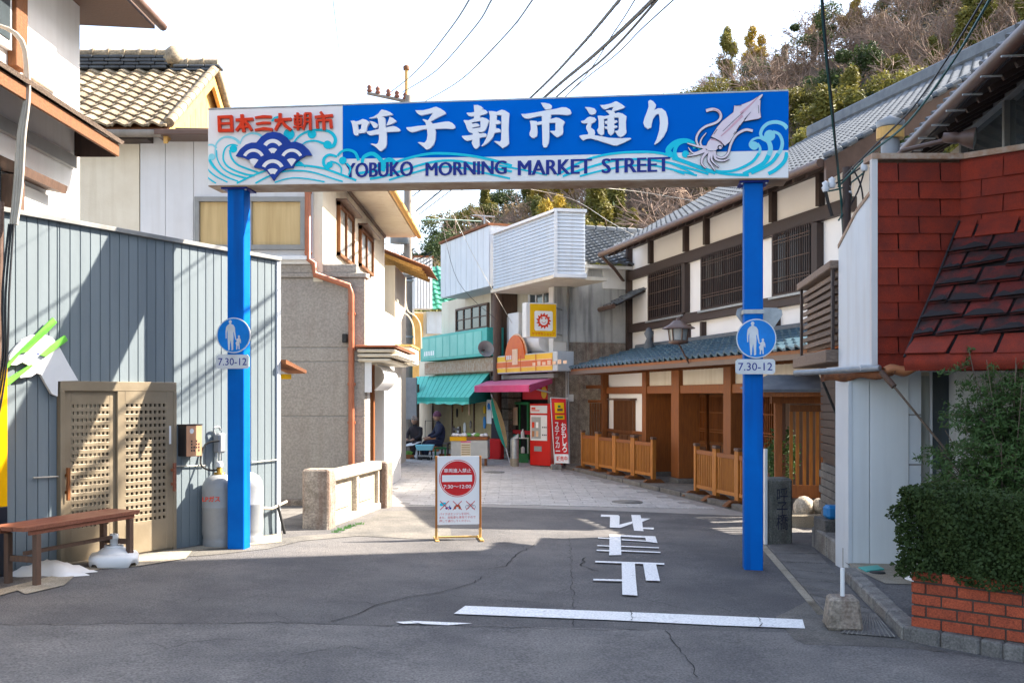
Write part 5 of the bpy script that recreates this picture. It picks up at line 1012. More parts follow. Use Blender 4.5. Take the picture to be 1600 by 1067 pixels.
# shop door, red name board
u0, u1 = T(822,0,.2)[0], T(862,0,.2)[0]
MB().box(u0,u1,.1,.16,T(840,624,.1)[1],T(840,602,.1)[1]).build('name_board', M['banner_red'], csh); mb = MB(); u, z = T(850,613,.09); shapes(mb, [[disc(u,z,.16,12)]], .09, .003); mb.build('name_board_emblem', M['yellow_sign'], csh)
window(csh, TH, 800, 828, 628, 720, .3, M['green_plastic'], M['interior_dark'], nx=2, ny=1, fw=.07, name='door')
lvl(TH, csh, 'door_poster', M['peach_sign'], 801, 808, 636, 664, .2, .22); lvl(TH, csh, 'door_poster', M['banner_red'], 801, 828, 672, 678, .19, .21); lvl(TH, csh, 'door_poster', M['teal_sign'], 801, 809, 679, 700, .2, .22)
for k in range(10):
    z = .15+k*.3; piece('stone_block', M['stone_rough'], csh, T(783,0,.1)[0], T(797,0,.1)[0]-.02, .05, .45, z-.3, z-.02)
# red drinks machine
g = G(842,729); vm = thing('vending_machine', 'red and white vending machine standing beside the corner shop door', 'vending machine', (g.x-.22, g.y, gz(g.x)), rad(-38))
H_ = 1.52; MB().box(0,.62,0,.5,.04,H_).build('cabinet', M['red_plastic'], vm, bevel=.012)
MB().box(.03,.52,-.012,-.001,H_*.42,H_*.82).build('display', M['white_plastic'], vm); MB().box(.06,.34,-.016,-.013,H_*.45,H_*.79).build('display_window', M['lamp_glass'], vm)
MB().box(.03,.52,-.012,-.001,H_*.85,H_*.97).build('header_panel', M['white_plastic'], vm); MB().box(.06,.3,-.0145,-.013,H_*.885,H_*.9).build('header_stripe', M['letter_red'], vm); MB().box(.06,.18,-.0145,-.013,H_*.91,H_*.94).build('header_stripe', M['letter_red'], vm)
MB().box(.14,.36,-.014,-.001,H_*.25,H_*.33).build('delivery_flap', M['gas_grey'], vm)
for k in range(4): MB().box(.08+(k % 2)*.12,.15+(k % 2)*.12,-.02,-.017,H_*(.48+.14*(k//2)),H_*(.57+.14*(k//2))).build('sample', M[('crate_orange','peach_sign','letter_red','sign_white')[k]], vm)
for k in range(6): MB().box(.38+.05*(k % 3),.41+.05*(k % 3),-.018,-.013,H_*(.5+.12*(k//3)),H_*(.52+.12*(k//3))).build('button', M['ink'], vm)
# banner flag
g = G(868,733); bn = thing('banner_flag', 'tall red nobori banner with white and yellow print on a white pole', 'banner', (g.x, g.y-.3, gz(g.x)), rad(6))
k = g.y/1600; hb = (728-616)*k; 
MB().tube([(-.02,0,0),(-.13,0,hb)], .012, 6).tube([(-.13,0,hb),(.3,0,hb-.03)], .008, 6).build('pole', M['white_plastic'], bn)
wv = lambda u, v: (-.11+.09*v*.8+.33*u, -.03-.03*math.sin(u*3+v*5), hb-.03-v*1.48*(1)); 
mb = MB(); mb.grid(lambda u, v: wv(u, v*.86), 8, 16); mb.build('cloth', M['banner_red'], bn); mb = MB(); mb.grid(lambda u, v: wv(u, .86+v*.14), 8, 4); mb.build('cloth_foot', M['sign_white'], bn)
def onb(body, m, u0, u1, v0, v1, vert=False, bold=.02):
    o = text(body, 'lettering', m, bn, 0, 1, 0, 1, 0, .0005, bold=bold, vertical=vert)
    for v in o.data.vertices: p = wv(u0+(u1-u0)*v.co.x, v1+(v0-v1)*v.co.z); v.co = (p[0], p[1]-.006, p[2])
onb('おもしろ', M['sign_white'], .58, .95, .37, .83, True); onb('ステッカー', M['sign_white'], .12, .44, .36, .82, True); onb('販売中', M['letter_red'], .15, .9, .89, .97)
def yb(v0, v1, m='yellow_sign', a=.18, b=.85, off=.006):
    mb = MB(); mb.grid(lambda u, v: Vector(wv(a+(b-a)*u, v0+(v1-v0)*v))-Vector((0,off,0)), 4, 4); return mb.build('printed_patch', M[m], bn)
yb(.06,.22); yb(.25,.32); yb(.1,.14,'green_plastic',.4,.6,.008); yb(.15,.19,'brown_metal',.35,.75,.008); yb(.27,.3,'green_plastic',.28,.75,.008)
MB().box(-.12,.12,-.1,.1,0,.14).build('base', M['kerb_stone'], bn, bevel=.02)
# bollard, sanitiser stand, crate, fire-hydrant box, surfboard-like sign, stall
g = G(804,729); b1 = thing('bollard', 'round-topped weathered steel bollard in front of the corner shop', 'bollard', (g.x, g.y, gz(g.x)))
MB().lathe([(.1,0),(.1,.62),(.09,.68)], n=16).build('post', M['galvanised'], b1); MB().lathe([(.102,.0),(.102,.2)], n=16).build('base_band', M['concrete'], b1); MB().hexa([(-.1,-.1,.66),(.1,-.1,.66),(.1,.1,.66),(-.1,.1,.66)],[(-.08,-.08,.68),(.1,-.1,.8),(.1,.1,.8),(-.08,.08,.68)]).build('slanted_top', M['galvanised'], b1, bevel=.02)
g = G(817,724); ss = thing('sanitiser_stand', 'small stand with a white pump bottle over a green crate', 'stand', (g.x, g.y+.2, gz(g.x)))
MB().box(-.14,.14,-.1,.1,0,.24).build('crate', M['green_plastic'], ss, bevel=.01); 
for x in (-.14, .12): MB().box(x,x+.02,-.1,.1,.241,.62).build('upright', M['white_plastic'], ss)
MB().box(-.15,.15,-.12,.12,.621,.64).build('shelf', M['white_plastic'], ss); MB().lathe([(.05,.64),(.05,.78),(.02,.82),(.02,.86),(0,.86)], n=10).build('pump_bottle', M['white_plastic'], ss); MB().lathe([(.05,.25),(.05,.38),(.02,.42),(0,.42)], n=10).build('lower_bottle', M['white_plastic'], ss)
g = G(774,720); fh = thing('red_cabinet', 'narrow red cabinet standing by the shop corner behind the leaning sign', 'cabinet', (g.x, g.y+.6, gz(g.x)), rad(-30))
MB().box(-.2,.2,-.1,.12,0,.55).build('box', M['banner_red'], fh, bevel=.03); MB().box(-.12,.12,-.02,.12,.56,1.3).build('dark_upright', M['ink'], fh); MB().box(-.1,.1,-.04,-.021,1.1,1.3).build('label_plate', M['white_plastic'], fh)
p0 = at(768,614,26.6); p1 = at(797,722,25.6); lb = thing('leaning_board', 'long narrow green and yellow board leaning against the awning frame', 'board', (p1.x, p1.y, gz(p1.x)))
V0 = p0-p1; V0.z += 0; n = V0.length; d_ = V0.normalized(); sd = Vector((1,-.1,0))
def stripe(a, b, m, nm, off):
    mb = MB(); P = []
    for i in range(13): t = .22+.73*i/12; w_ = .1*math.sin(math.pi*(i/12))**.6+.02; P.append((t, w_))
    mb.slab([V0*t+sd*(a*w_)+Vector((0,-off,.0)) for t, w_ in P]+[V0*t+sd*(b*w_)+Vector((0,-off,0)) for t, w_ in P[::-1]], (0,.02,0)); mb.build(nm, M[m], lb)
stripe(-1, 0, 'awning_teal_dark', 'green_half', 0); stripe(.02, 1, 'shutter', 'yellow_half', 0); MB().tube([(0,.03,0),V0+Vector((0,.03,0))], .015, 6).build('pole', M['white_plastic'], lb)
g = G(733,728); stl = thing('market_stall', 'white-fronted stall table of bagged produce with a yellow cloth edge', 'stall', (g.x, g.y, gz(g.x)), rad(-4))
k = g.y/1600; sw = 58*k; MB().box(-sw/2,sw/2,0,.6,.18,.62).build('front_panel', M['foam_grey'], stl, bevel=.01)
MB().box(-sw/2-.02,sw/2,-.02,.62,.621,.69).build('table_edge', M['wood_orange'], stl, bevel=.01); MB().box(-sw/2-.02,-.06,-.03,-.021,.6,.7).build('yellow_cloth', M['yellow_board'], stl)
MB().box(-.2,.04,-.012,-.001,.24,.56).build('price_notice', M['cream_plaster'], stl)
for i in range(5): MB().box(-.18,.02,-.016,-.013,.27+i*.055,.295+i*.055).build('notice_line', M['shutter'], stl)
MB().box(-.2,.04,-.017,-.013,.56,.6).build('pink_tag', M['awning_pink'], stl)
for x in (-sw/2+.02, sw/2-.08): MB().box(x,x+.06,.02,.08,0,.179).build('leg', M['wood_old'], stl)
rr = random.Random(11); bagm = {}
for i in range(16):
    x = -sw/2+.08+.9*rr.random()*(sw-.16) if i > 9 else -sw/2+.06+i*.085; m_ = 'cabbage' if i in (10,11,12) else ('crate_orange' if i == 13 else 'white_plastic')
    mb = MB(); s1 = rr.uniform(.05,.08); mb.lathe([(.0,0),(s1,.01),(s1*1.1,s1*.6),(s1*.5,s1*1.3),(0,s1*1.2)], n=8)
    o = mb.build('produce_bag', M[m_], None, label=('clear bag of pale vegetables on the stall' if m_ == 'white_plastic' else 'bunch of green vegetables on the stall' if m_ == 'cabbage' else 'orange fruit tray on the stall'), cat='produce', group='produce on the white stall')
    o.location = stl.location+Vector((x, .12+.3*rr.random(), .69)); o.rotation_euler = (0,0,rr.uniform(0,3))
# ---- vendors and their goods
def skin(name, verts, edges, radii, m, parent, sub=1):
    me = bpy.data.meshes.new(name); me.from_pydata(verts, edges, []); o = bpy.data.objects.new(name, me); link(o)
    sm = o.modifiers.new('s', 'SKIN'); lay = me.skin_vertices[0] if me.skin_vertices else None
    if lay is None:
        bm = bmesh.new(); bm.from_mesh(me); bm.verts.layers.skin.new(); bm.to_mesh(me); bm.free(); lay = me.skin_vertices[0]
    for i, r in enumerate(radii): lay.data[i].radius = (r, r) if not isinstance(r, tuple) else r
    lay.data[0].use_root = True; sb_ = o.modifiers.new('b', 'SUBSURF'); sb_.levels = sub; sb_.render_levels = sub
    dg = bpy.context.evaluated_depsgraph_get(); dg.update(); m2 = bpy.data.meshes.new_from_object(o.evaluated_get(dg)); bpy.data.objects.remove(o)
    m2.name = name; m2.materials.clear(); m2.materials.append(m)
    for p in m2.polygons: p.use_smooth = True
    q = link(bpy.data.objects.new(name, m2), parent); return q
def vendor(loc, rz, label, coat, hat, sc=.84):
    t = thing('person', label, 'person', loc, rz, group='vendors seated by the goods'); t.scale = (sc,)*3
    V = [(0,0,.42),(0,.02,.6),(0,-.02,.82),(0,-.05,.93),(0,-.07,1.0), (-.17,-.02,.86),(-.23,-.12,.66),(-.12,-.3,.58), (.17,-.02,.86),(.23,-.12,.66),(.12,-.3,.58), (-.1,-.05,.42),(-.16,-.4,.44),(-.15,-.42,.1), (.1,-.05,.42),(.16,-.4,.44),(.15,-.42,.1)]
    E = [(0,1),(1,2),(2,3),(3,4),(2,5),(5,6),(6,7),(2,8),(8,9),(9,10),(0,11),(11,12),(12,13),(0,14),(14,15),(15,16)]
    Rr = [(.17,.14),(.17,.13),(.15,.11),(.07,.07),(.06,.06),.075,.06,.045,.075,.06,.045,.1,.085,.06,.1,.085,.06]
    b = skin('body', V, E, Rr, M[coat], t, 2)
    hd = MB(); hd.grid(lambda u, v: (.085*math.cos(u*6.283)*math.sin(v*3.1416), -.1+.1*math.sin(u*6.283)*math.sin(v*3.1416), 1.12-.125*math.cos(v*3.1416)), 14, 10); hd.build('head', M['skin'], t)
    MB().grid(lambda u, v: (.1*math.cos(u*6.283)*math.sin(v*1.7), -.085+.115*math.sin(u*6.283)*math.sin(v*1.7), 1.135+.13*math.cos(v*1.7)), 14, 6).build('head_scarf', M[hat], t)
    MB().lathe([(0,0),(.015,.005),(0,.03)], c=(0,-.205,1.09), n=6).build('nose', M['skin'], t)
    for s in (-1, 1):
        hs_ = [(.12*s,-.3,.58),(.1*s,-.36,.56),(.09*s,-.4,.55)]; Vh = list(hs_); Eh = [(0,1),(1,2)]; Rh = [.035,.04,.03]
        for f in range(4): k = len(Vh); Vh += [((.06+.02*f)*s,-.43,.55),((.055+.02*f)*s,-.47,.53)]; Eh += [(2,k),(k,k+1)]; Rh += [.011,.009]
        k = len(Vh); Vh += [(.045*s,-.38,.56)]; Eh += [(1,k)]; Rh += [.012]
        skin('hand', Vh, Eh, Rh, M['skin'], t, 1)
        MB().box(.15*s-.05,.15*s+.05,-.56,-.36,0,.08).build('shoe', M['rubber'], t, bevel=.03)
    return t
g1 = G(650,716); g2 = G(688,717)
vendor((g1.x, g1.y, gz(g1.x)), rad(-25), 'seated vendor in dark clothes and pale checked headscarf, left of the pair', 'cloth_black', 'cloth_check', .9)
vendor((g2.x, g2.y, gz(g2.x)), rad(-70), 'seated vendor in padded navy coat and purple hat, right of the pair', 'cloth_navy', 'cloth_purple', 1.0)
for (gx_, lab, m_) in ((g1, 'low stool under the left vendor', 'wood_brown'),(g2, 'green stool under the right vendor', 'green_plastic')):
    s_t = thing('stool', lab, 'stool', (gx_.x, gx_.y, gz(gx_.x))); MB().box(-.16,.16,-.14,.16,.27,.31).build('seat', M[m_], s_t, bevel=.01)
    for x in (-.13,.13):
        for y in (-.11,.13): MB().box(x-.015,x+.015,y-.015,y+.015,0,.27).build('leg', M[m_], s_t)
g = G(701,716); cr = thing('wooden_chair', 'dark slatted wooden chair behind the right vendor', 'chair', (g.x+.05, g.y+.1, gz(g.x)), rad(-60))
MB().box(-.2,.2,-.2,.2,.38,.42).build('seat', M['wood_dark'], cr)
for x in (-.18,.18): MB().box(x-.02,x+.02,.16,.2,0,.85).build('leg', M['wood_dark'], cr); MB().box(x-.02,x+.02,-.2,-.16,0,.38).build('leg', M['wood_dark'], cr)
for z in (.5,.62,.74): MB().box(-.16,.16,.165,.19,z,z+.06).build('back_slat', M['wood_dark'], cr)
g = G(664,719); tr = thing('hand_trolley', 'small trolley with a pale blue tray in front of the vendors', 'trolley', (g.x, g.y, gz(g.x)))
MB().hexa([(-.19,-.14,.26),(.19,-.14,.26),(.19,.14,.26),(-.19,.14,.26)], [(-.24,-.18,.4),(.24,-.18,.4),(.24,.18,.4),(-.24,.18,.4)]).build('tray', M['light_cyan'], tr, bevel=.01)
for x in (-.17,.17):
    for y in (-.12,.12): MB().tube([(x,y,.0),(x,y,.26)], .012, 6).build('leg', M['rubber'], tr)
    MB().tube([(x*.6,-.14,.05),(x*.6,-.1,.05)], .05, 12).build('wheel', M['rubber'], tr)
MB().box(-.2,.2,-.13,.13,.1,.13).build('rack', M['galvanised'], tr)
g = G(667,712); pc = thing('red_push_cart', 'folding cart with black handle and red box between the vendors', 'cart', (g.x+.1, g.y+.4, gz(g.x)))
MB().box(-.2,.2,-.1,.1,.1,.5).build('box', M['crate_orange'], pc, bevel=.01); MB().tube([(-.19,.1,.1),(-.19,.1,.95),(.19,.1,.95),(.19,.1,.1)], .014, 6).build('handle', M['rubber'], pc)
for px, lab, ww in ((631,'shallow wooden crate of green vegetables at the left end of the goods',.26),(699,'orange crate beside the right vendor',.22)):
    g = G(px,717 if px < 650 else 716); c_ = thing('vegetable_crate', lab, 'crate', (g.x, g.y, gz(g.x)), .05)
    mt = M['wood_orange']; MB().box(-ww,ww,-.15,.15,0,.02).build('bottom', mt, c_)
    for a in ((-ww,ww,-.15,-.13),(-ww,ww,.13,.15),(-ww,-ww+.02,-.13,.13),(ww-.02,ww,-.13,.13)): MB().box(*a,.021,.12).build('side', mt, c_)
    rr = random.Random(px)
    if px < 650:
        for i in range(9):
            x, y = rr.uniform(-.2,.2), rr.uniform(-.1,.1); mb = MB()
            for l in range(14):
                an = rr.uniform(0,6.28); r_ = rr.uniform(.02,.07); mb.add([(x,y,.1),(x+r_*math.cos(an)-.02,y+r_*math.sin(an),.15+rr.uniform(0,.08)),(x+1.3*r_*math.cos(an),y+1.3*r_*math.sin(an),.2),(x+r_*math.cos(an)+.02,y+r_*math.sin(an)+.02,.15)], [(0,1,2,3)])
            o = mb.build('vegetable', M['cabbage'], None, label='leafy green vegetables heaped in the low crate', cat='vegetable', group='vegetables in the low crate'); o.location = c_.location
g = at(640,697,26.5); MB().slab([(g.x-.22,g.y,.38),(g.x+.1,g.y-.15,.42),(g.x+.3,g.y+.1,.5),(g.x-.02,g.y+.2,.46)], (0,0,.01)).build('newspaper', M['white_plastic'], None, label='open white sheet of paper on the left vendor lap', cat='paper')
# loudspeaker on the teal sign, near pole
g = at(757,547,26.6); ls = thing('horn_loudspeaker', 'grey horn loudspeaker beside the end of the teal sign', 'loudspeaker', tuple(g), rad(20))
o = MB().lathe([(.02,-.2),(.05,-.1),(.1,0),(.2,.12),(.22,.13)], n=18).build('horn', M['gas_grey'], ls); o.rotation_euler = (rad(75),0,0)
MB().tube([(0,.1,0),(.35,.25,.1)], .02, 6).build('bracket', M['brown_metal'], ls)
g = at(777,600,27.6); dp = thing('dark_timber_pole', 'dark weathered timber pole between the teal shop and the corner shop', 'pole', (g.x, g.y, 0))
MB().tube([(0,0,-.2),(0,0,1.7+168/1600*27.6)], .12, 10).build('post', M['wood_brown'], dp)
# ---- grey concrete side building and its tiled roof
gw = TI.thing('grey_concrete_house', 'stained grey concrete wall and pantiled roof between the corner shop and the timber inn', 'house')
q = lambda px, py, y=0: TI.uz(px, py, y)
MB().box(.0,q(990,0)[0]+1,.02,.3,-.4,q(925,418)[1]).build('wall', M['white_plaster'], gw); MB().box(q(886,0)[0],q(990,0)[0],-.03,.019,-.4,q(890,560)[1]+.4).build('lower_wall', M['stone_rough'], gw)
mt = mat('stained_render', (.52,.52,.5), (.36,.37,.37), rough=.9, ns=1.5, bump=.15, streak=(.12,.12,.12), sa=.75)
MB().box(.02,q(990,0)[0]+.5,-.015,.018,q(890,560)[1]+.41,q(925,418)[1]-.01).build('render_coat', mt, gw)
MB().box(q(941,0)[0],q(984,0)[0]+1,-.05,-.016,q(960,452)[1],q(960,420)[1]).build('white_cladding', M['white_boards'], gw)
e0 = (q(912,411,-.3)[0],-.3,q(912,411,-.3)[1]); e1 = (q(1000,411,-.3)[0]+.8,-.3,q(912,411,-.3)[1])
rf = MB().box(e0[0],e1[0],-.25,.0,e0[2]-.1,e0[2]-.02).build('eaves', M['white_boards'], gw)
tiled(gw, M['kawara_grey'], e0, e1, (e0[0],1.7,e0[2]+1.15), .28, .17, h=.04, th=.06, single=True)
rt = MB().box(-.15,.15,-.09,.09,0,.14).mesh('ridge_tile', M['kawara_grey'], .03)
for i in range(12): inst('ridge_tile', rt, gw, (e0[0]+.15+i*.31,1.7,e0[2]+1.15))
MB().tube([(q(888,0,-.1)[0],-.1,-.2),(q(888,0,-.1)[0],-.1,q(888,435,-.1)[1]),(q(916,0,-.1)[0],-.1,q(916,428,-.1)[1]),(q(919,0,-.1)[0],-.1,q(919,410,-.1)[1])], .05, 8).build('downpipe', M['white_plastic'], gw)
u, z = q(892,621,-.1); MB().box(u-.08,u+.08,-.1,0,z-.1,z+.08).build('meter_box', M['white_plastic'], gw, bevel=.01)
# ================================================================ TIMBER INN (right)
JF = Frame((3.33-.237*5.2, 20.1+.971*5.2), (3.33, 20.1)); 
J = lambda px, py, y=0: JF.uz(px, py, y)
inn = JF.thing('timber_inn', 'long two-storey timber-framed inn with white plaster, lattice windows and blue-grey pent roof', 'inn')
yU = 1.0; uEnd = JF.u(1330, yU); u983 = JF.u(983, yU); zE = J(1071,342,.1)[1]
WO, WD = M['wood_orange'], M['wood_dark']
MB().box(u983,uEnd,yU+.05,6.5,2.2,zE+.36).build('upper_wall', M['ryokan_plaster'], inn)
def beam(a, b, py, at_px, hpx, y=yU, m=WD, name='beam', dep=.07, parent=inn, u0=None, u1=None):
    z = J(at_px, py, y-dep)[1]; h = hpx*JF.world(JF.u(at_px,y),y,0).y/1600
    return MB().box(JF.u(a,y) if u0 is None else u0, JF.u(b,y) if u1 is None else u1, y-dep, y+.049, z-h/2, z+h/2).build(name, m, parent, bevel=.004)
beam(983,1335, 402, 1071, 16); beam(983,1335, 492, 1100, 15)
zt1 = J(1071,402,yU-.07)[1]; zt2 = J(1100,492,yU-.07)[1]
MB().box(u983,uEnd,yU-.05,yU+.049,zE+.2,zE+.36).build('top_plate', WD, inn)
MB().box(u983-.02,u983+.12,yU-.09,yU+.049,2.2,zE+.199).build('post', WD, inn)
for px in (1017,1072,1104,1208,1282): u = JF.u(px,yU); MB().box(u-.06,u+.06,yU-.06,yU+.049,zt1+.14,zE+.199).build('post', WD, inn)
for px in (1017,1075,1099,1214,1288): u = JF.u(px,yU); MB().box(u-.05,u+.05,yU-.06,yU+.049,2.2,zt2-.13).build('post', WD, inn)
for a, b, ns_, nx_ in ((1016,1071,16,3),(1099,1170,22,4),(1211,1276,18,3)):
    window(inn, JF, a, b, 0, 0, yU, WD, M['dark_glass'], nx=nx_, fw=.06, slats=ns_, name='lattice_window', dep=.07, u0=JF.u(a,yU), u1=JF.u(b,yU), z0=zt2+.1, z1=zt1-.08)
    u0_, u1_ = JF.u(a,yU), JF.u(b,yU)
    for f in (.22,.27,.55,.82,.87): z = zt2+.1+(zt1-zt2-.2)*f; piece('lattice_rail', M['wood_brown'], inn, u0_+.06, u1_-.06, yU-.098, yU-.091, z-.006, z+.006, bev=False)
    MB().box(u0_-.04,u1_+.04,yU-.12,yU-.072,zt2+.05,zt2+.09).build('window_rail', M['galvanised'], inn)
    u = u1_+.06; MB().box(u-.05,u+.08,yU-.08,yU+.049,zt2+.13,zt1-.13).build('post', WD, inn)
# main roof of slates and its gutter
eA = (JF.u(945,.1),.1,zE); eB = (JF.u(1290,.1),.1,zE); rise = 5.57
rT = (eA[0],.1+rise,zE+3.12)
rfm = MB().hexa([(eA[0],.1,zE-.06),(eB[0],.1,zE-.06),(eB[0],.1+rise,rT[2]-.06),(eA[0],.1+rise,rT[2]-.06)], [(eA[0],.1,zE-.01),(eB[0],.1,zE-.01),(eB[0],.1+rise,rT[2]-.01),(eA[0],.1+rise,rT[2]-.01)]).build('main_roof', M['wood_dark'], inn)
tiled(rfm, M['kawara_grey'], eA, eB, rT, .28, .26, h=.045, th=.03, single=False)
MB().box(eA[0]-.02,eB[0]+.05,rise-.05,rise+.27,rT[2],rT[2]+.28).build('ridge', M['kawara_grey'], rfm, bevel=.04)
vcap = MB().box(-.13,.13,-.11,.11,0,.09).mesh('verge_tile', M['kawara_grey'], .03)
for j in range(22): f = (j+.5)/22; o = inst('verge_tile', vcap, rfm, (eB[0]+.02,.1+rise*f,zE+3.12*f+.01)); o.rotation_euler = (math.atan2(3.12,rise),0,0)
MB().hexa([(eB[0]+.04,.05,zE-.34),(eB[0]+.1,.05,zE-.34),(eB[0]+.1,rise,rT[2]-.34),(eB[0]+.04,rise,rT[2]-.34)], [(eB[0]+.04,.05,zE-.02),(eB[0]+.1,.05,zE-.02),(eB[0]+.1,rise,rT[2]-.02),(eB[0]+.04,rise,rT[2]-.02)]).build('barge_board', M['brown_metal'], inn)
MB().tube([(eA[0]-.05,-.0,zE-.05),(eB[0]+.03,-.0,zE-.05)], .07, 8).build('gutter', M['brown_metal'], inn)
nr = int((eB[0]-eA[0])/.42)
for i in range(nr): x = eA[0]+.2+i*.42; MB().hexa([(x,.12,zE-.14),(x+.06,.12,zE-.14),(x+.06,yU,zE+.35),(x,yU,zE+.35)],[(x,.12,zE-.07),(x+.06,.12,zE-.07),(x+.06,yU,zE+.42),(x,yU,zE+.42)]).build('rafter', WD, inn)
MB().hexa([(eA[0],.12,zE-.068),(eB[0],.12,zE-.068),(eB[0],yU+.1,zE+.47),(eA[0],yU+.1,zE+.47)],[(eA[0],.12,zE-.064),(eB[0],.12,zE-.064),(eB[0],yU+.1,zE+.474),(eA[0],yU+.1,zE+.474)]).build('eaves_boards', M['wood_dark'], inn)
MB().tube([(eA[0]+.1,.0,zE-.12),(eA[0]+.12,.3,zE-.4),(u983-.1,yU-.1,zE-.6),(u983-.1,yU-.1,zt2)], .04, 8).build('downpipe', M['brown_metal'], inn)
# lower wing at the far end with its own small roof
u0, u1 = JF.u(930,yU), u983-.12
MB().box(u0,u1,yU,4,2.2,J(955,468,yU)[1]).build('wing_wall', M['ryokan_plaster'], inn); za = J(930,484,.3)[1]
MB().box(u0-.02,u0+.08,yU-.05,yU-.001,2.2,za).build('post', WD, inn); MB().box(u0,u1,yU-.05,yU-.001,zt2-.12+.02,zt2+.1).build('beam', WD, inn); uu = JF.u(953,yU); MB().box(uu-.04,uu+.04,yU-.049,yU-.001,2.2,zt2-.12).build('post', WD, inn)
window(inn, JF, 952, 981, 0, 0, yU-.002, WD, M['dark_glass'], nx=1, fw=.05, slats=9, name='lattice_window', u0=JF.u(952,yU), u1=u983-.13, z0=zt2+.1, z1=za-.12)
w0, w1 = JF.u(900,.3), JF.u(958,.3); wr = MB().hexa([(w0,.3,za-.06),(w1,.3,za-.06),(w1+.6,2.2,za+.9),(w0,2.2,za+.9)],[(w0,.3,za-.01),(w1,.3,za-.01),(w1+.6,2.2,za+.95),(w0,2.2,za+.95)]).build('wing_roof', WD, inn)
tiled(wr, M['kawara_grey'], (w0,.3,za), (w1+.3,.3,za), (w0,2.2,za+1.0), .26, .24, h=.045, th=.03, single=True)
MB().tube([(w0-.05,.2,za-.05),(w1+.3,.2,za-.05)], .06, 8).build('gutter', M['brown_metal'], inn); MB().tube([(w0+.05,.2,za-.1),(w0+.1,.5,za-.35),(u0-.15,.85,za-.6),(u0-.15,.85,2.4)], .035, 8).build('downpipe', M['brown_metal'], inn)
# pent roof of blue-grey tiles
yE = -.85; zP = J(1071,561,yE)[1]; p0u, p1u = JF.u(891,yE), JF.u(1290,yE); zQ = J(1071,535,yU-.05)[1]
pr = MB().hexa([(p0u,yE,zP-.06),(p1u,yE,zP-.06),(p1u,yU,zQ-.08),(p0u,yU,zQ-.08)], [(p0u,yE,zP-.01),(p1u,yE,zP-.01),(p1u,yU,zQ-.03),(p0u,yU,zQ-.03)]).build('pent_roof', WO, inn)
tiled(pr, M['kawara_blue'], (p0u,yE-.04,zP), (p1u,yE-.04,zP), (p0u,yU-.1,zQ-.03), .25, .27, h=.05, th=.035, single=True)
MB().box(p0u,p1u,yU-.22,yU-.06,zQ-.03,zQ+.07).build('ridge_band', M['kawara_grey'], pr, bevel=.02)
MB().box(p0u,p1u,yE-.02,yE+.03,zP-.14,zP-.061).build('fascia', M['brown_metal'], pr)
i = 0; x = p0u+.1
while x < p1u: MB().box(x,x+.05,yE+.05,yU,zP-.14,zP-.065).build('rafter', WO, inn); x += .2
# ground floor
z_b = J(1100,606,0)[1]
gfl = lambda a, b, t, bt, y0, y1, m, nm, at_=None, bev=.004: lvl(JF, inn, nm, m, a, b, t, bt, y0, y1, bev, at_)
uW0, uW1 = JF.u(950), JF.u(1009)
MB().box(uW0,uW1,.02,.3,.9,z_b+.35).build('plaster_wall', M['ryokan_plaster'], inn); MB().box(uW0,uW1,-.01,.3,-.2,.86).build('dado', M['wood_brown'], inn)
for k in range(7): x = uW0+(uW1-uW0)*k/7; piece('dado_board', M['wood_old'], inn, x+.02, x+(uW1-uW0)/7-.02, -.03, -.011, .1, .82)
MB().box(uW0-.02,uW1+.02,-.05,.019,.86,.92).build('rail', WO, inn)
window(inn, JF, 0, 0, 0, 0, .019, M['wood_old'], M['wood_brown'], nx=1, fw=.05, slats=15, name='lattice_window', u0=JF.u(961), u1=JF.u(992), z0=J(976,680)[1]+.0, z1=J(976,625)[1])
MB().box(JF.u(958),JF.u(995),-.15,.0,J(976,625)[1],J(976,625)[1]+.04).build('window_hood', M['wood_brown'], inn)
MB().box(p0u+.1,JF.u(1330),-.06,.1,z_b-.1,z_b+.06).build('beam', WO, inn, bevel=.006)
MB().box(uW1,JF.u(1330),.0,.05,z_b+.06,z_b+.42).build('transom_wall', M['cream_plaster'], inn); MB().box(uW0-.1,JF.u(1330),-.04,.1,z_b+.42,z_b+.6).build('top_beam', WO, inn)
for px in (945,): u = JF.u(px); MB().box(u-.08,u+.08,-.08,.1,-.2,z_b+.42).build('post', WO, inn, bevel=.006)
for px0, px1, dp in ((1009,1015,.9),(1055,1067,.35),(1137,1149,.45)):
    a, b = JF.u(px0), JF.u(px1); b = max(b, a+.2)
    MB().box(a,b,-.09,.0+dp,.08,z_b+.42).build('column', WO, inn, bevel=.008); MB().box(a-.04,b+.04,-.13,dp+.04,-.15,.08).build('column_foot', M['concrete_dark'], inn, bevel=.02)
yR = 1.1
MB().box(uW1,JF.u(1350),yR+.05,yR+.2,-.2,z_b).build('recess_wall', M['wood_brown'], inn)
MB().box(JF.u(1024,yR),JF.u(1056,yR),yR,yR+.049,.95,z_b-.1).build('plaster_panel', M['ryokan_plaster'], inn); u, z = J(1042,661,yR); MB().box(u-.3,u+.3,yR-.02,yR-.001,z-.04,z+.04).build('name_plaque', WD, inn)
for k in range(9): a = JF.u(1024,yR)+k*.2; piece('dado_board', M['wood_brown'], inn, a+.01, a+.19, yR-.02, yR, .05, .9)
dx = [JF.u(1073,yR), JF.u(1106,yR), JF.u(1112,yR), JF.u(1138,yR), JF.u(1142,yR), JF.u(1165,yR), JF.u(1200,yR)]
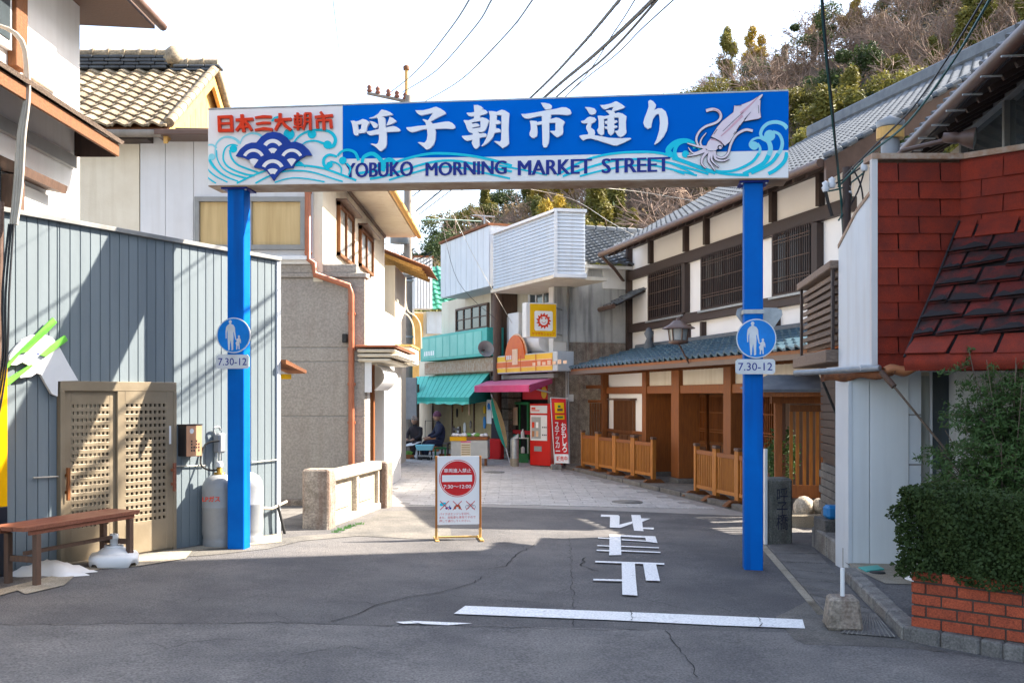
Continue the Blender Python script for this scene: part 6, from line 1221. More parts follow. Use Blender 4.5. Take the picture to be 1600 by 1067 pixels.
for a, b in ((dx[0],dx[1]),(dx[2],dx[3]),(dx[4],dx[5]),(dx[5]+.05,dx[6]+.3)):
    d = MB().box(a,b,yR-.02,yR+.04,.1,z_b-.12).build('sliding_door', M['wood_old'], inn); n_ = 14
    for i in range(n_+1): x = a+(b-a)*i/n_; piece('slat', WO, d, x-.012, x+.012, yR-.045, yR-.021, .75, z_b-.14)
    for z in (.7,.95,1.0,1.35,1.7,1.75,z_b-.16): piece('door_rail', WO, d, a, b, yR-.055, yR-.046, z-.012, z+.012)
    for k in range(3): piece('door_panel', M['wood_brown'], d, a+(b-a)*k/3+.04, a+(b-a)*(k+1)/3-.04, yR-.035, yR-.021, .2, .62)
# screen at the far left end
a, b = JF.u(910,-.1), JF.u(944,-.1); zt_ = J(925,607,-.1)[1]
for x in (a, b): MB().box(x-.05,x+.05,-.15,-.05,-.15,zt_).build('screen_post', WO, inn)
MB().box(a-.1,b+.1,-.17,-.03,zt_+.001,zt_+.08).build('screen_rail', WO, inn); MB().box(a,b,-.12,-.08,zt_-.35,zt_-.28).build('screen_rail', WO, inn)
for i in range(9): x = a+.1+(b-a-.2)*i/8; piece('slat', M['wood_old'], inn, x-.025, x+.025, -.12, -.08, .1, zt_-.36)
# ridge ornament and lantern
u, z = J(1014,552,.55); sb = JF.thing('roof_ornament', 'small grey roof-end ornament standing on the blue-grey pent roof', 'roof ornament'); MB().lathe([(.1,0),(.14,.2),(.06,.38),(.12,.5),(.05,.62),(0,.64)], c=(u,.55,z-.05), n=8).build('ornament', M['kawara_grey'], sb)
ln = JF.thing('lantern', 'hexagonal metal lantern with a pointed roof above the pent roof', 'lantern'); yl = -1.1; u, zb3 = J(1060,538,yl); zt3 = J(1060,495,yl)[1]; h_ = zt3-zb3; r_ = .23
MB().lathe([(r_*.3,.0),(r_*.7,.03*h_),(r_*.75,.12*h_),(r_*.65,.14*h_)], c=(u,yl,zb3), n=6).build('base', M['brown_metal'], ln)
MB().lathe([(r_*.62,.15*h_),(r_*.72,.55*h_)], c=(u,yl,zb3), n=6).build('glass', M['lamp_glass'], ln)
for k in range(6): an = k*math.pi/3; MB().tube([(u+r_*.64*math.cos(an),yl+r_*.64*math.sin(an),zb3+.13*h_),(u+r_*.75*math.cos(an),yl+r_*.75*math.sin(an),zb3+.57*h_)], .014, 5).build('bar', M['brown_metal'], ln)
MB().lathe([(r_*1.25,.56*h_),(r_*1.2,.6*h_),(r_*.7,.72*h_),(r_*.4,.85*h_),(r_*.15,.88*h_),(r_*.18,.95*h_),(0,h_)], c=(u,yl,zb3), n=6).build('roof', M['brown_metal'], ln)
MB().tube([(u,yl,zb3+.02),(u-.1,yE,zP-.1),(u-.1,yE+.1,zP-.12)], .015, 6).build('bracket', M['brown_metal'], ln)
# kerb and forecourt of the inn
fc = [(1.35,23.9),(3.72,15.4),(5.4,13.2),(7.5,16),(4.5,27),(1.3,26)]
sheet('inn_forecourt', M['kerb_stone'], fc, .05, px=False)
ks = Vector((1.25,24.1)); ke = Vector((3.66,15.2)); n_ = 10
kb = thing('kerb', 'dark stone kerb running along the front of the timber inn', 'kerb', (0,0,0))
for i in range(n_):
    a = ks.lerp(ke, i/n_+.003); b = ks.lerp(ke, (i+1)/n_-.003); nn_ = Vector((.97,.24))*.12
    MB().hexa([(a.x,a.y,gz(a.x)-.05),(b.x,b.y,gz(b.x)-.05),(b.x+nn_.x,b.y+nn_.y,gz(b.x)-.05),(a.x+nn_.x,a.y+nn_.y,gz(a.x)-.05)],[(a.x,a.y,gz(a.x)+.08),(b.x,b.y,gz(b.x)+.08),(b.x+nn_.x,b.y+nn_.y,gz(b.x)+.08),(a.x+nn_.x,a.y+nn_.y,gz(a.x)+.08)]).build('kerb_stone', M['concrete_dark'], kb, bevel=.012)
# movable picket fences
def fence_unit(pA, pB, hgt, label, group):
    a, b = Vector(pA[:2]), Vector(pB[:2]); d = b-a; t = thing('picket_fence', label, 'fence', (a.x, a.y, gz(a.x)+.03), math.atan2(d.y, d.x), group); L_ = d.length
    MB().box(-.04,.04,-.04,.04,.05,hgt).build('post', M['wood_gold'], t, bevel=.004); MB().box(L_-.04,L_+.04,-.04,.04,.05,hgt).build('post', M['wood_gold'], t, bevel=.004)
    for x in (0, L_): MB().box(x-.05,x+.05,-.05,.05,hgt,hgt+.05).build('post_cap', M['brown_metal'], t, bevel=.01); MB().hexa([(x-.04,-.26,0),(x+.04,-.26,0),(x+.04,.26,0),(x-.04,.26,0)],[(x-.04,-.14,.09),(x+.04,-.14,.09),(x+.04,.14,.09),(x-.04,.14,.09)]).build('foot', M['wood_old'], t, bevel=.004)
    MB().box(.04,L_-.04,-.025,.025,hgt-.13,hgt-.06).build('rail', M['wood_orange'], t, bevel=.003); MB().box(.04,L_-.04,-.025,.025,.14,.2).build('rail', M['wood_gold'], t, bevel=.003)
    n = max(6, int(L_/.085))
    for i in range(n): x = .06+(L_-.12)*(i+.5)/n; piece('slat', M['wood_gold'], t, x-.016, x+.016, -.018, .018, .2, hgt-.13)
    return t
fa, fb = G(905,737), G(1024,753)
fb = Vector((2.78,20.0,0)); fa = Vector((1.62,23.6,0)); pos = ['farthest unit','second unit from the far end','third unit from the far end','nearest unit']
for k in range(4): p = fa.lerp(fb, k/4+.012); q_ = fa.lerp(fb, (k+1)/4-.012); fence_unit(p, q_, .86, f'slatted wooden fence, {pos[k]} of the far row before the inn', 'slatted fences in front of the inn')
fa, fb = Vector((3.2,17.8,0)), Vector((3.75,15.3,0))
for k in range(3): p = fa.lerp(fb, k/3+.01); q_ = fa.lerp(fb, (k+1)/3-.01); fence_unit(p, q_, .86, f'low wooden slatted fence, {("farthest","middle","nearest")[k]} of the near row beside the right gate post', 'slatted fences in front of the inn')
# garden gate of the inn
GG = Frame((4.35,16.1),(4.9,14.2)); gg2 = thing('garden_gate', 'brown timber garden gate with upright bars under a small grey roof', 'gate', (3.75, 14.4, -.06), rad(-8))
GL = Frame((3.75,14.4),(3.75+math.cos(rad(-8)),14.4+math.sin(rad(-8))), -.06)
q = lambda px, py, y=0: GL.uz(px, py, y)
for px in (1216,1288): u = q(px,0)[0]; MB().box(u-.05,u+.05,-.05,.05,0,q(1240,612)[1]).build('post', WO, gg2, bevel=.005)
u0, u1 = q(1216,0)[0], q(1288,0)[0]
MB().box(u0-.1,u1+.1,-.06,.06,q(1240,630)[1],q(1240,618)[1]).build('beam', WO, gg2); MB().box(q(1234,0)[0],u1,-.03,.03,q(1260,643)[1],q(1260,633)[1]).build('rail', M['wood_old'], gg2); MB().box(q(1234,0)[0],u1-.06,-.03,.03,q(1260,778)[1],q(1260,758)[1]).build('kick_board', WO, gg2, bevel=.004)
for px in (1236,1246,1257,1267,1277): u = q(px,0)[0]; piece('bar', M['wood_gold'], gg2, u-.022, u+.022, -.025, .025, q(1260,758)[1], q(1260,643)[1])
MB().box(u0+.02,q(1233,0)[0],.4,.44,.3,q(1240,630)[1]).build('side_screen', M['wood_brown'], gg2)
rr0, rr1 = q(1166,0,-.5)[0], q(1290,0,-.5)[0]; zr = q(1230,607,-.5)[1]
MB().hexa([(rr0,-.5,zr-.05),(rr1,-.5,zr-.05),(rr1,.6,zr+.02),(rr0,.6,zr+.02)],[(rr0+.0,-.5,zr-.01),(rr1,-.5,zr-.01),(rr1,.1,zr+.2),(rr0+.35,.1,zr+.2)]).build('roof', M['kawara_grey'], gg2)
MB().box(rr0+.05,rr1,-.48,-.42,zr-.11,zr-.052).build('fascia', WO, gg2)
for i in range(11): x = rr0+.1+i*.1; piece('rafter', WD, gg2, x, x+.03, -.45, .1, zr-.1, zr-.055)
# rocks and shrub at the gate
for px, py, r, lab in ((1256,792,.14,'pale rounded rock on the stone ledge by the garden gate'),(1280,790,.1,'small grey stone beside the pale rock')):
    g = at(px,py,14.0); mb = MB(); rr = random.Random(px); mb.grid(lambda u, v: (r*(1+.15*math.sin(5*u*6.28+v*4))*math.cos(u*6.283)*math.sin(v*3.1416), r*math.sin(u*6.283)*math.sin(v*3.1416), -r*1.1*math.cos(v*3.1416)), 10, 7); o = mb.build('rock', M['stone_parapet'], None, label=lab, cat='rock', group='stones at the garden gate'); o.location = (g.x, g.y, g.z)
g = at(1256,805,13.9); lg_ = thing('stone_ledge', 'low brown stone ledge behind the inscribed pillar', 'ledge', (g.x, g.y, 0)); MB().box(-.35,.6,-.1,.5,-.15,g.z+.02).build('block', M['concrete'], lg_, bevel=.02)

# ---- no-entry signboard standing in the street
nb0, nb1 = G(680,843), G(751,843); NF = Frame(nb0, nb1, gz(0)); kk = nb0.y/1600
brd = NF.thing('no_entry_signboard', 'white standing signboard with red no-entry disc in the middle of the street', 'signboard')
q = lambda px, py: NF.uz(px, py)
ul, ur = q(680,0)[0], q(752,0)[0]; ztp = q(715,712)[1]
for u in (ul, ur-.025): MB().box(u,u+.025,-.012,.018,.03,ztp).build('frame_post', M['wood_gold'], brd, bevel=.003)
for u in (ul-.01, ur-.035): MB().box(u,u+.045,-.2,.2,0,.035).build('foot', M['wood_yellow'], brd, bevel=.004); MB().box(u+.008,u+.037,-.016,.022,.036,.15).build('foot_block', M['wood_yellow'], brd, bevel=.003)
MB().box(ul+.036,ur-.036,-.012,.012,.036,.058).build('bottom_rail', M['wood_yellow'], brd, bevel=.003)
zbp = q(715,819)[1]
MB().box(ul+.025,ur-.025,-.006,.006,zbp,ztp-.004).build('board', M['sign_white'], brd)
cx, cz = q(715,747); R_ = q(744,747)[0]-cx
def sh_(nm, m, groups, b): mb = MB(); shapes(mb, [[g_] if not isinstance(g_[0][0], (list, tuple)) else g_ for g_ in groups], -.006-b, .0006, .0002); return mb.build(nm, M[m], brd)
sh_('red_rim', 'letter_red', [disc(cx,cz,R_,40)], .0005); sh_('white_ring', 'sign_white', [disc(cx,cz,R_*.965,40)], .0015); red = sh_('red_disc', 'banner_red', [disc(cx,cz,R_*.93,40)], .0025)
(xa,za),(xb,zb9) = q(690.5,752.5), q(737.5,741.5); MB().box(xa,xb,-.0105,-.0095,za,zb9).build('white_bar', M['sign_white'], brd)
text('車両進入禁止', 'lettering', M['sign_white'], brd, q(693.5,738)[0], q(736,738)[0], q(0,738)[1] if False else q(715,738)[1], q(715,731.5)[1], -.0098, .0006, bold=.008)
text('7:30～12:00', 'lettering', M['sign_white'], brd, q(693,763)[0], q(736,763)[0], q(715,762.5)[1], q(715,757)[1], -.0098, .0006, bold=.008)
for k, (px, cm) in enumerate(((694.5,'sign_blue'),(714.5,'crate_orange'),(735,'gas_grey'))):
    x, z = q(px, 789.5); s = 6*kk
    if k == 0: sh_('van_picture', 'cyan', [[(x-s*1.3,z+s*.3),(x-s*.9,z+s*.8),(x+s*.4,z+s*.8),(x+s*.5,z-s*.1),(x-s*1.1,z-s*.1)]], .001); sh_('scooter_picture', 'navy', [disc(x+s*.5,z-s*.7,s*.3,10), disc(x+s*1.5,z-s*.7,s*.3,10), brush([(x+s*.5,z-s*.5),(x+s*1.2,z-s*.5),(x+s*1.4,z)], s*.2)], .001)
    elif k == 1: sh_('scooter_picture', 'crate_orange', [disc(x-s*.6,z-s*.6,s*.35,10), disc(x+s*.6,z-s*.6,s*.35,10), [(x-s*.9,z-s*.3),(x+s*.9,z-s*.4),(x+s*.5,z+s*.3),(x-s*.4,z+s*.2)]], .001)
    else: sh_('bicycle_picture', 'gas_grey', [band(x-s*.8,z-s*.35,s*.42,s*.55,0,359), band(x+s*.8,z-s*.35,s*.42,s*.55,0,359), brush([(x-s*.8,z-s*.3),(x-s*.2,z+s*.4),(x+s*.5,z+s*.4),(x+s*.8,z-s*.3)], s*.12), brush([(x-s*.3,z+s*.6),(x,z-s*.4),(x+s*.5,z+s*.5)], s*.12)], .001)
    sh_('red_cross', 'banner_red', [brush([(x-s*1.15,z-s*1.1),(x+s*1.15,z+s*1.2)], s*.18), brush([(x-s*1.15,z+s*1.2),(x+s*1.15,z-s*1.1)], s*.18)], .003)
for k, (t_, x1) in enumerate((('バイクはエンジンを切り、',735),('また、自転車も車両ですので',743),('押して通行してください。',735))):
    text(t_, 'lettering', M['banner_red'], brd, q(686.5,805)[0], q(x1,805)[0], q(715,804.3+k*5.4)[1], q(715,800.3+k*5.4)[1], -.0066, .0004, bold=.002)
# ================================================================ RIGHT FOREGROUND
# inscribed bridge pillar
g = G(1200,850); g2 = G(1243,852)
bp2 = thing('inscribed_pillar', 'square weathered granite pillar with carved characters beside the right gate post', 'stone pillar', (g.x-.0, g.y-.05, gz(g.x)), rad(10))
k = g.y/1600; pwid = 40*k; ph = 103*k
MB().box(0,pwid,0,.27,-.05,ph).build('shaft', M['granite_pillar'], bp2, bevel=.03)
text(['呼','子','橋'], 'carved_characters', M['ink'], bp2, pwid*.3, pwid*.78, ph*.22, ph*.86, -.001, .0015, vertical=True)
MB().box(-.05,-.02,.0,.05,-.05,ph+.35).build('white_rail', M['white_plastic'], bp2)
# drain covers
L0, L1 = G(1198,852), G(1292,960); R0, R1 = G(1262,848), G(1400,998)
dc = thing('drain_covers', 'row of worn concrete drain covers along the right kerb', 'drain covers', (0,0,0)); n_ = 8
for i in range(n_):
    f0, f1 = (i/n_)**.8+.006, ((i+1)/n_)**.8-.004; f1 = min(f1, 1)
    a, b, c, d = L0.lerp(L1, f0), L0.lerp(L1, f1), R0.lerp(R1, f1), R0.lerp(R1, f0)
    MB().hexa([(p.x,p.y,gz(p.x)-.02) for p in (b,c,d,a)],[(p.x,p.y,gz(p.x)+.016) for p in (b,c,d,a)]).build('drain_cover', M['concrete_dark'], dc, bevel=.006)
e0, e1 = G(1188,852), G(1290,975); MB().add([(p.x,p.y,gz(p.x)+.010) for p in (G(1185,852),G(1196,852),G(1292,962),G(1278,962))], [(0,3,2,1)]).build('gutter_edge', M['concrete'], dc)
gr = thing('drain_grate', 'flat steel drain grate beside the concrete block', 'grate', (0,0,0))
ga = [G(1313,992),G(1402,999),G(1368,962),G(1348,960)]
MB().add([(p.x,p.y,gz(p.x)+.018) for p in ga], [(0,1,2,3)]).build('frame', M['concrete_dark'], gr)
for i in range(12):
    a = ga[0].lerp(ga[1], (i+.5)/12); b = ga[3].lerp(ga[2], (i+.5)/12)
    MB().tube([(a.x,a.y,gz(a.x)+.02),(b.x,b.y,gz(b.x)+.02)], .006, 4).build('bar', M['kerb_stone'], gr)
# raised forecourts and kerbs
FZ = .09
A1, A2, A3, A4 = G(1315,903), G(1409,1001), G(1530,1023), G(1640,1043)
fcs = [A1, A2, A3, A4]
P = [(p.x+.13, p.y+.05) for p in fcs]
sheet('forecourt', M['asphalt_old'], [(P[0][0],P[0][1])]+P[1:]+[(9,4.5),(9,10.6),(A1.x+.2,10.5)], FZ-.004-.0, px=False)
sheet('forecourt_slab', M['concrete'], [(A1.x+.12,A1.y+.1),(A1.x+.15,A1.y-.75),(4.9,A1.y-.9),(4.9,10.3),(A1.x+.2,10.3)], FZ+.002, px=False)
kc = thing('kerb', 'stained stone kerb curving round to the brick planter', 'kerb', (0,0,0))
for a, b, n_ in ((A1,A2,5),(A2,A3,2),(A3,A4,3)):
    dv = (b-a).normalized(); nn = Vector((-dv.y, dv.x, 0)); nn = nn if nn.x > 0 else -nn
    for i in range(n_):
        p, q_ = a.lerp(b, i/n_+.004), a.lerp(b, (i+1)/n_-.004); w_ = nn*.14
        hz = FZ+.02
        MB().hexa([(p.x,p.y,gz(p.x)-.05),(q_.x,q_.y,gz(q_.x)-.05),(q_.x+w_.x,q_.y+w_.y,gz(q_.x)-.05),(p.x+w_.x,p.y+w_.y,gz(p.x)-.05)],[(p.x,p.y,gz(p.x)+hz),(q_.x,q_.y,gz(q_.x)+hz),(q_.x+w_.x,q_.y+w_.y,gz(q_.x)+hz),(p.x+w_.x,p.y+w_.y,gz(p.x)+hz)]).build('kerb_stone', M['kerb_stone'] if a is A1 else M['concrete_dark'], kc, bevel=.015)
lw = thing('low_wall', 'low concrete upstand wall running back from the white shop corner', 'wall', (0,0,0))
a, b = G(1318,890), G(1268,853); b = Vector((b.x, b.y, 0))
for i in range(2):
    p, q_ = a.lerp(b, i/2), a.lerp(b, (i+1)/2-.004); MB().hexa([(p.x,p.y,-.15),(p.x+.22,p.y+.03,-.15),(q_.x+.22,q_.y+.03,-.15),(q_.x,q_.y,-.15)],[(p.x,p.y,.17),(p.x+.22,p.y+.03,.17),(q_.x+.22,q_.y+.03,.17),(q_.x,q_.y,.17)]).build('wall_block', M['kerb_stone'], lw, bevel=.02)
sheet('alley_floor', M['concrete'], [(a.x+.2,a.y),(b.x+.2,b.y),(6,b.y+3),(7,a.y)], .06, px=False)
# turquoise hatch cover
hc = thing('hatch_cover', 'turquoise metal hatch cover set in the slab before the white shop', 'hatch cover', (0,0,0))
hp = [G(*p, FZ) for p in ((1341,887.5),(1371,884.5),(1382,890.5),(1354,894))]; MB().hexa([(p.x,p.y,gz(p.x)+FZ) for p in (hp[0],hp[3],hp[2],hp[1])],[(p.x,p.y,gz(p.x)+FZ+.015) for p in (hp[0],hp[3],hp[2],hp[1])]).build('cover', M['teal_sign'], hc, bevel=.004)
g = G(1371,895,FZ); dcv = thing('round_drain', 'small round black drain cover near the turquoise hatch', 'drain', (g.x,g.y,gz(g.x)+FZ)); MB().lathe([(0,.012),(.07,.012),(.075,.0)], n=18).build('cover', M['rubber'], dcv)
# concrete block with white pipe
g = G(1297,988); g2 = G(1352,988); k = g.y/1600
cbk = thing('concrete_block', 'tapered mossy concrete block with an upright white plastic pipe', 'barrier block', ((g.x+g2.x)/2, g.y+.13, gz(g.x)+.01), rad(-8))
h = 50*k; w1, w0 = 44*k/2, 56*k/2
MB().hexa([(-w0,-.13,0),(w0,-.13,0),(w0,.13,0),(-w0,.13,0)],[(-w1,-.1,h),(w1,-.1,h),(w1,.1,h),(-w1,.1,h)]).build('block', M['stone_rough'], cbk, bevel=.02)
MB().tube([(0,0,h-.02),(0,0,h+44*k)], .017, 12).build('pipe', M['white_plastic'], cbk)
# white shop with red shingle upper storey
LA = Frame((3.556,10.0),(4.375,10.0)); LB = Frame((4.375,10.0),(4.375+.73*3,10.0-.68*3)); LS = Frame((3.53,11.07),(3.53,10.0))
shp = thing('red_shingle_shop', 'white-walled shop with an overhanging upper storey clad in red shingles', 'shop', (0,0,0))
zb0, zt0 = 1.94, LA.uz(1430,250)[1]
def wq(F, px, py, y=0): u, z = F.uz(px, py, y); p = F.world(u, y, z); return p
yw = 10.27; XW = lambda px: (px-800)/1600*yw
zc_ = 1.96
for nm, a, b, m_ in (('wall_panel',1331,1358.5,'shop_white'),('wall_panel',1359.5,1420,'shop_white')): MB().box(XW(a),XW(b),yw,yw+.12,-.1,zc_).build(nm, M[m_], shp, bevel=.004)
MB().box(XW(1325),XW(1331)-.002,yw-.01,yw+.4,-.1,zc_).build('corner_post', M['white_panel'], shp)
MB().box(XW(1325)+.3,XW(1325)+2.5,yw+.401,yw+.5,-.1,3.2).build('inner_wall', M['shop_white'], shp)
for a, b, m_ in ((1420,1441,'white_panel'),(1441,1462,'cream_stucco'),(1462,1467,'white_plastic'),(1467,1493,'window_glass')): MB().box(XW(a),XW(b)-.003,yw+(.15 if m_ != 'white_panel' else .02),yw+.2,-.05,zc_).build('door_panel', M[m_], shp)
MB().box(XW(1443),XW(1460),yw+.13,yw+.149,.1,1.9).build('door_glass', M['curtain_glass'], shp); MB().box(XW(1472),XW(1478),yw+.12,yw+.149,.75,.95).build('door_handle', M['galvanised'], shp)
for k in range(3): MB().box(XW(1421),XW(1440),yw+.014,yw+.019,.5+k*.5,.515+k*.5).build('panel_seam', M['trim_grey'], shp)
MB().box(XW(1493),XW(1493)+2.5,yw-.02,yw+.2,-.1,3.9).build('stucco_wall', M['white_plaster'], shp)
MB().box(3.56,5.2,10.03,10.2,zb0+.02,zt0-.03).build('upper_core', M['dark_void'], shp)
MB().box(4.4,5.4,10.21,13.0,zb0+.02,zt0-.4).build('upper_storey', M['white_plaster'], shp)
MB().box(3.4,5.2,10.0,yw+.8,zc_-.02+.002,zb0+.06).build('soffit', M['white_panel'], shp)
# white flank panel
q1, q2, q3, q4 = LS.uz(1311,388), LS.uz(1365,298), LS.uz(1365,570), LS.uz(1310,580)
fl = LS.thing('x', 'x', 'x'); bpy.data.objects.remove(fl)
W_ = lambda F, u, y, z: F.world(u, y, z)
MB().slab([W_(LS,0,0,q4[1]),W_(LS,LS.len,0,q3[1]),W_(LS,LS.len,0,q2[1]),W_(LS,LS.len*.55,0,q2[1]-.13),W_(LS,0,0,q1[1])], (.1,0,0)).build('flank_panel', M['white_panel'], shp)
MB().slab([W_(LS,0,-.01,q1[1]),W_(LS,LS.len*.55,-.01,q2[1]-.13),W_(LS,LS.len,-.01,q2[1]),W_(LS,LS.len,-.01,q2[1]+.04),W_(LS,LS.len*.55,-.01,q2[1]-.09),W_(LS,0,-.01,q1[1]+.04)], (.14,0,0)).build('rusty_edge', M['rusty_trim'], shp)
MB().box(3.5,3.556,9.96,10.02,zb0-.03,zt0).build('corner_trim', M['lavender_wall'], shp)
# shingles
rr = random.Random(21)
def shingle(P00, P10, P11, P01, lift, m, th=.012):
    n = (P10-P00).cross(P01-P00).normalized()
    if n.y > 0: n = -n
    a, b = P00+n*(lift+.012), P10+n*(lift+.012); c, d = P11+n*.004, P01+n*.004; bk = -n*th
    MB().hexa([a+bk,b+bk,c+bk,d+bk],[a,b,c,d]).build('shingle', M[m], shp)
nrow = 12; rh = (zt0-.05-zb0)/nrow
for r in range(nrow):
    z0_ = zb0+rh*r; off = (r % 2)*.2; x = 3.56-off*1.0
    while x < 4.375:
        a, b = max(x, 3.56), min(x+.405, 4.372)
        if b-a > .04: shingle(Vector((a+.004,9.998,z0_)), Vector((b-.004,9.998,z0_)), Vector((b-.004,9.998,z0_+rh*1.12)), Vector((a+.004,9.998,z0_+rh*1.12)), rr.uniform(.006,.02), 'shingle_red')
        x += .41
dB = LB.d; nB = Vector((-.68,-.73,0))
for r in range(4):
    z0_ = zt0-.05-rh*(r+1); off = (r % 2)*.2; x = -off; wmax = 2.6
    while x < wmax:
        a, b = max(x, .004), x+.405; A_ = Vector((4.375+dB.x*a,10+dB.y*a,z0_)); B_ = Vector((4.375+dB.x*(b-.006),10+dB.y*(b-.006),z0_)); up_ = Vector((0,0,rh*1.12))
        shingle(A_, B_, B_+up_, A_+up_, rr.uniform(.006,.02), 'shingle_red'); x += .41
MB().slab([(4.375,10.01,zb0),(4.375+dB.x*2.7,10.01+dB.y*2.7,zb0),(4.375+dB.x*2.7,10.01+dB.y*2.7,zt0),(4.375,10.01,zt0)], (.1,.1,0)).build('angled_core', M['shingle_red'], shp)
# flared skirt of worn shingles
zs0, zs1 = 3.40, 2.04; out = 1.34
S = lambda u, v: Vector((4.375+dB.x*u+nB.x*out*v, 10+dB.y*u+nB.y*out*v, zs0+(zs1-zs0)*(v**.92)))
nr2 = 8
MB().grid(lambda u, v: S(u*2.7, v)+Vector((0,0,-.03)), 4, 10).build('skirt_base', M['shingle_black'], shp)
MB().add([S(0,0),S(0,.5),S(0,1),Vector((4.375,10,zs1))], [(0,1,2,3)]).build('skirt_end', M['shingle_red'], shp)
for r in range(nr2):
    v0, v1 = 1-(r)/nr2, 1-(r+1)/nr2; x = -(r % 2)*.19
    while x < 2.6:
        a, b = max(x, .0), x+.37
        jag = rr.uniform(.0,.05) if 0 < r < nr2-1 else 0
        shingle(S(a+.008, v0-jag*.3), S(b-.012, v0-jag), S(b-.012, max(0,v1-.02)), S(a+.008, max(0,v1-.02)), rr.uniform(.01,.035), 'shingle_worn' if (0 < r < nr2-1) else 'shingle_red')
        if 0 < r < nr2-1:
            A_, B_ = S(a+.0, v0-jag*.3), S(b, v0-jag); nn = (B_-A_).cross(S(a,v1)-A_).normalized(); nn = nn if nn.y < 0 else -nn
            pts = [A_+(B_-A_)*t+ (S(a,v1)-A_)*(.04+ (rr.uniform(.15,.5) if 0 < t < 1 else .05)) for t in (0,.2,.4,.6,.8,1)]
            n6 = len(pts); lo = [A_+(B_-A_)*t for t in (0,.2,.4,.6,.8,1)]
            MB().add([p+nn*.055 for p in lo]+[p+nn*.034 for p in pts], [(i,i+1,n6+i+1,n6+i) for i in range(n6-1)]).build('torn_edge', M['shingle_black'], shp)
        x += .38
MB().grid(lambda u, v: S(u*2.7,1)+nB*(.03*math.sin(v*3.14))+Vector((0,0,.02-.14*v)), 10, 5).build('rolled_edge', M['shingle_red'], shp)
MB().tube([S(0,0)+nB*.02, S(0,.5)+nB*.03, S(0,1)+nB*.02], .012, 6).build('hip_seam', M['shingle_black'], shp)
MB().slab([(3.5,9.95,zt0),(4.39,9.95,zt0),(4.39+dB.x*2.7,9.95+dB.y*2.7,zt0),(4.39+dB.x*2.7+.2,10.2+dB.y*2.7,zt0),(4.5,10.2,zt0),(3.5,10.2,zt0)], (0,0,.055)).build('rusty_coping', M['rusty_trim'], shp)
# folded awning remains
aw2 = thing('folded_awning', 'rolled-up torn orange awning with a folding arm under the shingled storey', 'awning', (0,0,0))
MB().tube([at(1242,583,10.7), at(1375,575,9.85)], .03, 8).build('front_bar', M['galvanised'], aw2)
pa_, pb_ = at(1285,590,10.6), at(1395,582,9.75); MB().grid(lambda u, v: pa_.lerp(pb_, u)+Vector((0, .07*math.cos(v*6.28), .045*math.sin(v*6.28)+.015*math.sin(u*14))), 18, 8).build('rolled_cloth', M['rust'], aw2)
pc_, pd_ = at(1380,577,9.8), at(1445,572,9.65); MB().grid(lambda u, v: pc_.lerp(pd_, u)+Vector((0,.09*math.cos(v*6.28),-.03*(1-u)+.05*math.sin(v*6.28)+.02*math.sin(u*9))), 12, 8).build('torn_cloth', M['crate_orange'], aw2)
MB().tube([at(1377,581,9.7), at(1397,604,9.6)], .03, 8).build('arm_housing', M['wood_brown'], aw2); MB().tube([at(1397,604,9.6), at(1487,714,9.4)], .012, 6).build('arm', M['wood_weathered'], aw2)
MB().tube([at(1487,714,9.4), at(1480,717,9.4), at(1484,722,9.4)], .018, 6).build('hook', M['rubber'], aw2)
MB().tube([at(1283,590,11.2), at(1330,703,11.2)], .015, 6).build('far_arm', M['rubber'], aw2)
# weathered slatted balcony behind
bf = Frame((3.82,13.4),(3.53,11.12)); blc = bf.thing('slatted_balcony', 'weathered timber balcony of gapped horizontal slats between the inn and the red shingles', 'balcony')
Ls_ = bf.len
for i in range(9): z = 2.3+i*.085; piece('slat', M['wood_weathered'], blc, 0, Ls_, -.02, .01, z, z+.05, rot=(0,0,rr.uniform(-.006,.006)))
MB().box(.02,Ls_,.04,.08,2.26,3.08).build('backing', M['wood_brown'], blc)
for x in (.03, Ls_-.06): MB().box(x-.04,x+.04,-.05,-.021,2.2,3.1).build('upright', M['wood_dark'], blc)
MB().box(-.1,Ls_,-.08,.12,3.08,3.17).build('top_rail', M['wood_weathered'], blc, bevel=.01); MB().box(-.15,Ls_,-.12,.2,2.06,2.2).build('floor_beam', M['wood_weathered'], blc, bevel=.01)
MB().box(-.05,Ls_-.02,.25,.4,-.1,2.05).build('dark_wall', M['wood_dark'], blc)
for k in range(12): piece('wall_board', M['wood_dark'], blc, -.05, Ls_-.02, .22, .249, .9+k*.1, .99+k*.1)
MB().box(-.1,Ls_,.2,2.6,2.0,2.059).build('ceiling', M['wood_brown'], blc); MB().tube([(Ls_-.25,.1,2.05),(Ls_-.25,.1,.1)], .03, 8).build('downpipe', M['brown_metal'], blc)
for r in range(8):
    for c in range(7): piece('brick', M['concrete_dark'], blc, .0+c*.3+(r % 2)*.15, .29+c*.3+(r % 2)*.15, .19, .219, .05+r*.1, .14+r*.1)
g = at(1311,800,11.6); jc = thing('water_container', 'bright blue plastic water container on the step beside the dark wall', 'container', (g.x, g.y, g.z-.07)); MB().box(-.16,.1,-.1,.1,0,.15).build('body', M['blue_plastic'], jc, bevel=.03); MB().tube([(.1,0,.08),(.14,0,.08)], .03, 10).build('cap', M['blue_plastic'], jc)
stp = thing('timber_step', 'dark box step under the blue container', 'step', (g.x, g.y, 0)); MB().box(-.2,.35,-.12,.3,-.05,g.z-.075).build('box', M['concrete_dark'], stp, bevel=.01)
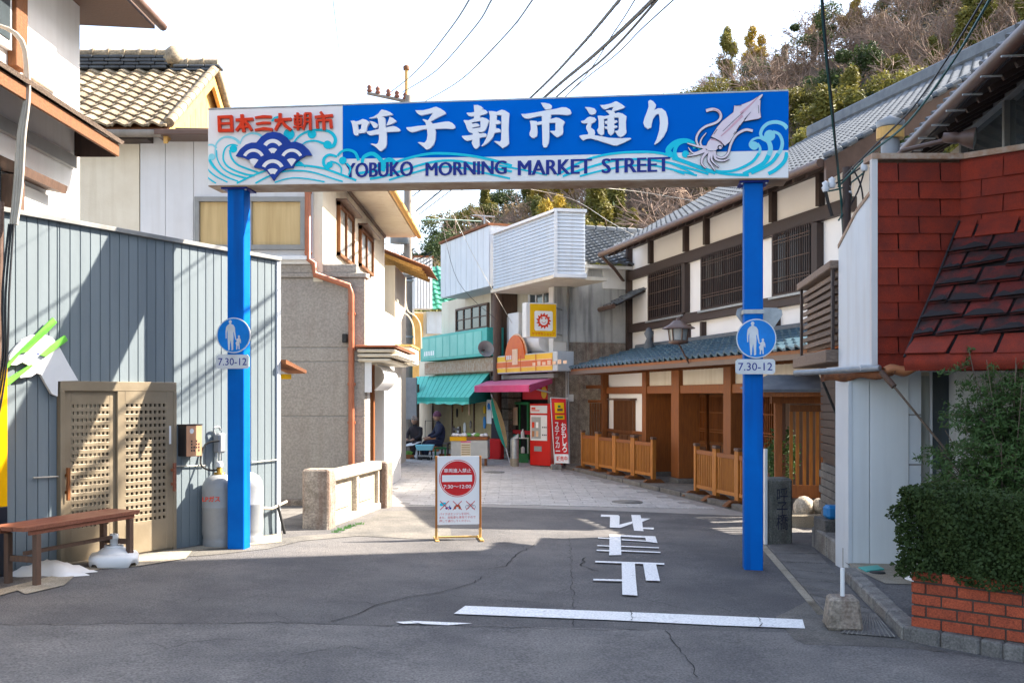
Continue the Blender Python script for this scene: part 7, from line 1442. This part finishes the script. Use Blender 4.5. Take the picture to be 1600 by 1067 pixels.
# cream house with brown gutter at the far right
KF = Frame((5.0+.62*.99,13.6),(4.28+.62*.99,8.55)); kh = KF.thing('cream_gutter_house', 'cream house with a steep brown gutter and dark windows above the red shingles', 'house')
K = lambda px, py, y=0: KF.uz(px, py, y)
za_, zb3_ = K(1390,270,-.62), K(1598,62,-.62); ze_ = (za_[1]+zb3_[1])/2
uk0, uk1 = K(1386,0,-.62)[0], K(1700,0,-.62)[0]
MB().box(uk0+.2,uk1,.0,6,0,ze_+.1).build('wall', M['cream_plaster'], kh)
ew = 7.2; er = 2.0
rk = MB().hexa([(uk0,-.62,ze_-.05),(uk1,-.62,ze_-.05),(uk1,3.2,ze_+er-.05),(uk0,3.2,ze_+er-.05)],[(uk0,-.62,ze_+.0),(uk1,-.62,ze_+.0),(uk1,3.2,ze_+er),(uk0,3.2,ze_+er)]).build('roof', M['wood_dark'], kh)
tiled(rk, M['kawara_grey'], (uk0,-.7,ze_+.02), (uk1,-.7,ze_+.02), (uk0,3.2,ze_+er+.03), .24, .22, h=.05, th=.04, single=True, limit=290)
vt2 = MB().tube([(0,-.11,0),(0,.11,0)], .065, 10).mesh('verge_tile', M['kawara_grey'])
for j in range(17): f = (j+.5)/17; o = inst('verge_tile', vt2, rk, (uk0-.02,-.62+3.82*f,ze_+er*f+.06)); o.rotation_euler = (math.atan2(er,3.82),0,0)
MB().tube([(uk0-.02,-.73,ze_-.04),(uk1,-.73,ze_-.04)], .065, 10).build('gutter', M['brown_metal'], kh)
for i in range(18): x = uk0+.2+i*.55; piece('gutter_hook', M['galvanised'], kh, x-.012, x+.012, -.8, -.62, ze_-.13, ze_-.115)
for i in range(20): x = uk0+.12+i*.36; piece('rafter', M['wood_dark'], kh, x-.025, x+.025, -.6, 0, ze_+.02, ze_+.075, rot=(math.atan2(er,3.82),0,0))
zw1, zw0 = K(1560,178)[1]+.1, K(1560,178)[1]-1.1
window(kh, KF, 0,0,0,0, 0, M['trim_grey'], M['window_glass'], nx=3, fw=.08, u0=K(1512,0)[0], u1=uk1-.5, z0=zw0, z1=zw1, dep=.1)
for px in (1545,1585): u = K(px,0)[0]; MB().box(u,u+.9,-.019,-.017,zw0+.1,zw1-.15).build('curtain', M['curtain_glass'], kh)
pr_ = [at(1391,215,11.4), at(1391,300,11.4)]; vp = thing('vent_pipe', 'grey vent pipe with a yellow collar beside the brown gutter', 'pipe', (0,0,0)); MB().tube(pr_, .1, 12).build('pipe', M['gas_grey'], vp); MB().tube([pr_[0]-Vector((0,0,.02)), pr_[0]+Vector((0,0,.1))], .15, 12).build('collar', M['wood_yellow'], vp); MB().lathe([(.14,0),(.16,.06),(.0,.14)], c=tuple(pr_[0]+Vector((0,0,.11))), n=12).build('cap', M['gas_grey'], vp)
fl_ = thing('floodlight', 'rusty-brown floodlight on a pipe arm above the red shingles', 'floodlight', tuple(at(1497,216,10.3))); MB().tube([at(1402,243,10.6)-fl_.location, at(1410,236,10.6)-fl_.location, at(1480,219,10.35)-fl_.location], .025, 8).build('arm', M['brown_metal'], fl_)
o = MB().lathe([(.0,-.14),(.05,-.14),(.06,-.02),(.05,.0),(.07,.04),(.1,.12),(.11,.16)], n=16).build('lamp_housing', M['brown_metal'], fl_); o.rotation_euler = (rad(30),rad(100),0)
o = MB().lathe([(.105,.155),(.06,.165),(0,.17)], n=16).build('lens', M['lamp_glass'], fl_); o.rotation_euler = (rad(30),rad(100),0)
# neighbour standing just right of the frame (throws the long morning shade)
nb = thing('neighbour_house', 'tall pale house standing just outside the right edge', 'house', (9.0, -4.0, 0))
MB().box(0,9,0,18.6,-.3,12.6).build('wall', M['cream_plaster'], nb); MB().hexa([(-.3,-.3,12.6),(9.3,-.3,12.6),(9.3,18.9,12.6),(-.3,18.9,12.6)],[(3.5,4,14),(5.5,4,14),(5.5,14,14),(3.5,14,14)]).build('roof', M['kawara_dark'], nb)
for k in range(3): window(nb, Frame((0,0),(1,0)), 0,0,0,0, -.01, M['trim_grey'], M['window_glass'], u0=1+k*2.6, u1=2.6+k*2.6, z0=4.6, z1=5.9)
# brick planter
b0, b1 = G(1424,975,.12), G(1620,1007,.12); BR = Frame(b0, b1); zpl = BR.uz(1424,890)[1]
pl_ = BR.thing('brick_planter', 'red brick planter wall with dark mortar along the right edge', 'planter')
zg0 = gz(b0.x)+.10; LBR = BR.len+.9; rows_ = 5; bh = (zpl-zg0)/rows_
MB().box(.012,LBR,.012,.3,zg0-.1,zpl-.01).build('mortar', M['mortar'], pl_)
bme = MB().box(-.5,.5,-.5,.5,-.5,.5).mesh('brick', M['brick'], .035)
blen = .213
for r in range(rows_):
    x = -(r % 2)*blen/2
    while x < LBR:
        a, b = max(x, 0), min(x+blen-.012, LBR)
        if b-a > .03: inst('brick', bme, pl_, ((a+b)/2,.05+rr.uniform(-.003,.003),zg0+bh*(r+.5)), scale=(b-a,.1,bh-.014), rot=(0,rr.uniform(-.006,.006),0))
        x += blen
    for k in range(4): y = .104+k*blen+(r % 2)*blen/2-.0; inst('brick', bme, pl_, (.05,y+blen/2,zg0+bh*(r+.5)), scale=(.1,blen-.012,bh-.014))
MB().box(.1,LBR,.1,1.2,zg0,zpl-.05).build('soil', M['dirt'], pl_)
# leafy plants ------------------------------------------------------------
def leaf_cloud(fn, n, size, seed, droop=0, narrow=.45):
    r = random.Random(seed); mb = MB()
    for i in range(n):
        p, nrm = fn(r); a = Vector((r.gauss(0,1), r.gauss(0,1), r.gauss(0,.7)-droop)).normalized(); b = a.cross(nrm+Vector((r.gauss(0,.5),r.gauss(0,.5),r.gauss(0,.5)))).normalized(); s_ = size*r.uniform(.6,1.3)
        k_ = len(mb.v); mb.v += [tuple(p-b*s_*narrow*.5), tuple(p+a*s_*.5), tuple(p+b*s_*narrow*.5), tuple(p-a*s_*.5)]; mb.f.append([k_,k_+1,k_+2,k_+3]); mb.sm.append(False)
    return mb
hd_ = thing('box_hedge', 'dense clipped dark green hedge growing out of the brick planter', 'hedge', (BR.a.x, BR.a.y, 0), BR.ang)
hz0, hz1 = zpl-.06, BR.uz(1450,757,.3)[1]; HL = LBR
def hedge_pt(r):
    f = r.random(); bump = lambda x, z: .05*math.sin(x*5.1+z*3)+.035*math.sin(x*13+z*9)+.02*math.sin(x*29+z*17)
    x = r.uniform(-.1, HL); z = hz0+(hz1-hz0)*r.random(); top = hz1-.03+.03*math.sin(x*7)
    if f < .55: y = -.06+bump(x, z)+r.expovariate(18); n = Vector((0,-1,.3))
    elif f < .8: z = top+bump(x,0)*.6-r.expovariate(22); y = r.uniform(-.05,.6); n = Vector((0,0,1))
    else: x = -.1+bump(z*2, z)+r.expovariate(18); y = r.uniform(-.04,.6); n = Vector((-1,0,.2))
    return Vector((x, y, z)), n
leaf_cloud(hedge_pt, 26000, .03, 5, narrow=.6).build('foliage', M['leaf_hedge'], hd_)
MB().box(.06,HL-.02,.08,.5,hz0,hz1-.12).build('inner_twigs', M['leaf_hedge'], hd_)
r = random.Random(9); mb = MB()
for i in range(0): x = r.uniform(0, HL); y = r.uniform(0,.4); mb.tube([(x,y,hz0),(x+r.uniform(-.1,.1),y-.08,hz0+.3),(x+r.uniform(-.2,.2),y-.1,hz1-.04)], .004, 3, caps=False)
# nandina bush behind
nc = at(1575,640,8.4); nd = thing('nandina_bush', 'airy bamboo-like bush with fine drooping leaves at the right edge', 'bush', (nc.x, nc.y, zpl-.1))
r = random.Random(31); mb = MB(); tips = []
for i in range(44):
    an = r.uniform(0,6.28); R_ = r.uniform(.05,.68); top = Vector((math.cos(an)*R_, math.sin(an)*R_*.6, r.uniform(.9,2.0)-R_*.5)); b_ = Vector((r.uniform(-.1,.1),r.uniform(-.1,.1),0))
    m1 = b_.lerp(top,.5)+Vector((0,0,.12)); mb.tube([b_,m1,top], .007, 4, caps=False, r2=.003)
    for k in range(16):
        p = (m1.lerp(top, r.random()) if r.random() < .75 else b_.lerp(m1, r.uniform(.5,1))); d = Vector((r.gauss(0,1),r.gauss(0,.8),r.gauss(-.25,.5))).normalized(); q_ = p+d*r.uniform(.12,.34); tips.append((p,q_)); mb.tube([p,q_], .002, 3, caps=False)
mb.build('stems', M['bark'], nd, kind='stuff')
def nd_pt(r):
    p, q_ = r.choice(tips); t = r.uniform(.15,1.1); return p.lerp(q_, t)+Vector((r.gauss(0,.018),r.gauss(0,.018),r.gauss(0,.018))), Vector((0,-.4,1))
leaf_cloud(nd_pt, 36000, .048, 8, droop=.5, narrow=.3).build('foliage', M['leaf_nandina'], nd)
# shrub behind the garden gate bars
g = at(1222,715,14.9); sh2 = thing('garden_shrub', 'dark glossy shrub behind the bars of the garden gate', 'shrub', (g.x, g.y, 0))
def shrub_pt(r):
    v = Vector((r.gauss(0,1),r.gauss(0,1),r.gauss(0,1))).normalized()*r.uniform(.6,1.05); return Vector((.26*v.x,.2*v.y,.85+.42*v.z)), Vector((0,-1,.5))
leaf_cloud(shrub_pt, 900, .07, 3).build('foliage', M['leaf_nandina'], sh2)
MB().tube([(0,0,0),(.02,0,.9)], .02, 5).build('trunk', M['bark'], sh2)
# scooter wheel peeking out
g = at(1421,925,8.0); sc_ = thing('scooter', 'black scooter wheel under a white mudguard peeping from behind the planter', 'scooter', (g.x+.2, g.y, gz(g.x)+FZ), rad(12))
R0_ = .2; mb = MB(); mb.grid(lambda u, v: ((R0_-.045+.045*math.cos(v*6.283))*math.cos(u*6.283), .045*math.sin(v*6.283), R0_+(R0_-.045+.045*math.cos(v*6.283))*math.sin(u*6.283)), 28, 8); mb.build('tyre', M['rubber'], sc_)
MB().tube([(0,-.03,R0_),(0,.03,R0_)], .1, 16).build('rim', M['galvanised'], sc_)
mb = MB(); mb.grid(lambda u, v: ((R0_+.03)*math.cos(rad(70+100*u)), -.06+.12*v, R0_+(R0_+.03)*math.sin(rad(70+100*u))), 12, 3); mb.build('mudguard', M['white_plastic'], sc_)
MB().tube([(0,.06,R0_),(.25,.06,.75)], .025, 8).build('fork', M['rubber'], sc_); MB().hexa([(.15,-.1,.35),(.6,-.15,.2),(.6,.15,.2),(.15,.1,.35)],[(.25,-.1,.8),(.5,-.12,.5),(.5,.12,.5),(.25,.1,.8)]).build('body', M['white_plastic'], sc_, bevel=.04)
# ================================================================ HILL
def Hr(x):
    T_ = [(-120,2),(-40,4),(-18,9),(-11,12),(-7,15),(0,19),(6,23),(12,27),(17,31),(24,33.5),(33,37.5),(45,45),(70,60),(140,75)]
    for (a, za), (b, zb) in zip(T_, T_[1:]):
        if x <= b: t = max(0, (x-a)/(b-a)); return za+(zb-za)*t
    return 75
def hill(x, y):
    y0 = 46 if x < 5 else max(34, 46-(x-5)*1.0); xs_ = x*120/max(y, 45) if y < 120 else x
    t = max(0, min(1, (y-y0)/(120-y0))); t = t*.55+.45*(t*t*(3-2*t)); z = Hr(xs_)*t
    if y > 120: z *= max(.6, 1-(y-120)/300)
    return z+1.2*math.sin(x*.21+y*.13)*t+.8*math.sin(x*.5-y*.31)*t
mb = MB(); mb.grid(lambda u, v: (-110+270*u, 32+150*v, hill(-110+270*u, 32+150*v)-.3), 90, 50); mb.build('hill', M['hill_soil'], None, kind='structure')
def branch_mesh(seed, h, spread, levels, m, name, n0=5, r0=.16):
    r = random.Random(seed); mb = MB()
    def grow(p, d, L, rad_, lv):
        q_ = p+d*L*.5+Vector((r.gauss(0,.05),r.gauss(0,.05),0))*L; e = q_+(d+Vector((r.gauss(0,.12),r.gauss(0,.12),r.gauss(0,.08)))).normalized()*L*.5
        mb.tube([p,q_,e], max(rad_, .02), 3 if lv < levels else 5, caps=False, r2=max(rad_*.6, .014))
        if lv == 0: return
        for k in range(5):
            t = r.uniform(.35,1); s = (q_.lerp(e, (t-.5)*2) if t > .5 else p.lerp(q_, t*2)); nd_ = (d*.75+Vector((r.gauss(0,spread),r.gauss(0,spread),r.gauss(.1,spread*.6)))).normalized()
            grow(s, nd_, L*r.uniform(.55,.78), rad_*.5, lv-1)
    for k in range(n0): grow(Vector((r.gauss(0,.15),r.gauss(0,.15),0)), Vector((r.gauss(0,.35),r.gauss(0,.35),1)).normalized(), h*.42, r0*(.7 if k else 1), levels)
    return mb.mesh(name, m)
def crown_mesh(seed, h, w, n, ls, m, kind='round', name='crown'):
    r = random.Random(seed); bl = []
    for k in range(15 if kind == 'round' else 12):
        if kind == 'round': a = r.uniform(0,6.28); rr_ = r.uniform(0,.8)*w; bl.append((Vector((math.cos(a)*rr_, math.sin(a)*rr_, h*r.uniform(.35,.92)-rr_*.25)), w*r.uniform(.14,.34)))
        else: a = r.uniform(0,6.28); rr_ = r.uniform(.0,.5)*w; zz = h*r.uniform(.35,.98); bl.append((Vector((math.cos(a)*rr_, math.sin(a)*rr_, zz)), w*(.34-.16*(zz/h)) if kind == 'plume' else w*.3))
    def fn(q):
        c, R_ = q.choice(bl); v = Vector((q.gauss(0,1),q.gauss(0,1),q.gauss(0,1))).normalized(); k_ = q.uniform(.55,1.1); return c+Vector((v.x*R_,v.y*R_,v.z*R_*(.75 if kind == 'round' else 1.5)))*k_, v
    return leaf_cloud(fn, n, ls, seed+50, droop=.3 if kind == 'plume' else 0, narrow=.55 if kind == 'round' else .3).mesh(name, m)
prot = {}
for s in range(3): prot[('bare',s)] = (branch_mesh(100+s, 8.5, .55, 3, M['twig'], 'branches', r0=.1), None)
for s in range(3): prot[('dark',s)] = (branch_mesh(200+s, 6, .3, 1, M['bark'], 'trunk', 2, .16), crown_mesh(210+s, 7.5, 3.8, 7500, .24, M['leaf_dark']))
for s in range(2): prot[('olive',s)] = (branch_mesh(220+s, 6, .3, 1, M['bark'], 'trunk', 2, .13), crown_mesh(230+s, 7.0, 3.3, 6500, .23, M['leaf_olive']))
for s in range(3): prot[('bamboo',s)] = (branch_mesh(240+s, 6.5, .12, 0, M['bark'], 'trunk', 6, .05), crown_mesh(250+s, 7.5, 2.4, 5200, .34, M['leaf_gold' if s == 0 else 'leaf_olive'], 'plume'))
for s in range(2): prot[('brush',s)] = (branch_mesh(260+s, 5.5, .55, 2, M['twig'], 'branches', 4, .07), crown_mesh(270+s, 5.0, 2.6, 2600, .2, M['leaf_brush'], 'round'))
desc = {'bare': 'leafless brown tree', 'dark': 'dark evergreen tree', 'olive': 'olive green leafy tree', 'bamboo': 'feathery yellow-green bamboo', 'brush': 'tan tree with sparse dry leaves'}
r = random.Random(77); placed = []; nt_ = 0
def where(px, py):
    if px < 900 or py > 285:
        z = next(l for p, l in ((690,'over the green tiles'),(770,'over the white parapet'),(870,'over the ribbed parapet'),(960,'over the grey tiled roof'),(1100,'over the inn eaves'),(9999,'low behind the inn roof')) if px < p)
    else: z = next(l for p, l in ((1000,'above the end of the word market'),(1080,'above the last white character'),(1150,'above the squid tentacles'),(1235,'above the squid fins'),(1310,'at the teal cable'),(1400,'over the inn ridge'),(1500,'between the slanting cables'),(9999,'over the brown gutter')) if px < p)
    return ('topmost ' if py < 40 else 'high ' if py < 130 else 'halfway ' if py < 220 else 'low ')+z
tries = 0
while nt_ < 270 and tries < 20000:
    tries += 1; y = r.uniform(40, 128)
    px = r.uniform(600, 1680); x = (px-800)/1600*y
    if y < 48 and px < 1150: continue
    z = hill(x, y)
    py = 618-(z-1.7)/y*1600
    mind = 1.9+y*.012
    if any((x-a)**2+((y-b)*.6)**2 < mind**2 for a, b in placed): continue
    placed.append((x, y))
    n1 = math.sin(x*.16+1.3)+math.sin(y*.11+x*.05); c = r.random()
    if px < 800: kd = 'dark' if c < .3 else 'olive' if c < .6 else 'bare' if c < .9 else 'bamboo'
    elif n1 > .7: kd = 'bamboo' if c < .45 else 'olive' if c < .62 else 'bare' if c < .85 else 'brush'
    elif n1 < -.7: kd = 'bare' if c < .55 else 'brush' if c < .7 else 'olive' if c < .85 else 'dark'
    else: kd = 'bare' if c < .38 else 'brush' if c < .54 else 'dark' if c < .66 else 'bamboo' if c < .86 else 'olive'
    v = r.randrange(2 if kd in ('olive','brush') else 3); tk, cw = prot[(kd, v)]
    sc = r.uniform(.75,1.2)*(.85 if y < 60 else 1)
    t = thing({'bare':'bare_tree','dark':'evergreen_tree','olive':'leafy_tree','bamboo':'bamboo_clump','brush':'brushwood_tree'}[kd], desc[kd]+' '+where(px, py-7*1600/y), 'bamboo' if kd == 'bamboo' else 'tree', (x, y, z-.4), r.uniform(0,6.28), 'trees on the hillside'); t.scale = (sc*r.uniform(.9,1.15), sc*r.uniform(.9,1.15), sc)
    inst('trunk' if cw else 'branches', tk, t)
    if cw: inst('crown', cw, t)
    nt_ += 1
print('trees', nt_)
def ug(r):
    y = r.uniform(38, 126); px = r.uniform(560, 1700); x = (px-800)/1600*y; z = hill(x, y); return Vector((x, y, z+r.expovariate(1.1))), Vector((0,-.3,1))
leaf_cloud(ug, 60000, .34, 91, narrow=.55).build('undergrowth', M['leaf_brush'], None, kind='stuff', label='tangled dry undergrowth covering the hillside', cat='undergrowth')
def ug2(r):
    while 1:
        y = r.uniform(38, 126); px = r.uniform(560, 1700); x = (px-800)/1600*y
        if math.sin(x*.35)+math.sin(y*.22+x*.1) > .2: break
    z = hill(x, y); return Vector((x, y, z+r.expovariate(.9))), Vector((0,-.3,1))
leaf_cloud(ug2, 25000, .34, 92, narrow=.55).build('undergrowth', M['leaf_dark'], None, kind='stuff', label='patches of low evergreen bushes covering the hillside', cat='undergrowth')
# ================================================================ OVERHEAD WIRES
def wire(pts, r_, m, label, grp, k=6, cat='cable'):
    P = smooth([at(*p) for p in pts], k); o = MB().tube(P, r_, 5, caps=False).build('overhead_cable', M[m], None); return props(o, label, cat, grp)
sg = 'thin wires from the utility pole'
wire([(607,147,30),(650,112,24),(700,50,17),(733,0,13),(760,-60,10)], .012, 'cable', 'leftmost of the three dark wires rising right from the utility pole', sg)
wire([(628,145,30),(680,112,24),(740,45,17),(768,0,13),(800,-60,10)], .012, 'cable', 'middle of the three dark wires rising right from the utility pole', sg)
wire([(662,160,30),(720,125,24),(790,55,17),(832,0,13),(870,-60,10)], .012, 'cable', 'rightmost of the three dark wires rising right from the utility pole', sg)
wire([(540,160,26),(530,80,14),(519,-10,9)], .003, 'cable', 'thin nearly vertical wire left of the sign centre', sg)
wire([(575,150,30),(640,80,22),(705,0,14)], .002, 'cable_white', 'faintest pale wire left of the three dark ones', sg)
wire([(690,160,30),(770,75,20),(850,-5,12)], .003, 'cable_white', 'faint pale wire beside the rightmost dark wire', sg)
bg_ = 'thick bundled cables crossing above the sign'
for pts, r_, lab in (([(640,310,38),(720,250,30),(830,152,20),(900,80,15),(968,0,11.5),(1010,-50,10)],.02,'leftmost thick bundled cable above the sign'),([(650,330,38),(740,255,30),(850,153,20),(930,85,15),(1020,0,11.5),(1060,-50,10)],.026,'thickest middle bundled cable above the sign'),([(655,335,38),(750,262,30),(868,153,20),(945,90,15),(1027,0,11.5),(1065,-45,10)],.017,'dark cable touching the thickest bundle above the sign')):
    wire(pts, r_, 'cable', lab, bg_)
wire([(645,325,38),(780,240,26),(895,140,18),(960,50,13.5),(992,0,11.5)], .008, 'cable', 'slack thin cable between the two thick bundles', bg_)
wire([(660,338,38),(790,250,26),(885,150,19),(960,88,15.5),(1000,48,13.5),(1058,-5,11.3)], .009, 'cable', 'rightmost slack cable above the sign', bg_)
r = random.Random(4)   # lashing spirals
for (a, b, rad_, lab) in (((838,146,19.6),(972,-4,11.4),.04,'wispy lashing wire around the leftmost thick cable'),((860,146,19.6),(1024,-4,11.4),.05,'wispy lashing wire around the middle bundle')):
    A_, B_ = at(*a), at(*b); mid = at((a[0]+b[0])/2-4 if a[0] < 850 else 928, 78 if a[0] < 850 else 86, 15.2); P = []
    for i in range(90): t = i/89; p = A_*(1-t)**2+mid*2*t*(1-t)+B_*t*t; P.append(p+Vector((rad_*math.cos(i*1.1),0,rad_*math.sin(i*1.1)+r.uniform(-.01,.03))))
    props(MB().tube(P, .0025, 3, caps=False).build('lashing_wire', M['cable'], None), lab, 'wire', bg_)
# service drops on the right
tg = 'teal service cables on the right'
wire([(1283,-10,9),(1288,60,9.6),(1300,180,10.6),(1313,300,11.6),(1318,370,11.8)], .014, 'cable_teal', 'nearly vertical teal cable hanging over the inn roof', tg)
wire([(1285,-10,9),(1291,70,9.6),(1303,190,10.6),(1310,290,11.6)], .008, 'cable', 'dark twin of the nearly vertical teal cable', tg)
wire([(1552,-10,8),(1490,95,9),(1420,190,10),(1360,240,10.8),(1310,292,11.6)], .012, 'cable_teal', 'upper of the two teal cables slanting down from the right', tg)
wire([(1542,-10,8),(1478,95,9),(1425,170,10),(1370,225,10.8),(1320,275,11.6)], .01, 'cable', 'lower of the two dark cables slanting down from the right', tg)
cbx = thing('cable_junction', 'tangle of wires and white insulators on a pole at the inn corner', 'cable junction', tuple(at(1320,292,11.7)))
def rel(px, py, Y=11.7): return at(px, py, Y)-cbx.location
MB().tube([rel(1323,262),rel(1323,372)], .05, 8).build('stub_pole', M['wood_dark'], cbx)
for k, (a, b, c) in enumerate((((1283,296),(1310,285),(1345,262)),((1287,300),(1318,293),(1350,270)),((1323,330),(1340,300),(1352,262)),((1310,345),(1330,310),(1326,290)),((1330,260),(1345,290),(1350,330)),((1318,372),(1322,320),(1330,285)))): MB().tube(smooth([rel(*a),rel(*b),rel(*c)]), .01, 5).build('loose_wire', M['cable_teal' if k % 2 else 'cable'], cbx)
for px, py in ((1290,300),(1300,294),(1325,306),(1350,268)): MB().lathe([(.03,0),(.05,.04),(.03,.07),(.045,.1),(.0,.13)], c=tuple(rel(px,py)), n=8).build('insulator', M['white_plastic'], cbx)
MB().tube(smooth([rel(1290,300),rel(1294,318),rel(1300,338)]), .02, 5).build('cable_tail', M['rubber'], cbx)
# wires below the sign across the hill
ug_ = 'thin wires below the sign'
wire([(700,318,28),(740,400,27),(780,470,27),(800,505,27)], .006, 'cable_white', 'thin wire slanting down to the teal shop', ug_)
wire([(690,345,28),(716,440,27.5),(776,500,27)], .006, 'cable', 'thin dark wire crossing the white parapet', ug_)
wire([(700,290,26),(800,292,30),(890,310,30),(950,345,26),(990,368,24)], .007, 'cable_white', 'pale wire sagging from the pole to the inn roof', ug_)
wire([(860,288,20),(1000,300,22),(1170,330,20)], .006, 'cable_white', 'faint pale wire just below the sign', ug_)
wire([(640,345,30),(690,343,33),(752,346,35)], .015, 'cable_teal', 'teal cable strung between the pole and the rooftop bracket', ug_)
ra = thing('roof_antenna', 'small metal bracket antenna on the white parapet', 'antenna', tuple(at(757,350,30.0))); MB().tube([(0,0,0),(0,0,.25)], .03, 6).build('mast', M['galvanised'], ra); MB().tube([(-.35,0,.25),(.3,0,.2)], .025, 6).build('bar', M['galvanised'], ra); MB().tube([(-.1,0,.22),(.25,0,-.05)], .02, 6).build('brace', M['galvanised'], ra)
